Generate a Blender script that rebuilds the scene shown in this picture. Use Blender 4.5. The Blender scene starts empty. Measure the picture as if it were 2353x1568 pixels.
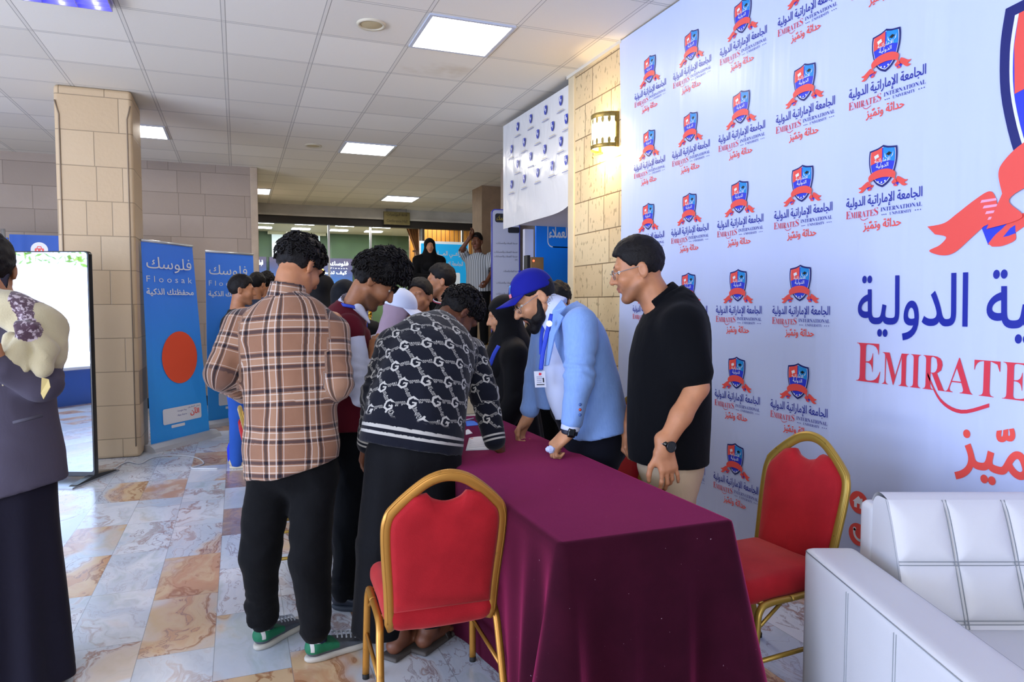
import bpy, bmesh, math, random
import numpy as np
from mathutils import Vector, Matrix
from mathutils.geometry import delaunay_2d_cdt
S = bpy.context.scene
COL = S.collection
PI = math.pi
rnd = random.Random(5)

# ------------------------------------------------------------------ camera
IW, IH, FPX, CAMH = 2353.0, 1568.0, 1620.0, 1.42
YAW, PITCH = math.radians(21.255), math.radians(2.968)
FW = np.array([math.sin(YAW)*math.cos(PITCH), math.cos(YAW)*math.cos(PITCH), -math.sin(PITCH)])
RT = np.array([math.cos(YAW), -math.sin(YAW), 0.0])
UP = np.cross(RT, FW)
CP = np.array([0, 0, CAMH])
cam = bpy.data.cameras.new('camera')
cam.sensor_width = 36.0
cam.lens = 36.0*FPX/IW
cam.clip_start = 0.05
cam.clip_end = 200
camo = bpy.data.objects.new('camera', cam)
COL.objects.link(camo)
camo.location = (0, 0, CAMH)
camo.rotation_euler = (PI/2-PITCH, 0, -YAW)
S.camera = camo

def ray(x, y): return FW+RT*((x-IW/2)/FPX)-UP*((y-IH/2)/FPX)
def at(x, y, d): return CP+ray(x, y)*d                       # a point of the photo at depth d
def atz(x, y, z):
    v = ray(x, y); return CP+v*((z-CAMH)/v[2])
def atx(x, y, X):
    v = ray(x, y); return CP+v*(X/v[0])
def aty(x, y, Y):
    v = ray(x, y); return CP+v*(Y/v[1])

# ------------------------------------------------------------------ light and exposure
S.view_settings.view_transform = 'Standard'
S.view_settings.look = 'None'
S.view_settings.exposure = 0.55
S.view_settings.gamma = 1.0
S.view_settings.use_curve_mapping = False
W = bpy.data.worlds.new('world'); S.world = W; W.use_nodes = True
W.node_tree.nodes['Background'].inputs[0].default_value = (0.55, 0.68, 1.0, 1)
W.node_tree.nodes['Background'].inputs[1].default_value = 0.38
S.cycles.max_bounces = 6
S.cycles.diffuse_bounces = 3
S.cycles.glossy_bounces = 3
S.cycles.transmission_bounces = 4
S.cycles.transparent_max_bounces = 8
S.cycles.caustics_reflective = False
S.cycles.caustics_refractive = False
S.cycles.sample_clamp_indirect = 4.0
S.cycles.use_denoising = True
S.cycles.use_adaptive_sampling = True
S.cycles.adaptive_threshold = 0.025

def area(name, loc, to, sx, sy, power, color):
    l = bpy.data.lights.new(name, 'AREA'); l.shape = 'RECTANGLE'; l.size = sx; l.size_y = sy
    l.energy = power; l.color = color
    o = bpy.data.objects.new(name, l); COL.objects.link(o); o.location = loc
    d = Vector(to)-Vector(loc)
    o.rotation_euler = d.to_track_quat('-Z', 'Y').to_euler()
    return o
# daylight through the glazed entrance side, to the left of the frame
area('daylight_entrance', (-6.6, 1.6, 1.55), (0, 2.2, 1.3), 7.5, 2.6, 375, (0.45, 0.60, 1.0))
# added fill low by the entrance, brightens the ceiling like bounce off unseen paving
area('ceiling_fill', (-6.3, 2.6, 0.25), (0.2, 5.0, 3.3), 7.0, 0.9, 190, (1.0, 0.95, 0.88))
area('daylight_doors', (-2.4, -4.2, 2.2), (0.8, 4.0, 1.4), 4.0, 2.2, 135, (0.90, 0.92, 1.0))
area('hall_lamps_glow', (2.6, 17.4, 3.3), (2.6, 17.4, 0), 4.5, 3.5, 210, (1.0, 0.97, 0.9))
# ------------------------------------------------------------------ helpers: objects
def lin(h):
    if not isinstance(h, str): return tuple(h)
    h = h.lstrip('#')
    c = [int(h[i:i+2], 16)/255 for i in (0, 2, 4)]
    return tuple(((v+0.055)/1.055)**2.4 if v > 0.04045 else v/12.92 for v in c)

class NB:
    """small node builder: expressions on shader sockets"""
    def __init__(s, name):
        s.m = bpy.data.materials.new(name); s.m.use_nodes = True
        s.nt = s.m.node_tree; s.b = s.nt.nodes['Principled BSDF']
    def n(s, t, **kw):
        nd = s.nt.nodes.new(t)
        for k, v in kw.items(): setattr(nd, k, v)
        return nd
    def set(s, sock, v):
        if isinstance(v, V): v = v.s
        if isinstance(v, bpy.types.NodeSocket): s.nt.links.new(v, sock)
        elif isinstance(v, (tuple, list)) and sock.type == 'RGBA' and len(v) == 3: sock.default_value = (*v, 1)
        else: sock.default_value = v
    def inp(s, k, v): s.set(s.b.inputs[k], v)
    def math(s, op, a, b=0.0, c=0.0):
        nd = s.n('ShaderNodeMath', operation=op)
        for i, v in enumerate((a, b, c)): s.set(nd.inputs[i], v)
        return V(s, nd.outputs[0])
    def mix(s, f, a, b):
        nd = s.n('ShaderNodeMix', data_type='RGBA')
        s.set(nd.inputs['Factor'], f); s.set(nd.inputs[6], a); s.set(nd.inputs[7], b)
        return V(s, nd.outputs[2])
    def coord(s, which='Object'):
        return V(s, s.n('ShaderNodeTexCoord').outputs[which])
    def attr(s, name):
        return V(s, s.n('ShaderNodeAttribute', attribute_name=name).outputs['Fac'])
    def xyz(s, v):
        nd = s.n('ShaderNodeSeparateXYZ'); s.set(nd.inputs[0], v)
        return [V(s, o) for o in nd.outputs]
    def vec(s, x, y, z):
        nd = s.n('ShaderNodeCombineXYZ')
        for i, v in enumerate((x, y, z)): s.set(nd.inputs[i], v)
        return V(s, nd.outputs[0])
    def noise(s, vec, scale=5, detail=3, rough=0.5, dist=0.0, out='Fac'):
        nd = s.n('ShaderNodeTexNoise'); s.set(nd.inputs['Vector'], vec)
        nd.inputs['Scale'].default_value = scale; nd.inputs['Detail'].default_value = detail
        nd.inputs['Roughness'].default_value = rough; nd.inputs['Distortion'].default_value = dist
        return V(s, nd.outputs[out])
    def white(s, vec):
        nd = s.n('ShaderNodeTexWhiteNoise'); s.set(nd.inputs['Vector'], vec)
        return V(s, nd.outputs['Value'])
    def step(s, v, lo, hi):
        nd = s.n('ShaderNodeMapRange', interpolation_type='SMOOTHSTEP')
        s.set(nd.inputs[0], v); nd.inputs[1].default_value = lo; nd.inputs[2].default_value = hi
        return V(s, nd.outputs[0])
    def bump(s, h, strength=0.3, dist=0.01):
        nd = s.n('ShaderNodeBump'); s.set(nd.inputs['Height'], h)
        nd.inputs['Strength'].default_value = strength; nd.inputs['Distance'].default_value = dist
        s.nt.links.new(nd.outputs[0], s.b.inputs['Normal'])

class V:
    def __init__(s, nb, sock): s.nb, s.s = nb, sock
    def __add__(s, o): return s.nb.math('ADD', s, o)
    def __radd__(s, o): return s.nb.math('ADD', o, s)
    def __sub__(s, o): return s.nb.math('SUBTRACT', s, o)
    def __rsub__(s, o): return s.nb.math('SUBTRACT', o, s)
    def __mul__(s, o): return s.nb.math('MULTIPLY', s, o)
    def __rmul__(s, o): return s.nb.math('MULTIPLY', o, s)
    def __truediv__(s, o): return s.nb.math('DIVIDE', s, o)
    def floor(s): return s.nb.math('FLOOR', s)
    def fract(s): return s.nb.math('FRACT', s)
    def abs(s): return s.nb.math('ABSOLUTE', s)
    def min(s, o): return s.nb.math('MINIMUM', s, o)
    def max(s, o): return s.nb.math('MAXIMUM', s, o)
    def lt(s, o): return s.nb.math('LESS_THAN', s, o)
    def gt(s, o): return s.nb.math('GREATER_THAN', s, o)
    def sqrt(s): return s.nb.math('SQRT', s)
    def sin(s): return s.nb.math('SINE', s)

MATS = {}
def M(name, col='#808080', rough=0.6, metal=0.0, var=0.0, vscale=8, bump=0.0, bscale=60, emit=0.0, spec=0.5, sheen=0.0, coat=0.0, weave=0):
    """plain procedural material: colour with a little noise in it, optional fine bump"""
    if name in MATS: return MATS[name]
    nb = NB(name); c = lin(col)
    co = nb.coord()
    if var:
        f = nb.noise(co, vscale, 4)
        hi = tuple(min(1, v*(1+var)) for v in c); lo = tuple(v*(1-var) for v in c)
        nb.inp('Base Color', nb.mix(nb.step(f, 0.3, 0.7), lo, hi))
    else: nb.inp('Base Color', c)
    nb.inp('Roughness', rough); nb.inp('Metallic', metal); nb.inp('Specular IOR Level', spec)
    if sheen: nb.inp('Sheen Weight', sheen); nb.inp('Sheen Roughness', 0.5)
    if coat: nb.inp('Coat Weight', coat); nb.inp('Coat Roughness', 0.1)
    if emit: nb.inp('Emission Color', c); nb.inp('Emission Strength', emit)
    if bump: nb.bump(nb.noise(co, bscale, 3), bump, 0.004)
    MATS[name] = nb.m
    return nb.m

def tag(o, label=None, cat=None, group=None, kind=None):
    if label: o['label'] = label
    if cat: o['category'] = cat
    if group: o['group'] = group
    if kind: o['kind'] = kind
    return o
def thing(name, label, cat, loc=(0, 0, 0), rz=0.0, group=None):
    o = bpy.data.objects.new(name, None); COL.objects.link(o)
    o.empty_display_size = 0.1
    o.location = tuple(loc); o.rotation_euler = (0, 0, rz)
    return tag(o, label, cat, group)

class MB:
    """collects polygons with material slots and links them as one mesh object"""
    def __init__(s): s.v = []; s.f = []; s.mi = []; s.sm = []; s.mats = []
    def slot(s, m):
        if m not in s.mats: s.mats.append(m)
        return s.mats.index(m)
    def add(s, vs, fs, m=None, smooth=False):
        b = len(s.v); s.v += [tuple(float(c) for c in p) for p in vs]
        k = s.slot(m) if m is not None else 0
        for f in fs:
            s.f.append([b+i for i in f]); s.mi.append(k); s.sm.append(smooth)
        return s
    def box(s, a, b, m=None, R=None, o=None):
        x0, y0, z0 = a; x1, y1, z1 = b
        vs = [(x0, y0, z0), (x1, y0, z0), (x1, y1, z0), (x0, y1, z0), (x0, y0, z1), (x1, y0, z1), (x1, y1, z1), (x0, y1, z1)]
        if R is not None: vs = [R @ Vector(v) + Vector(o or (0, 0, 0)) for v in vs]
        return s.add(vs, [(3, 2, 1, 0), (4, 5, 6, 7), (0, 1, 5, 4), (1, 2, 6, 5), (2, 3, 7, 6), (3, 0, 4, 7)], m)
    def quad(s, a, b, c, d, m=None): return s.add([a, b, c, d], [(0, 1, 2, 3)], m)
    def tube(s, pts, r, m=None, n=10, closed=False, sq=None, ref=None):
        """tube along points; r number or list; sq=(a,b) elliptic half sizes, a along ref"""
        P = [Vector(p) for p in pts]; N = len(P); vs = []; prev = None
        for i in range(N):
            if closed: t = P[(i+1) % N]-P[(i-1) % N]
            else: t = P[min(i+1, N-1)]-P[max(i-1, 0)]
            t.normalize()
            if ref is not None: u = Vector(ref)-t*t.dot(Vector(ref))
            elif prev is None: u = t.orthogonal()
            else: u = prev-t*t.dot(prev)
            u.normalize(); prev = u; w = t.cross(u)
            ri = r[i] if isinstance(r, (list, tuple)) else r
            a, b = (sq if sq else (ri, ri))
            for k in range(n):
                an = 2*PI*k/n
                vs.append(P[i]+u*(math.cos(an)*a)+w*(math.sin(an)*b))
        fs = []
        for i in range(N if closed else N-1):
            for k in range(n):
                j = (i+1) % N
                fs.append((i*n+k, i*n+(k+1) % n, j*n+(k+1) % n, j*n+k))
        if not closed: fs += [tuple(range(n))[::-1], tuple((N-1)*n+k for k in range(n))]
        return s.add(vs, fs, m, True)
    def lathe(s, prof, m=None, n=24, c=(0, 0, 0), a0=0.0, a1=2*PI):
        full = abs(a1-a0-2*PI) < 1e-6; k = n if full else n+1; vs = []; fs = []
        for r, z in prof:
            for i in range(k):
                a = a0+(a1-a0)*i/n
                vs.append((c[0]+r*math.cos(a), c[1]+r*math.sin(a), c[2]+z))
        for j in range(len(prof)-1):
            for i in range(n):
                i2 = (i+1) % k
                fs.append((j*k+i, j*k+i2, (j+1)*k+i2, (j+1)*k+i))
        return s.add(vs, fs, m, True)
    def prism(s, poly, d, m=None, fr=None):
        """poly: 2D outline, fr=(origin,u,v) frame; extruded by d along u x v"""
        o, u, v = [Vector(q) for q in (fr or ((0, 0, 0), (1, 0, 0), (0, 1, 0)))]; w = u.cross(v)
        n = len(poly); vs = [o+u*p[0]+v*p[1] for p in poly]+[o+u*p[0]+v*p[1]+w*d for p in poly]
        fs = [tuple(range(n))[::-1], tuple(range(n, 2*n))]+[(i, (i+1) % n, n+(i+1) % n, n+i) for i in range(n)]
        return s.add(vs, fs, m)
    def flat(s, poly, m, fr):
        o, u, v = [Vector(q) for q in fr]
        return s.add([o+u*p[0]+v*p[1] for p in poly], [tuple(range(len(poly)))], m)
    def grid(s, f, nu, nv, m=None, smooth=True, wrap=False):
        vs = [f(i/(nu if wrap else nu-1), j/(nv-1)) for j in range(nv) for i in range(nu)]
        fs = []
        for j in range(nv-1):
            for i in range(nu if wrap else nu-1):
                fs.append((j*nu+i, j*nu+(i+1) % nu, (j+1)*nu+(i+1) % nu, (j+1)*nu+i))
        return s.add(vs, fs, m, smooth)
    def obj(s, name, m=None, parent=None, bevel=0.0, solid=0.0, seg=2, loc=None, rz=0.0):
        me = bpy.data.meshes.new(name); me.from_pydata(s.v, [], s.f)
        for q in (s.mats or ([m] if m else [])): me.materials.append(q)
        if s.f:
            me.polygons.foreach_set('material_index', s.mi); me.polygons.foreach_set('use_smooth', s.sm)
        me.update()
        o = bpy.data.objects.new(name, me); COL.objects.link(o)
        if parent is not None: o.parent = parent
        if loc is not None: o.location = tuple(loc)
        o.rotation_euler[2] = rz
        if solid:
            q = o.modifiers.new('thick', 'SOLIDIFY'); q.thickness = solid; q.offset = 0
        if bevel:
            q = o.modifiers.new('edge', 'BEVEL'); q.width = bevel; q.segments = seg; q.limit_method = 'ANGLE'
            q.harden_normals = False
            for p in me.polygons: p.use_smooth = True
            w = o.modifiers.new('wn', 'WEIGHTED_NORMAL'); w.keep_sharp = True
        return o
def struct(name, mb, m=None, label=None, **k):
    o = mb.obj(name, m, **k); o['kind'] = 'structure'
    if label: o['label'] = label
    return o
def copy_tree(o, parent=None):
    c = o.copy(); COL.objects.link(c)
    if parent is not None: c.parent = parent
    for ch in list(o.children): copy_tree(ch, c)
    return c
def catmull(pts, n=8, closed=False):
    P = [np.array(p, float) for p in pts]; out = []; N = len(P)
    for i in range(N if closed else N-1):
        p0, p1, p2, p3 = (P[(i-1) % N], P[i], P[(i+1) % N], P[(i+2) % N]) if closed else (P[max(i-1, 0)], P[i], P[i+1], P[min(i+2, N-1)])
        for k in range(n):
            t = k/n
            out.append(0.5*((2*p1)+(-p0+p2)*t+(2*p0-5*p1+4*p2-p3)*t*t+(-p0+3*p1-3*p2+p3)*t**3))
    if not closed: out.append(P[-1])
    return out

# ------------------------------------------------------------------ helpers: lettering
AR = {'ا': 'FE8D FE8E', 'أ': 'FE83 FE84', 'إ': 'FE87 FE88', 'د': 'FEA9 FEAA', 'ذ': 'FEAB FEAC', 'ر': 'FEAD FEAE', 'ز': 'FEAF FEB0', 'و': 'FEED FEEE', 'ة': 'FE93 FE94', 'ى': 'FEEF FEF0', 'ء': 'FE80', 'آ': 'FE81 FE82',
      'ب': 'FE8F', 'ت': 'FE95', 'ث': 'FE99', 'ج': 'FE9D', 'ح': 'FEA1', 'خ': 'FEA5', 'س': 'FEB1', 'ش': 'FEB5', 'ص': 'FEB9', 'ض': 'FEBD', 'ط': 'FEC1', 'ظ': 'FEC5', 'ع': 'FEC9', 'غ': 'FECD', 'ف': 'FED1', 'ق': 'FED5', 'ك': 'FED9', 'ل': 'FEDD', 'م': 'FEE1', 'ن': 'FEE5', 'ه': 'FEE9', 'ي': 'FEF1'}
LA = {'ا': (0xFEFB, 0xFEFC), 'إ': (0xFEF9, 0xFEFA), 'أ': (0xFEF7, 0xFEF8)}
def shape_ar(s):
    out = []; i = 0; joined = False
    dual = lambda c: c in AR and len(AR[c]) == 4 and c != 'ء'
    while i < len(s):
        c = s[i]
        if c == 'ل' and i+1 < len(s) and s[i+1] in LA:
            out.append(chr(LA[s[i+1]][1 if joined else 0])); joined = False; i += 2; continue
        if c == 'ـ': out.append(c); joined = True; i += 1; continue
        if c not in AR: out.append(c); joined = False; i += 1; continue
        nxt = i+1 < len(s) and (s[i+1] in AR and s[i+1] != 'ء' or s[i+1] == 'ـ')
        if dual(c):
            b = int(AR[c], 16)
            out.append(chr(b+(3 if joined and nxt else 1 if joined else 2 if nxt else 0))); joined = True
        else:
            fs = AR[c].split(); out.append(chr(int(fs[1 if joined and len(fs) > 1 else 0], 16))); joined = False
        i += 1
    return ''.join(out[::-1])
def serif(s): return ''.join(chr(0x1D400+ord(c)-65) if 'A' <= c <= 'Z' else c for c in s)
_gl = {}
def glyphs(s, off=0.0, res=2):
    """outlines of a line of lettering, every contour filled by itself: verts with unit size, triangles, bounds"""
    key = (s, off, res)
    if key in _gl: return _gl[key]
    c = bpy.data.curves.new('lettering', 'FONT'); c.body = s; c.size = 1; c.resolution_u = res; c.fill_mode = 'NONE'
    o = bpy.data.objects.new('lettering', c); COL.objects.link(o)
    dg = bpy.context.evaluated_depsgraph_get(); me = o.evaluated_get(dg).to_mesh()
    co = [q.co[:2] for q in me.vertices]; nb_ = {}
    for e in me.edges:
        a, b = e.vertices; nb_.setdefault(a, []).append(b); nb_.setdefault(b, []).append(a)
    o.evaluated_get(dg).to_mesh_clear(); bpy.data.objects.remove(o); bpy.data.curves.remove(c)
    seen = set(); loops = []
    for v in sorted(nb_):
        if v in seen: continue
        L = [v]; seen.add(v); prev, cur = v, min(nb_[v])
        while cur not in seen:
            L.append(cur); seen.add(cur); nx = [q for q in nb_[cur] if q != prev]; prev, cur = cur, (nx[0] if nx else v)
        P = [co[L[0]]]
        for i in L[1:]:
            if abs(co[i][0]-P[-1][0])+abs(co[i][1]-P[-1][1]) > 1e-5: P.append(co[i])
        if len(P) > 2: loops.append(np.array(P))
    area_ = lambda P: 0.5*float(np.sum(P[:, 0]*np.roll(P[:, 1], -1)-np.roll(P[:, 0], -1)*P[:, 1]))
    sg = np.sign(area_(max(loops, key=lambda P: abs(area_(P)))))
    if off:
        L2 = []
        for P in loops:
            e = np.roll(P, -1, 0)-P; e /= np.linalg.norm(e, axis=1, keepdims=True)+1e-9; n = np.stack([e[:, 1], -e[:, 0]], 1)*sg
            m = n+np.roll(n, 1, 0); m /= np.maximum((m*m).sum(1, keepdims=True)*0.5, 0.6); L2.append(P+m*off)
        loops = L2
    vs = []; es = []
    for P in loops:
        b = len(vs); n = len(P); vs += [Vector((float(q[0]), float(q[1]))) for q in P]; es += [(b+i, b+(i+1) % n) for i in range(n)]
    cv, ce, cf = delaunay_2d_cdt(vs, es, [], 0, 1e-6)[:3]
    V_ = np.array([tuple(q) for q in cv]); T = np.array([f for f in cf if len(f) == 3])
    c = V_[T].mean(1); wn = np.zeros(len(T), int)                    # keep what the outlines wind round
    for P in loops:
        Q = np.roll(P, -1, 0)
        for (x0, y0), (x1, y1) in zip(P, Q):
            if y0 == y1: continue
            up = (y0 <= c[:, 1]) & (y1 > c[:, 1]); dn = (y1 <= c[:, 1]) & (y0 > c[:, 1])
            if not (up.any() or dn.any()): continue
            lf = (x1-x0)*(c[:, 1]-y0)-(c[:, 0]-x0)*(y1-y0); wn += (up & (lf > 0)).astype(int)-(dn & (lf < 0)).astype(int)
    F_ = []
    for t, w in zip(T, wn):
        if w*(1 if sg > 0 else -1) <= 0: continue
        q = V_[t]; ar = (q[1][0]-q[0][0])*(q[2][1]-q[0][1])-(q[2][0]-q[0][0])*(q[1][1]-q[0][1])
        F_.append(tuple(int(i) for i in (t if ar > 0 else t[::-1])))
    use = V_[np.unique(np.array(F_))]; _gl[key] = (V_, F_, use.min(0), use.max(0))
    return _gl[key]
def text(mb, s, m, fr, x0, x1, y0, y1=None, off=0.0, res=2, keep=False):
    """lettering fitted between x0..x1, from y0 up to y1 (or natural height), in frame (origin,u,v)"""
    v, f, lo, hi = glyphs(s, off, res)
    sx = (x1-x0)/(hi[0]-lo[0]); sy = sx if y1 is None else (y1-y0)/(hi[1]-lo[1])
    o, u, w = [Vector(q) for q in fr]
    nrm = u.cross(w)
    vs = [o+u*float(x0+(p[0]-lo[0])*sx)+w*float(y0+(p[1]-lo[1])*sy) for p in v]
    mb.add(vs, f, m)
def disc(mb, m, fr, cx, cy, r, n=20, ry=None):
    mb.flat([(cx+r*math.cos(2*PI*i/n), cy+(ry or r)*math.sin(2*PI*i/n)) for i in range(n)], m, fr)
def lift(fr, d):
    o, u, v = [Vector(q) for q in fr]; return (o+u.cross(v)*d, u, v)
def rrect(x0, y0, x1, y1, r, n=5):
    out = []
    for cx, cy, a in ((x1-r, y1-r, 0), (x0+r, y1-r, 90), (x0+r, y0+r, 180), (x1-r, y0+r, 270)):
        for i in range(n+1):
            t = math.radians(a+90*i/n); out.append((cx+r*math.cos(t), cy+r*math.sin(t)))
    return out
# ------------------------------------------------------------------ the setting
CEIL = 3.36; GX0, GDX, GY0, GDY = -0.69, 0.6375, 4.66, 0.66
def mat_floor():
    nb = NB('marble_floor'); x, y, z = nb.xyz(nb.coord())
    cx = (x+0.69)/0.2875; col = cx.floor()
    off = nb.white(nb.vec(col, 3.7, 0))*0.6
    cy = (y+off)/0.6; row = cy.floor()
    h1 = nb.white(nb.vec(col, row, 1.0)); h2 = nb.white(nb.vec(col, row, 2.0)); h3 = nb.white(nb.vec(col, row, 5.0))
    # every slab samples its own stretch of stone
    p = nb.vec(x*1.0+h1*37, y*0.62+h2*51, h3*9)
    warp = nb.noise(p, 1.6, 4, 0.55, out='Color')
    wx, wy, wz = nb.xyz(warp)
    q = nb.vec(x+h1*37+wx*0.9, y*0.5+h2*51+wy*1.3, h3*9)
    n1 = nb.noise(q, 2.6, 6, 0.6); n2 = nb.noise(q, 5.5, 7, 0.62); n3 = nb.noise(q, 1.3, 3, 0.5)
    base = nb.mix(nb.step(n1, 0.35, 0.65), lin('#c6d0dc'), lin('#e6e8ec'))
    base = nb.mix(nb.step(n2, 0.52, 0.72)*0.45, base, lin('#9fb0a8'))
    amount = n3+(h3*0.34)
    base = nb.mix(nb.step(amount, 0.71, 0.83)*0.85, base, nb.mix(nb.step(n2, 0.4, 0.6), lin('#c78a48'), lin('#d8b27c')))
    vein = nb.step((n1-0.5).abs(), 0.028, 0.0)*nb.step(n3, 0.38, 0.6)
    base = nb.mix(vein*0.75, base, lin('#96582c'))
    vein2 = nb.step((n2-0.47).abs(), 0.016, 0.0)*nb.step(h2, 0.35, 0.7)
    base = nb.mix(vein2*0.6, base, lin('#75505a'))
    brown = nb.step(h1, 0.91, 0.915)
    base = nb.mix(brown*0.75, base, nb.mix(nb.step(n2, 0.35, 0.65), lin('#6f4b40'), lin('#b98647')))
    fx = cx.fract(); fy = cy.fract()
    ex = fx.min(1.0-fx)*0.2875; ey = fy.min(1.0-fy)*0.6
    joint = nb.step(ex.min(ey), 0.0022, 0.0008)
    base = nb.mix(joint*0.55, base, lin('#6a7078'))
    nb.inp('Base Color', base)
    nb.inp('Roughness', 0.16+n2*0.12); nb.inp('Specular IOR Level', 0.55)
    nb.bump(nb.noise(nb.coord(), 3, 2), 0.04, 0.02)
    return nb.m
def mat_ceiling():
    nb = NB('ceiling_tiles'); x, y, z = nb.xyz(nb.coord())
    ux = (x-GX0)/GDX; uy = (y-GY0)/GDY
    fx = ux.fract(); fy = uy.fract()
    ex = fx.min(1.0-fx)*GDX; ey = fy.min(1.0-fy)*GDY
    h = nb.white(nb.vec(ux.floor(), uy.floor(), 0)); h2 = nb.white(nb.vec(ux.floor(), uy.floor(), 4))
    tile = nb.mix(h, lin('#e3ded2'), lin('#efebe0'))
    st = nb.noise(nb.coord(), 1.3, 4, 0.6)
    tile = nb.mix(nb.step(st, 0.62, 0.78)*nb.step(h2, 0.55, 0.9)*0.4, tile, lin('#b7a47e'))
    sp = nb.noise(nb.coord(), 160, 2)
    tile = nb.mix(nb.step(sp, 0.62, 0.75)*0.10, tile, lin('#8d8b85'))
    bar = nb.step(ex, 0.013, 0.0115).max(nb.step(ey, 0.013, 0.0115))
    gap = nb.step((ex-0.0135).abs(), 0.004, 0.001).max(nb.step((ey-0.0135).abs(), 0.004, 0.001))  # thin gap beside each bar, its shadow line painted into the colour
    c = nb.mix(bar, tile, lin('#e2ded4')); c = nb.mix(gap*0.6, c, lin('#55534e'))
    nb.inp('Base Color', c); nb.inp('Roughness', 0.85)
    nb.bump(bar*0.6+sp*0.15, 0.35, 0.004)
    return nb.m
def mat_blocks(name, c1, c2, cj, ux, uz, bw, bh, joint=0.006, pits=0.0, axis='xz', rough=0.7, var=0.5, mort=1.0):
    """coursed stone: rows of height bh, blocks of uneven width"""
    nb = NB(name); x, y, z = nb.xyz(nb.coord())
    u = {'x': x, 'y': y}[axis[0]]; u = u+ux; w = z+uz
    row = (w/bh).floor(); hr = nb.white(nb.vec(row, 2.2, 0))
    t = u/bw+hr*0.9; k = t.floor()
    cut = nb.white(nb.vec(k, row, 7.0))*0.5+0.25
    split = nb.white(nb.vec(k, row, 3.0)).gt(0.45)
    ft = t.fract(); fz = (w/bh).fract()
    e = ft.min(1.0-ft)*bw; e2 = (ft-cut).abs()*bw+(1.0-split)*9.0
    right = ft.gt(cut)*split
    hb = nb.white(nb.vec(k+right*0.37, row, 11.0))
    ez = fz.min(1.0-fz)*bh
    d = e.min(e2).min(ez)
    c = nb.mix(hb, lin(c1), lin(c2))
    n = nb.noise(nb.coord(), 3.5, 5, 0.6)
    c = nb.mix(nb.step(n, 0.35, 0.7)*var*0.5, c, lin(c1))
    h = nb.noise(nb.coord(), 30, 3)
    if pits:
        pit = nb.step(nb.noise(nb.vec(x*34, y*34, z*20), 1.0, 2, 0.4), 0.60, 0.68)
        c = nb.mix(pit*0.55, c, lin('#8a7350')); h = h*0.4-pit*pits
    j = nb.step(d, joint, joint*0.35)
    c = nb.mix(j*mort, c, lin(cj))
    nb.inp('Base Color', c); nb.inp('Roughness', rough)
    nb.bump(h*0.5-j*1.0, 0.5, 0.006)
    return nb.m
M_stone = mat_blocks('limestone_blocks', '#d0b68a', '#e0cba0', '#80694a', 0.13, 0.10, 0.60, 0.263, 0.006, 0.8, 'yz', 0.85)
M_clad = mat_blocks('wall_stone_cladding', '#9a8a7c', '#ab9b8d', '#7c6f63', 0.2, 0.05, 0.85, 0.30, 0.005, 0, 'xz', 0.5, 0.6, 0.8)
M_col = mat_blocks('column_stone_cladding', '#c8ad88', '#d1b894', '#8d7a60', 0.2, 0.13, 0.60, 0.31, 0.005, 0, 'xz', 0.45, 0.5, 0.8)
M_trim = M('stone_trim', '#d6c6a4', 0.6, var=0.06, vscale=4)
M_ceil = mat_ceiling(); M_floor = mat_floor()

b = MB(); b.quad((-7, -5, 0), (6, -5, 0), (6, 14.4, 0), (-7, 14.4, 0)); struct('floor', b, M_floor)
b = MB(); b.quad((-7, 14.45, CEIL), (6, 14.45, CEIL), (6, -5, CEIL), (-7, -5, CEIL)); struct('ceiling', b, M_ceil)
# long wall on the right: limestone, with a smooth corner trim, behind the backdrop
b = MB(); b.box((2.68, -3.0, 0), (3.0, 5.42, CEIL)); struct('wall_right', b, M_stone)
b = MB(); b.box((2.665, 5.42, 0), (3.0, 5.53, CEIL)); struct('trim_1', b, M_trim, bevel=0.006)
b = MB(); b.box((2.65, 4.62, CEIL-0.025), (2.68, 5.53, CEIL)); struct('trim_2', b, M('cornice', '#dcd6c6', 0.7))
b = MB(); b.box((3.0, 5.53, 0), (6, 5.6, CEIL)); struct('wall_booth', b, M('booth_wall', '#cfc6b8', 0.7))
b = MB(); b.box((5.9, 5.6, 0), (6.0, 14.4, CEIL)); struct('wall_far_right', b, M_clad)
# stone wall at the back left, with its end pilaster
b = MB(); b.box((-7, 10.75, 0), (0.20, 11.0, CEIL)); struct('wall_back', b, M_clad)
b = MB(); b.box((0.20, 10.72, 0), (0.30, 11.05, CEIL)); struct('trim_3', b, M('pilaster_stone', '#b8a691', 0.6, var=0.08), bevel=0.01)
b = MB(); b.box((-6.9, 10.73, 0), (0.2, 10.75, 0.14)); struct('baseboard_back', b, M('black_skirting', '#1c1b1c', 0.4))
b = MB(); b.box((0.0, 11.0, 0), (0.25, 14.5, CEIL)); struct('wall_passage', b, M_clad)
# free-standing column
b = MB(); b.box((-1.477, 7.33, 0.0), (-0.862, 7.95, CEIL))
c = struct('column', b, M_col, 'square stone-clad column in the lobby', bevel=0.035, seg=3)
b = MB()
for X in (-1.437, -0.905):
    b.tube([(X, 7.327, 0.1), (X, 7.327, 3.1), (X+(0.03 if X > -1 else -0.03), 7.327, 3.22)], 0.006, n=6)
struct('trim_4', b, M('groove_stone', '#8f7d68', 0.7))
# beam and fascia of the conference hall front
b = MB(); b.box((0.0, 14.38, 3.15), (6, 14.6, CEIL)); struct('beam', b, M('beam_paint', '#b9b6ae', 0.7, var=0.12, vscale=2.5), 'grey white beam above the glass front')
b = MB(); b.box((0.0, 14.42, 3.0), (6, 14.6, 3.15)); struct('fascia', b, M('dark_fascia', '#231d18', 0.6), 'dark strip under the beam')
b = MB(); b.box((0.0, 14.33, 3.135), (6, 14.38, 3.17)); struct('trim_5', b, M('beam_paint'))
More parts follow.
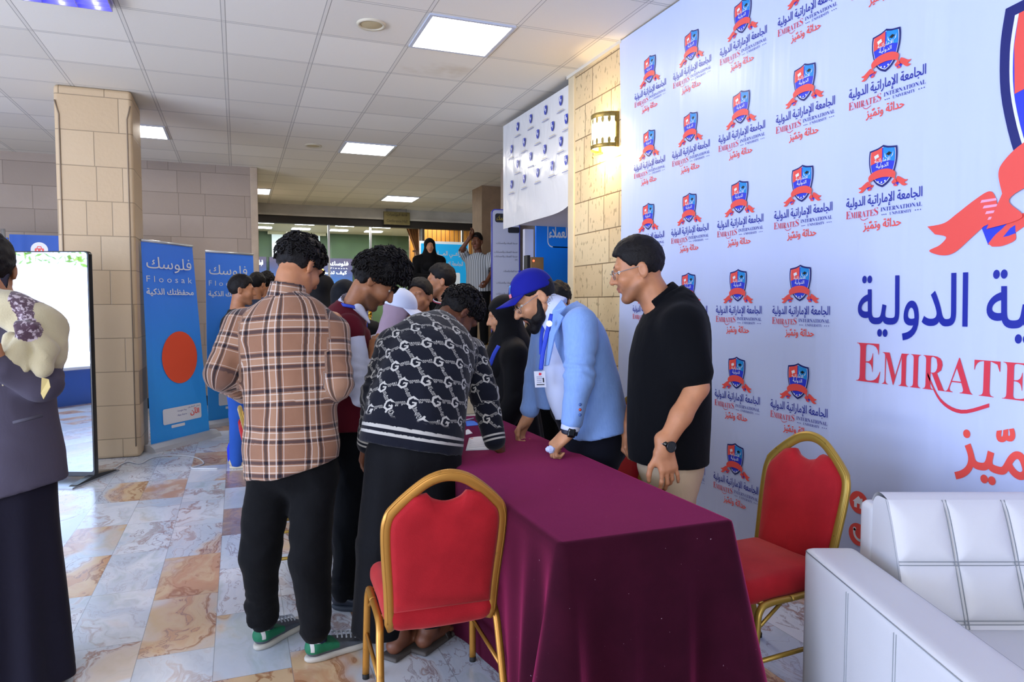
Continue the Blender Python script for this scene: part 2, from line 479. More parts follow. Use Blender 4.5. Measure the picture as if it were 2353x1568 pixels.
# raised landing with its steps
M_step = M('step_stone', '#c9bda4', 0.35, var=0.10, vscale=6)
b = MB(); b.box((0.25, 10.2, 0), (5.9, 24, 0.8)); struct('landing', b, M_step, 'raised stone landing before the hall')
b = MB()
for i in range(4): b.box((1.2, 8.65+0.31*i, 0.16*i), (5.9, 10.2, 0.16*(i+1)))
st = struct('stairs', b, M_step, 'wide stone steps up to the landing', bevel=0.012)
b = MB(); b.box((3.75, 11.0, 0.8), (4.35, 11.5, CEIL)); struct('pillar', b, M('pillar_stone', '#8d7358', 0.6, var=0.1), 'brown pillar at the end of the booths')
b = MB(); b.box((3.56, 9.25, 0), (4.0, 9.6, CEIL)); struct('pier', b, M('pier_stone', '#b7a595', 0.6, var=0.06), 'pinkish stone pier by the booth')
# conference hall beyond the glass
M_hallg = M('hall_green_wall', '#3a4f36', 0.8, var=0.2, vscale=1.5)
b = MB(); b.box((0.2, 19.9, 0.8), (9, 20.0, 3.45)); struct('wall_hall', b, M_hallg)
b = MB(); b.box((0.2, 14.62, 3.36), (9, 20.0, 3.45)); struct('ceiling_hall', b, M('hall_ceiling', '#a5a08e', 0.8))
b = MB(); b.box((0.1, 14.6, 0.8), (0.2, 20.0, 3.45)); struct('wall_hall_left', b, M_hallg)
nb = NB('wood_slats'); x, y, z = nb.xyz(nb.coord())
f = (x/0.11).fract(); g = nb.step(f.min(1.0-f), 0.02, 0.12)
wn = nb.noise(nb.vec(x*9, y, z*0.8), 2, 4)
nb.inp('Base Color', nb.mix(g, lin('#7a430f'), nb.mix(wn, lin('#c97a22'), lin('#e09a3c')))); nb.inp('Roughness', 0.5); nb.bump(g, 0.6, 0.02)
b = MB(); b.box((3.85, 16.6, 0.8), (9, 16.7, 3.36)); struct('wall_slats', b, nb.m)
# glass front: thin panes between slim steel posts
nb = NB('clear_glass'); nt = nb.nt
gl = nb.n('ShaderNodeBsdfGlossy'); gl.inputs['Roughness'].default_value = 0.02
tr = nb.n('ShaderNodeBsdfTransparent'); tr.inputs[0].default_value = (0.93, 0.97, 0.95, 1)
fr = nb.n('ShaderNodeFresnel'); fr.inputs[0].default_value = 1.45
mx = nb.n('ShaderNodeMixShader'); nt.links.new(fr.outputs[0], mx.inputs[0]); nt.links.new(tr.outputs[0], mx.inputs[1]); nt.links.new(gl.outputs[0], mx.inputs[2])
nt.links.new(mx.outputs[0], nt.nodes['Material Output'].inputs[0])
M_glass = nb.m
M_steel = M('brushed_steel', '#c4c8cc', 0.3, 1.0)
xs = [0.25, 1.72, 2.55, 3.62, 4.5, 5.9]
for i in range(5):
    t = thing('window_%d' % (i+1), None, None, (xs[i], 14.5, 0.8)); t['kind'] = 'structure'
    w = xs[i+1]-xs[i]
    b = MB(); b.box((0.02, -0.005, 0.03), (w-0.02, 0.005, 2.2)); b.obj('pane', M_glass, t)
    b = MB(); b.box((-0.02, -0.03, 0), (0.02, 0.03, 2.2)); b.box((0, -0.02, 0), (w, 0.02, 0.03)); b.obj('window_frame', M_steel, t)

# ------------------------------------------------------------------ ceiling lamps and speakers
M_panel = M('panel_diffuser', '#fff6ea', 0.5, emit=15.0)
M_frame = M('panel_frame', '#c3c9d6', 0.4)
def panel(ix, iy, label):
    x0, y0 = GX0+GDX*ix, GY0+GDY*iy
    t = thing('ceiling_panel_light', label, 'ceiling light', (x0+GDX/2, y0+GDY/2, CEIL), 0, 'square panel lights in the ceiling')
    a, c = GDX/2-0.01, GDY/2-0.01
    b = MB(); b.box((-a+0.025, -c+0.025, -0.006), (a-0.025, c-0.025, 0.002)); b.obj('diffuser', M_panel, t)
    b = MB()
    for q in (((-a, -c), (a, -c+0.025)), ((-a, c-0.025), (a, c)), ((-a, -c+0.025), (-a+0.025, c-0.025)), ((a-0.025, -c+0.025), (a, c-0.025))):
        b.box((*q[0], -0.012), (*q[1], 0.002))
    b.obj('frame', M_frame, t)
    return t
panel(3, 0, 'large square panel light nearest the camera, left of the limestone wall')
panel(3, 6, 'square panel light in the middle of the ceiling, half bright')
panel(-1, 6, 'square panel light just right of the stone column top')
panel(5, 12, 'square panel light in front of the hanging hall sign')
panel(1, 12, 'square panel light beside the end of the back stone wall')
t = thing('louvre_light', 'blue-white louvred tube light at the top left corner', 'ceiling light', (GX0-GDX/2, GY0+GDY/2, CEIL))
b = MB(); b.box((-0.29, -0.3, -0.004), (0.29, 0.3, 0.0)); b.obj('reflector', M('lamp_reflector', '#8d90ff', 0.2, 0.0, emit=1.4), t)
for k in range(3):
    b = MB(); b.tube([(-0.2+0.2*k, -0.28, -0.012), (-0.2+0.2*k, 0.28, -0.012)], 0.013, n=10); b.obj('lamp_tube', M('lamp_tube', '#dfe4ff', 0.5, emit=6), t)
b = MB()
for k in range(9): b.box((-0.29, -0.29+0.0725*k, -0.05), (0.29, -0.285+0.0725*k, -0.004))
for k in range(4): b.box((-0.29+0.193*k, -0.29, -0.05), (-0.285+0.193*k, 0.29, -0.004))
b.obj('louvre', M('louvre_metal', '#a9a6e8', 0.25, 0.7), t)
for (x, y, lab) in ((0.90, 5.0, 'round cream ceiling speaker beside the large panel light'), (0.90, 9.0, 'small round ceiling speaker farther back, left of the middle panel light')):
    t = thing('ceiling_speaker', lab, 'speaker', (x, y, CEIL), 0, 'round ceiling speakers')
    b = MB(); b.lathe([(0.075, 0.0), (0.078, -0.012), (0.098, -0.014), (0.10, 0.0)], n=32); b.obj('rim', M('speaker_rim', '#cfc6ae', 0.5), t)
    b = MB(); b.lathe([(0.0, -0.016), (0.04, -0.014), (0.078, -0.006)], n=32); b.obj('grille', M('speaker_grille', '#bfae86', 0.6, bump=0.5, bscale=300), t)
# ------------------------------------------------------------------ smooth shapes from distance fields
A3 = lambda p: np.array(p, float)
def nrm(v):
    v = A3(v); return v/(np.linalg.norm(v)+1e-12)
def vnoise(X, Y, Z, seed=0):
    """smooth value noise -1..1"""
    xi, yi, zi = np.floor(X).astype(np.int64), np.floor(Y).astype(np.int64), np.floor(Z).astype(np.int64)
    fx, fy, fz = X-xi, Y-yi, Z-zi
    fx = fx*fx*(3-2*fx); fy = fy*fy*(3-2*fy); fz = fz*fz*(3-2*fz)
    def h(a, b, c):
        n = (a*374761393+b*668265263+c*2147483647+seed*974634581) & 0xffffffff
        n = ((n ^ (n >> 13))*1274126177) & 0xffffffff
        n = n ^ (n >> 16)
        return (n & 0xffff)/32767.5-1.0
    r = 0
    for a in (0, 1):
        wx = fx if a else 1-fx
        for b in (0, 1):
            wy = fy if b else 1-fy
            for c in (0, 1): r = r+h(xi+a, yi+b, zi+c)*wx*wy*(fz if c else 1-fz)
    return r
class SDF:
    """ops on a regular grid; every primitive is only evaluated near itself"""
    def __init__(s, cell): s.cell = cell; s.ops = []; s.lo = A3([1e9]*3); s.hi = -s.lo
    def _put(s, lo, hi, fn, k, mode='add'):
        lo, hi = A3(lo), A3(hi)
        if mode == 'add': s.lo = np.minimum(s.lo, lo); s.hi = np.maximum(s.hi, hi)
        s.ops.append((lo, hi, fn, k, mode)); return s
    def cone(s, a, b, ra, rb, k=0.01, mode='add', flat=False, fold=None):
        a, b = A3(a), A3(b); d = b-a; L2 = d@d; L = math.sqrt(L2); m = max(ra, rb)
        def fn(X, Y, Z):
            px, py, pz = X-a[0], Y-a[1], Z-a[2]
            t0 = (px*d[0]+py*d[1]+pz*d[2])/L2; t = np.clip(t0, 0, 1)
            q = np.sqrt((px-t*d[0])**2+(py-t*d[1])**2+(pz-t*d[2])**2) if not flat else np.sqrt(np.maximum((px-t0*d[0])**2+(py-t0*d[1])**2+(pz-t0*d[2])**2, 0))
            r = ra+(rb-ra)*t
            if fold: r = r+fold(t0, X, Y, Z)
            q = q-r
            if flat: q = np.maximum(q, (np.abs(t0-0.5)-0.5)*L)
            return q
        return s._put(np.minimum(a, b)-m-k-0.02, np.maximum(a, b)+m+k+0.02, fn, k, mode)
    def ell(s, c, r, R=None, k=0.01, mode='add', cut=None):
        """ellipsoid; R: rows are its local axes; cut=(n,off): keep local n.p<off"""
        c, r = A3(c), A3(r); R = np.eye(3) if R is None else A3(R)
        e = np.sqrt(((R*r[:, None])**2).sum(0))
        def fn(X, Y, Z):
            P = [X-c[0], Y-c[1], Z-c[2]]
            q = [R[i, 0]*P[0]+R[i, 1]*P[1]+R[i, 2]*P[2] for i in range(3)]
            k0 = np.sqrt(sum((q[i]/r[i])**2 for i in range(3))); k1 = np.sqrt(sum((q[i]/r[i]**2)**2 for i in range(3)))+1e-9
            d = k0*(k0-1)/k1
            if cut is not None: d = np.maximum(d, cut[0][0]*q[0]+cut[0][1]*q[1]+cut[0][2]*q[2]-cut[1])
            return d
        return s._put(c-e-k-0.02, c+e+k+0.02, fn, k, mode)
    def rbox(s, c, h, r, R=None, k=0.005, mode='add', puff=0.0):
        c, h = A3(c), A3(h); R = np.eye(3) if R is None else A3(R)
        e = np.abs(R*h[:, None]).sum(0)+puff
        def fn(X, Y, Z):
            P = [X-c[0], Y-c[1], Z-c[2]]
            q = [np.abs(R[i, 0]*P[0]+R[i, 1]*P[1]+R[i, 2]*P[2]) for i in range(3)]
            pf = puff*np.clip(1-(q[0]/h[0])**2, 0, 1)*np.clip(1-(q[1]/h[1])**2, 0, 1)
            q = [q[0]-h[0]+r, q[1]-h[1]+r, q[2]-h[2]+r-pf]
            o = np.sqrt(sum(np.maximum(v, 0)**2 for v in q))
            return o+np.minimum(np.maximum(np.maximum(q[0], q[1]), q[2]), 0)-r
        return s._put(c-e-0.02, c+e+0.02, fn, k, mode)
    def loft(s, secs, k=0.015, mode='add', n=6, flat=True, fold=None, power=2.0):
        """secs: (centre, right axis, half width, half depth) along a spine; smooth elliptic body"""
        C = catmull([q[0] for q in secs], n); U = [nrm(u) for u in catmull([q[1] for q in secs], n)]
        WD = catmull([(q[2], q[3], 0) for q in secs], n)
        N = len(C)
        T = [nrm(C[min(i+1, N-1)]-C[max(i-1, 0)]) for i in range(N)]
        F = []
        for i in range(N):
            u = nrm(U[i]-T[i]*(U[i]@T[i])); U[i] = u; F.append(np.cross(T[i], u))
        C = A3(C); m = max(max(w[0], w[1]) for w in WD)+0.03
        Lc = np.r_[0, np.cumsum(np.linalg.norm(np.diff(C, axis=0), axis=1))]
        U, F, T, WD = A3(U), A3(F), A3(T), A3(WD)
        s.spine = (C, U, F, T, WD, Lc)
        def fn(X, Y, Z):
            P = np.stack([X, Y, Z], -1)
            best = np.full(X.shape, 1e9); ti = np.zeros(X.shape)
            for i in range(N-1):
                d = C[i+1]-C[i]; L2 = d@d
                t = np.clip(((P-C[i])@d)/L2, 0, 1)
                q = ((P-C[i]-t[..., None]*d)**2).sum(-1)
                w = q < best; best = np.where(w, q, best); ti = np.where(w, i+t, ti)
            i0 = np.minimum(ti.astype(int), N-2); f = (ti-i0)[..., None]
            lerp = lambda Q: Q[i0]*(1-f)+Q[i0+1]*f
            q = P-lerp(C); u, v, tt, wd = lerp(U), lerp(F), lerp(T), lerp(WD)
            a = (q*u).sum(-1); b = (q*v).sum(-1); c = (q*tt).sum(-1)
            w_, d_ = wd[..., 0], wd[..., 1]
            if fold: 
                g = fold(a, b, ti/(N-1), X, Y, Z); w_ = w_+g; d_ = d_+g
            if power == 2.0:
                k0 = np.sqrt((a/w_)**2+(b/d_)**2)+1e-9; k1 = np.sqrt((a/w_**2)**2+(b/d_**2)**2)+1e-9
                r = k0*(k0-1)/k1
            else:
                k0 = ((np.abs(a)/w_)**power+(np.abs(b)/d_)**power)**(1/power)+1e-9
                r = (k0-1)*np.minimum(w_, d_)
            cap = np.abs(c)
            return np.maximum(r, cap-0.012) if flat else np.sqrt(np.maximum(r, 0)**2+cap**2)+np.minimum(r, 0)
        return s._put(C.min(0)-m, C.max(0)+m, fn, k, mode)
    def cut(s, p, n, lo=None, hi=None, k=0.002):
        """remove what lies beyond the plane (in an optional box)"""
        p, n = A3(p), nrm(n)
        fn = lambda X, Y, Z: -((X-p[0])*n[0]+(Y-p[1])*n[1]+(Z-p[2])*n[2])
        s.ops.append((A3(lo) if lo is not None else A3([-1e9]*3), A3(hi) if hi is not None else A3([1e9]*3), fn, k, 'sub')); return s
    def disp(s, fn, lo=None, hi=None):
        s.ops.append((A3(lo) if lo is not None else A3([-1e9]*3), A3(hi) if hi is not None else A3([1e9]*3), fn, 0, 'disp')); return s
    def wrinkle(s, amp, fr=(7, 7, 3), seed=1):
        return s.disp(lambda X, Y, Z: amp*vnoise(X*fr[0]+3.1*vnoise(X*2, Y*2, Z*2, seed+9), Y*fr[1], Z*fr[2]+0.7*vnoise(X*3, Y*3, Z*3, seed+5), seed))
    def crease(s, amp, fr=(7, 7, 5), seed=1, tilt=0.6):
        """sharp-edged folds, as cloth makes them"""
        def fn(X, Y, Z):
            w = vnoise(X*3, Y*3, Z*3, seed+7); a = vnoise(X*fr[0]+w*1.5+Z*tilt*fr[0], Y*fr[1]-Z*tilt*fr[1], Z*fr[2]+w, seed); b = vnoise(X*fr[0]*1.9-Z*tilt*fr[0]*1.9, Y*fr[1]*1.9+w, Z*fr[2]*1.7, seed+2)
            return amp*(np.abs(a)**0.8-0.35)+amp*0.45*(np.abs(b)-0.3)
        return s.disp(fn)
    def mesh(s):
        h = s.cell; lo = s.lo-2*h; n = np.ceil((s.hi+2*h-lo)/h).astype(int)+1
        ax = [lo[i]+h*np.arange(n[i]) for i in range(3)]
        D = np.full(n, 1.0, np.float32)
        for l, u, fn, k, mode in s.ops:
            i0 = [max(0, int(np.floor((l[i]-lo[i])/h)) if l[i] > -1e8 else 0) for i in range(3)]
            i1 = [min(n[i], int(np.ceil((u[i]-lo[i])/h))+1 if u[i] < 1e8 else n[i]) for i in range(3)]
            if any(i1[i] <= i0[i] for i in range(3)): continue
            sl = tuple(slice(i0[i], i1[i]) for i in range(3))
            X, Y, Z = np.meshgrid(*[ax[i][i0[i]:i1[i]] for i in range(3)], indexing='ij')
            a = D[sl]; b = fn(X, Y, Z)
            if mode == 'disp': D[sl] = a+b; continue
            if mode == 'sub': a, b = -a, b
            t = np.clip(0.5+0.5*(b-a)/max(k, 1e-6), 0, 1)
            r = b*(1-t)+a*t-k*t*(1-t)
            D[sl] = -r if mode == 'sub' else r
        return nets(D, lo, h)
def nets(D, lo, h):
    I = D < 0
    I[0] = I[-1] = False; I[:, 0] = I[:, -1] = False; I[:, :, 0] = I[:, :, -1] = False
    D = np.where(I, np.minimum(D, -1e-6), np.maximum(D, 1e-6))
    n = np.array(D.shape)-1
    cs = [(a, b, c) for a in (0, 1) for b in (0, 1) for c in (0, 1)]
    sl = lambda o: tuple(slice(o[i], o[i]+n[i]) for i in range(3))
    cnt = sum(I[sl(o)].astype(np.int8) for o in cs)
    act = (cnt > 0) & (cnt < 8); ids = np.full(n, -1, np.int64); N = int(act.sum()); ids[act] = np.arange(N)
    acc = np.zeros((N, 3)); num = np.zeros(N)
    val = {o: D[sl(o)][act] for o in cs}
    for o in cs:
        for a in range(3):
            if o[a]: continue
            o2 = list(o); o2[a] = 1; o2 = tuple(o2); va, vb = val[o], val[o2]
            m = (va < 0) != (vb < 0); t = va[m]/(va[m]-vb[m])
            q = np.tile(np.array(o, float), (len(t), 1)); q[:, a] += t
            acc[m] += q; num[m] += 1
    base = np.argwhere(act); vs = (base+acc/num[:, None])*h+lo
    faces = []
    for a in range(3):
        b, c = (a+1) % 3, (a+2) % 3
        s0 = [slice(None)]*3; s1 = [slice(None)]*3; s0[a] = slice(0, -1); s1[a] = slice(1, None)
        A, B = I[tuple(s0)], I[tuple(s1)]
        for flip in (False, True):
            e = np.argwhere((A & ~B) if not flip else (~A & B))
            if not len(e): continue
            ok = (e[:, b] > 0) & (e[:, c] > 0); e = e[ok]
            def g(db, dc):
                q = e.copy(); q[:, b] -= db; q[:, c] -= dc
                return ids[q[:, 0], q[:, 1], q[:, 2]]
            f = np.stack([g(1, 1), g(0, 1), g(0, 0), g(1, 0)], 1)
            faces.append(f if not flip else f[:, ::-1])
    F = np.concatenate(faces) if faces else np.zeros((0, 4), int)
    return vs, F[(F >= 0).all(1)]
def mesh_obj(name, parts, mats, parent=None, loc=None, attrs=None):
    """parts: [(verts, quads, slot)]; attrs: {name: values per vertex}"""
    parts = [q if len(q) == 3 else (*q, 0) for q in parts]
    loc = A3(loc if loc is not None else (0, 0, 0))
    vs = np.concatenate([q[0] for q in parts])-loc; off = 0; fs = []; mi = []
    for v, f, k in parts: fs.append(f+off); off += len(v); mi.append(np.full(len(f), k))
    fs = np.concatenate(fs); mi = np.concatenate(mi)
    me = bpy.data.meshes.new(name)
    me.vertices.add(len(vs)); me.vertices.foreach_set('co', vs.astype(np.float32).ravel())
    me.loops.add(len(fs)*4); me.loops.foreach_set('vertex_index', fs.astype(np.int32).ravel())
    me.polygons.add(len(fs)); me.polygons.foreach_set('loop_start', np.arange(len(fs), dtype=np.int32)*4)
    me.polygons.foreach_set('loop_total', np.full(len(fs), 4, np.int32))
    me.polygons.foreach_set('material_index', mi.astype(np.int32)); me.polygons.foreach_set('use_smooth', np.ones(len(fs), bool))
    for m in mats if isinstance(mats, (list, tuple)) else [mats]: me.materials.append(m)
    for k, a in (attrs or {}).items():
        at_ = me.attributes.new(k, 'FLOAT', 'POINT'); at_.data.foreach_set('value', np.asarray(a, np.float32))
    me.update(); me.validate()
    o = bpy.data.objects.new(name, me); COL.objects.link(o)
    if parent is not None: o.parent = parent
    return o
def sdf_obj(name, s, mat, parent=None, loc=None, attrs=None):
    v, f = s.mesh()
    return mesh_obj(name, [(v, f)], mat, parent, loc, attrs(v) if callable(attrs) else attrs)
# ------------------------------------------------------------------ the printed backdrop
M_blue = M('print_blue', '#1c2a9c', 0.35); M_red = M('print_red', '#f0564e', 0.35); M_red2 = M('print_light_red', '#f07a74', 0.35)
M_cyan = M('print_cyan', '#1f8fd8', 0.35); M_navy = M('print_navy', '#16206e', 0.35); M_white = M('print_white', '#e8ecf4', 0.35)
M_crim = M('print_crimson', '#dc3e50', 0.35); M_vio = M('print_violet_blue', '#2f3fd2', 0.35)
def bez(pts, n=6): return [tuple(p) for p in catmull([(x, y, 0) for x, y in pts], n)]
def p2(pts): return [(p[0], p[1]) for p in pts]
def logo(mb, fr, sc=1.0, small=False):
    """crest, lettering and slogan; frame origin at the crest's top centre, unit = metres"""
    S_ = lambda pts: [(x*sc, y*sc) for x, y in pts]
    h = 0.0012
    # folded ribbon ends
    for s in (-1, 1):
        m_ = lambda pts: S_([(-s*x, y) for x, y in pts])
        mb.flat(m_([(-0.084, -0.171), (-0.067, -0.160), (-0.056, -0.166), (-0.057, -0.181), (-0.066, -0.180), (-0.077, -0.188)]), M_vio, lift(fr, h))
        mb.flat(m_(p2(bez([(-0.077, -0.187), (-0.072, -0.181), (-0.066, -0.176), (-0.058, -0.168)]))+[(-0.045, -0.166), (-0.050, -0.176)]+p2(bez([(-0.0572, -0.1806), (-0.0572, -0.186), (-0.066, -0.1895), (-0.074, -0.1895)]))), M_red, lift(fr, h*1.4))
        mb.flat(m_([(-0.066, -0.183), (-0.061, -0.177), (-0.0575, -0.175), (-0.0570, -0.181), (-0.062, -0.1825)]), M_vio, lift(fr, h*1.8))
        tail = p2(bez([(-0.128, -0.169), (-0.1134, -0.1677), (-0.1026, -0.1614), (-0.0888, -0.1527), (-0.0779, -0.1477), (-0.0728, -0.1523), (-0.0697, -0.165), (-0.0690, -0.170)]))+p2(bez([(-0.0806, -0.1735), (-0.0896, -0.1809), (-0.1034, -0.1917), (-0.1144, -0.1934), (-0.1257, -0.1891), (-0.1165, -0.185), (-0.1112, -0.179), (-0.121, -0.176)]))
        mb.flat(m_(tail), M_red, lift(fr, h*2.2))
        if not small:
            for k in range(4): mb.flat(m_([(-0.083+0.002*k, -0.1535-0.0045*k), (-0.072+0.001*k, -0.1535-0.0045*k), (-0.0715+0.001*k, -0.1553-0.0045*k), (-0.084+0.002*k, -0.1556-0.0045*k)]), M('print_pink', '#f2a6c4', 0.4), lift(fr, h*2.8))
    half = [(0.0, 0.0), (0.028, -0.010), (0.070, -0.016), (0.073, -0.045), (0.070, -0.085), (0.055, -0.135), (0.030, -0.168), (0.0, -0.184)]
    r = p2(bez(half[:3], 4)[:-1]+bez(half[2:], 5))
    out = r+[(-x, y) for x, y in r[::-1]][1:-1]
    mb.flat(S_(out), M_navy, lift(fr, h*2))
    def inner(f, m, hh):
        o2 = [(x*f, (y+0.088)*f-0.088) for x, y in out]; mb.flat(S_(o2), m, lift(fr, hh))
    inner(0.90, M_white, h*2.6); inner(0.865, M_vio, h*3.2)
    L = [(-0.003, -0.010), (-0.003, -0.074), (-0.030, -0.072), (-0.061, -0.080), (-0.0625, -0.045), (-0.060, -0.023), (-0.026, -0.018)]
    mb.flat(S_(L), M_red, lift(fr, h*4)); mb.flat(S_([(-x, y) for x, y in L]), M_cyan, lift(fr, h*4))
    mb.flat(S_([(-0.043, -0.043), (-0.022, -0.036), (-0.017, -0.050), (-0.038, -0.057)]), M_white, lift(fr, h*5))
    mb.flat(S_([(0.018, -0.044), (0.033, -0.035), (0.048, -0.043), (0.033, -0.052)]), M('print_black', '#15161c', 0.4), lift(fr, h*5))
    for s in (-1, 1): mb.flat(S_([(0.033+s*0.016, -0.052), (0.033+s*0.022, -0.036), (0.033+s*0.020, -0.054), (0.033+s*0.010, -0.062)]), M_white, lift(fr, h*5))
    T = lambda s, m, x0, x1, y0, y1, off=0.0, k=5: text(mb, s, m, lift(fr, h*k), x0*sc, x1*sc, y0*sc, y1*sc, off)
    T(shape_ar('الاماراتية'), M_white, -0.040, 0.040, -0.078, -0.056, 0.01); T(shape_ar('الدولية'), M_white, -0.032, 0.032, -0.102, -0.079, 0.01)
    band = p2(bez([(-0.0671, -0.1510), (-0.0704, -0.136), (-0.0666, -0.1271), (-0.0537, -0.1170), (-0.030, -0.1085), (0.0, -0.106), (0.030, -0.1085), (0.0537, -0.1170), (0.0666, -0.1271), (0.0704, -0.136), (0.0671, -0.1510)]))+p2(bez([(0.078, -0.176), (0.052, -0.170), (0.062, -0.156), (0.040, -0.146), (0.0, -0.141), (-0.040, -0.146), (-0.062, -0.156), (-0.052, -0.170), (-0.078, -0.176)]))
    mb.flat(S_(band), M_red, lift(fr, h*6))
    if not small:
        T(shape_ar('الجامعـة'), M_white, -0.035, 0.035, -0.136, -0.116, 0, 7)
        for k in range(3):
            y = -0.120-0.006*k
            mb.flat(S_([(0.040, y), (0.062, y-0.008), (0.062, y-0.0105), (0.040, y-0.0025)]), M('print_pink', '#f2a6c4', 0.4), lift(fr, h*7))
    for k in (-1, 0, 1): disc(mb, M_white, lift(fr, h*6), k*0.018*sc, (-0.163+abs(k)*0.004)*sc, 0.0042*sc, 8)
    T(shape_ar('الجامعة الإماراتية الدولية'), M_blue, -0.196, 0.196, -0.268, -0.207, 0.010, 1)
    T(serif('E'), M_crim, -0.196, -0.170, -0.303, -0.268, -0.009, 1); T(serif('MIR'), M_crim, -0.168, -0.108, -0.303, -0.275, -0.009, 1)
    T(serif('ATE'), M_crim, -0.108, -0.042, -0.303, -0.275, -0.009, 1); T(serif('S'), M_crim, -0.040, -0.020, -0.303, -0.268, -0.009, 1)
    sw = bez([(-0.124, -0.292), (-0.112, -0.312), (-0.094, -0.319), (-0.072, -0.311)], 5)
    up = [(p[0], p[1]+0.0030) for p in sw]
    mb.flat(S_(p2(up)+p2(sw)[::-1]), M_crim, lift(fr, h))
    T(serif('INTERNATIONAL'), M_blue, -0.006, 0.196, -0.290, -0.272, -0.011, 1); T(serif('UNIVERSITY'), M_blue, 0.040, 0.148, -0.310, -0.297, -0.011, 1)
    for x in (0.002, 0.012, 0.022, 0.166, 0.178, 0.190): disc(mb, M_blue, lift(fr, h), x*sc, -0.304*sc, 0.0026*sc, 6)
    T(shape_ar('حداثة وتميز'), M_red, -0.098, 0.098, -0.372, -0.322, 0.018, 1)
    T('\u0651', M_red, -0.066, -0.052, -0.336, -0.324, 0.015, 1)

nb = NB('backdrop_vinyl'); x, y, z = nb.xyz(nb.coord())
n = nb.noise(nb.vec(x, y*1.3, z*0.35), 2.2, 3); n2 = nb.noise(nb.vec(x, y*6, z*0.5), 2.0, 2)
nb.inp('Base Color', nb.mix(n, lin('#c2cff4'), lin('#ccd7f7'))); nb.inp('Roughness', 0.32); nb.inp('Specular IOR Level', 0.45)
nb.bump(n*0.8+n2*0.3, 0.35, 0.05)
bd = MB(); XB = 2.655
fr0 = ((XB, 0, 0), (0, -1, 0), (0, 0, 1))                          # u runs towards the camera, v up
def bdf(u, v):
    yy = 4.63-u*4.55; zz = 0.03+v*3.32
    if u < 0.03: yy += 0.02*math.sin(zz*2.1)-0.03*(1-v)
    return (XB+0.0006*math.sin(yy*3), yy, zz)
bd.grid(bdf, 60, 30, nb.m)
bd.box((XB+0.004, 0.1, 0.0), (XB+0.02, 4.60, 3.35), M('backdrop_board', '#b9b4aa', 0.8))
for iy in range(5):
    for iz in range(6):
        if iy == 4 and iz > 2: continue
        top = 3.116-0.4985*iz
        logo(bd, ((XB-0.002, 4.225-0.4745*iy, top), (0, -1, 0), (0, 0, 1)), 1.0, small=True)
logo(bd, ((XB-0.002, 1.462, 2.585), (0, -1, 0), (0, 0, 1)), 5.0)
# contact marks at the lower left of the big crest
fi = lambda yy, zz: ((XB-0.003, yy, zz), (0, -1, 0), (0, 0, 1))
for zz in (0.508, 0.358):
    disc(bd, M_red, fi(2.41, zz), 0, 0, 0.052, 24)
f = lift(fi(2.41, 0.508), 0.001)
bd.flat([(-0.032, 0.0), (0.0, 0.030), (0.032, 0.0), (0.024, 0.0), (0.024, -0.026), (0.008, -0.026), (0.008, -0.006), (-0.008, -0.006), (-0.008, -0.026), (-0.024, -0.026), (-0.024, 0.0)], M_white, f)
bd.flat([(0.014, 0.022), (0.022, 0.022), (0.022, 0.010), (0.014, 0.017)], M_white, f)
f = lift(fi(2.41, 0.358), 0.001)
arc = [(0.026*math.cos(a)-0.0+0.012, 0.026*math.sin(a)+0.008) for a in [math.radians(150+8*i) for i in range(18)]]
arc2 = [(0.038*math.cos(a)+0.012, 0.038*math.sin(a)+0.008) for a in [math.radians(150+8*i) for i in range(18)]][::-1]
bd.flat(arc+arc2, M_white, f); disc(bd, M_white, f, -0.018, 0.022, 0.009); disc(bd, M_white, f, 0.022, -0.022, 0.009)
tag(bd.obj('backdrop_banner'), 'huge white vinyl backdrop printed with rows of blue and red crests along the right wall', 'banner')

# ------------------------------------------------------------------ boxed header banner over the booths
t = thing('header_banner', 'white boxed header banner with small blue shields hanging from the ceiling', 'banner', (2.68, 6.34, 2.25))
nb = NB('header_vinyl'); x, y, z = nb.xyz(nb.coord()); n = nb.noise(nb.vec(x, y*2, z*1.2), 2.5, 3, 0.5, 0.6)
nb.inp('Base Color', nb.mix(n, lin('#dcdcdc'), lin('#e6e6e4'))); nb.inp('Roughness', 0.22); nb.bump(n, 0.35, 0.03)
b = MB()
b.grid(lambda u, v: (0.0+0.006*math.sin(9*u)*(1-v), 0.81-1.62*u, -0.02+0.05*(u**10)*(1-v)+v*(1.09-0.02*u)), 24, 16, nb.m)
sheet_mb = b
b = MB(); b.box((0.01, -0.80, 0.03), (1.9, 0.81, 0.04), M('header_soffit', '#efeefc', 0.6)); b.box((0.012, 0.80, 0.03), (1.9, 0.815, 1.05), M('header_soffit')); b.obj('soffit', None, t)
b = MB(); b.box((0.02, -0.815, 0.02), (0.06, -0.78, 1.08), M('header_wood', '#9c5a2e', 0.6)); b.box((0.02, -0.80, 0.02), (1.2, -0.775, 0.06)); b.obj('timber_frame', None, t)
b = sheet_mb
sh = p2(bez([(0, 0.052), (0.018, 0.043), (0.036, 0.045), (0.037, 0.0), (0.024, -0.036), (0, -0.055)], 4)); sh = sh+[(-p[0], p[1]) for p in sh[::-1]][1:-1]
M_shield = M('shield_blue', '#2b3fb0', 0.35)
rows = [[(1288, 231), (1253, 253), (1219, 273), (1189, 291)], [(1306, 270), (1269, 290), (1235, 308), (1204, 327), (1175, 343)], [(1288, 325), (1251, 343), (1219, 360), (1189, 377)], [(1305, 366), (1268, 381), (1235, 397), (1204, 411), (1175, 424)]]
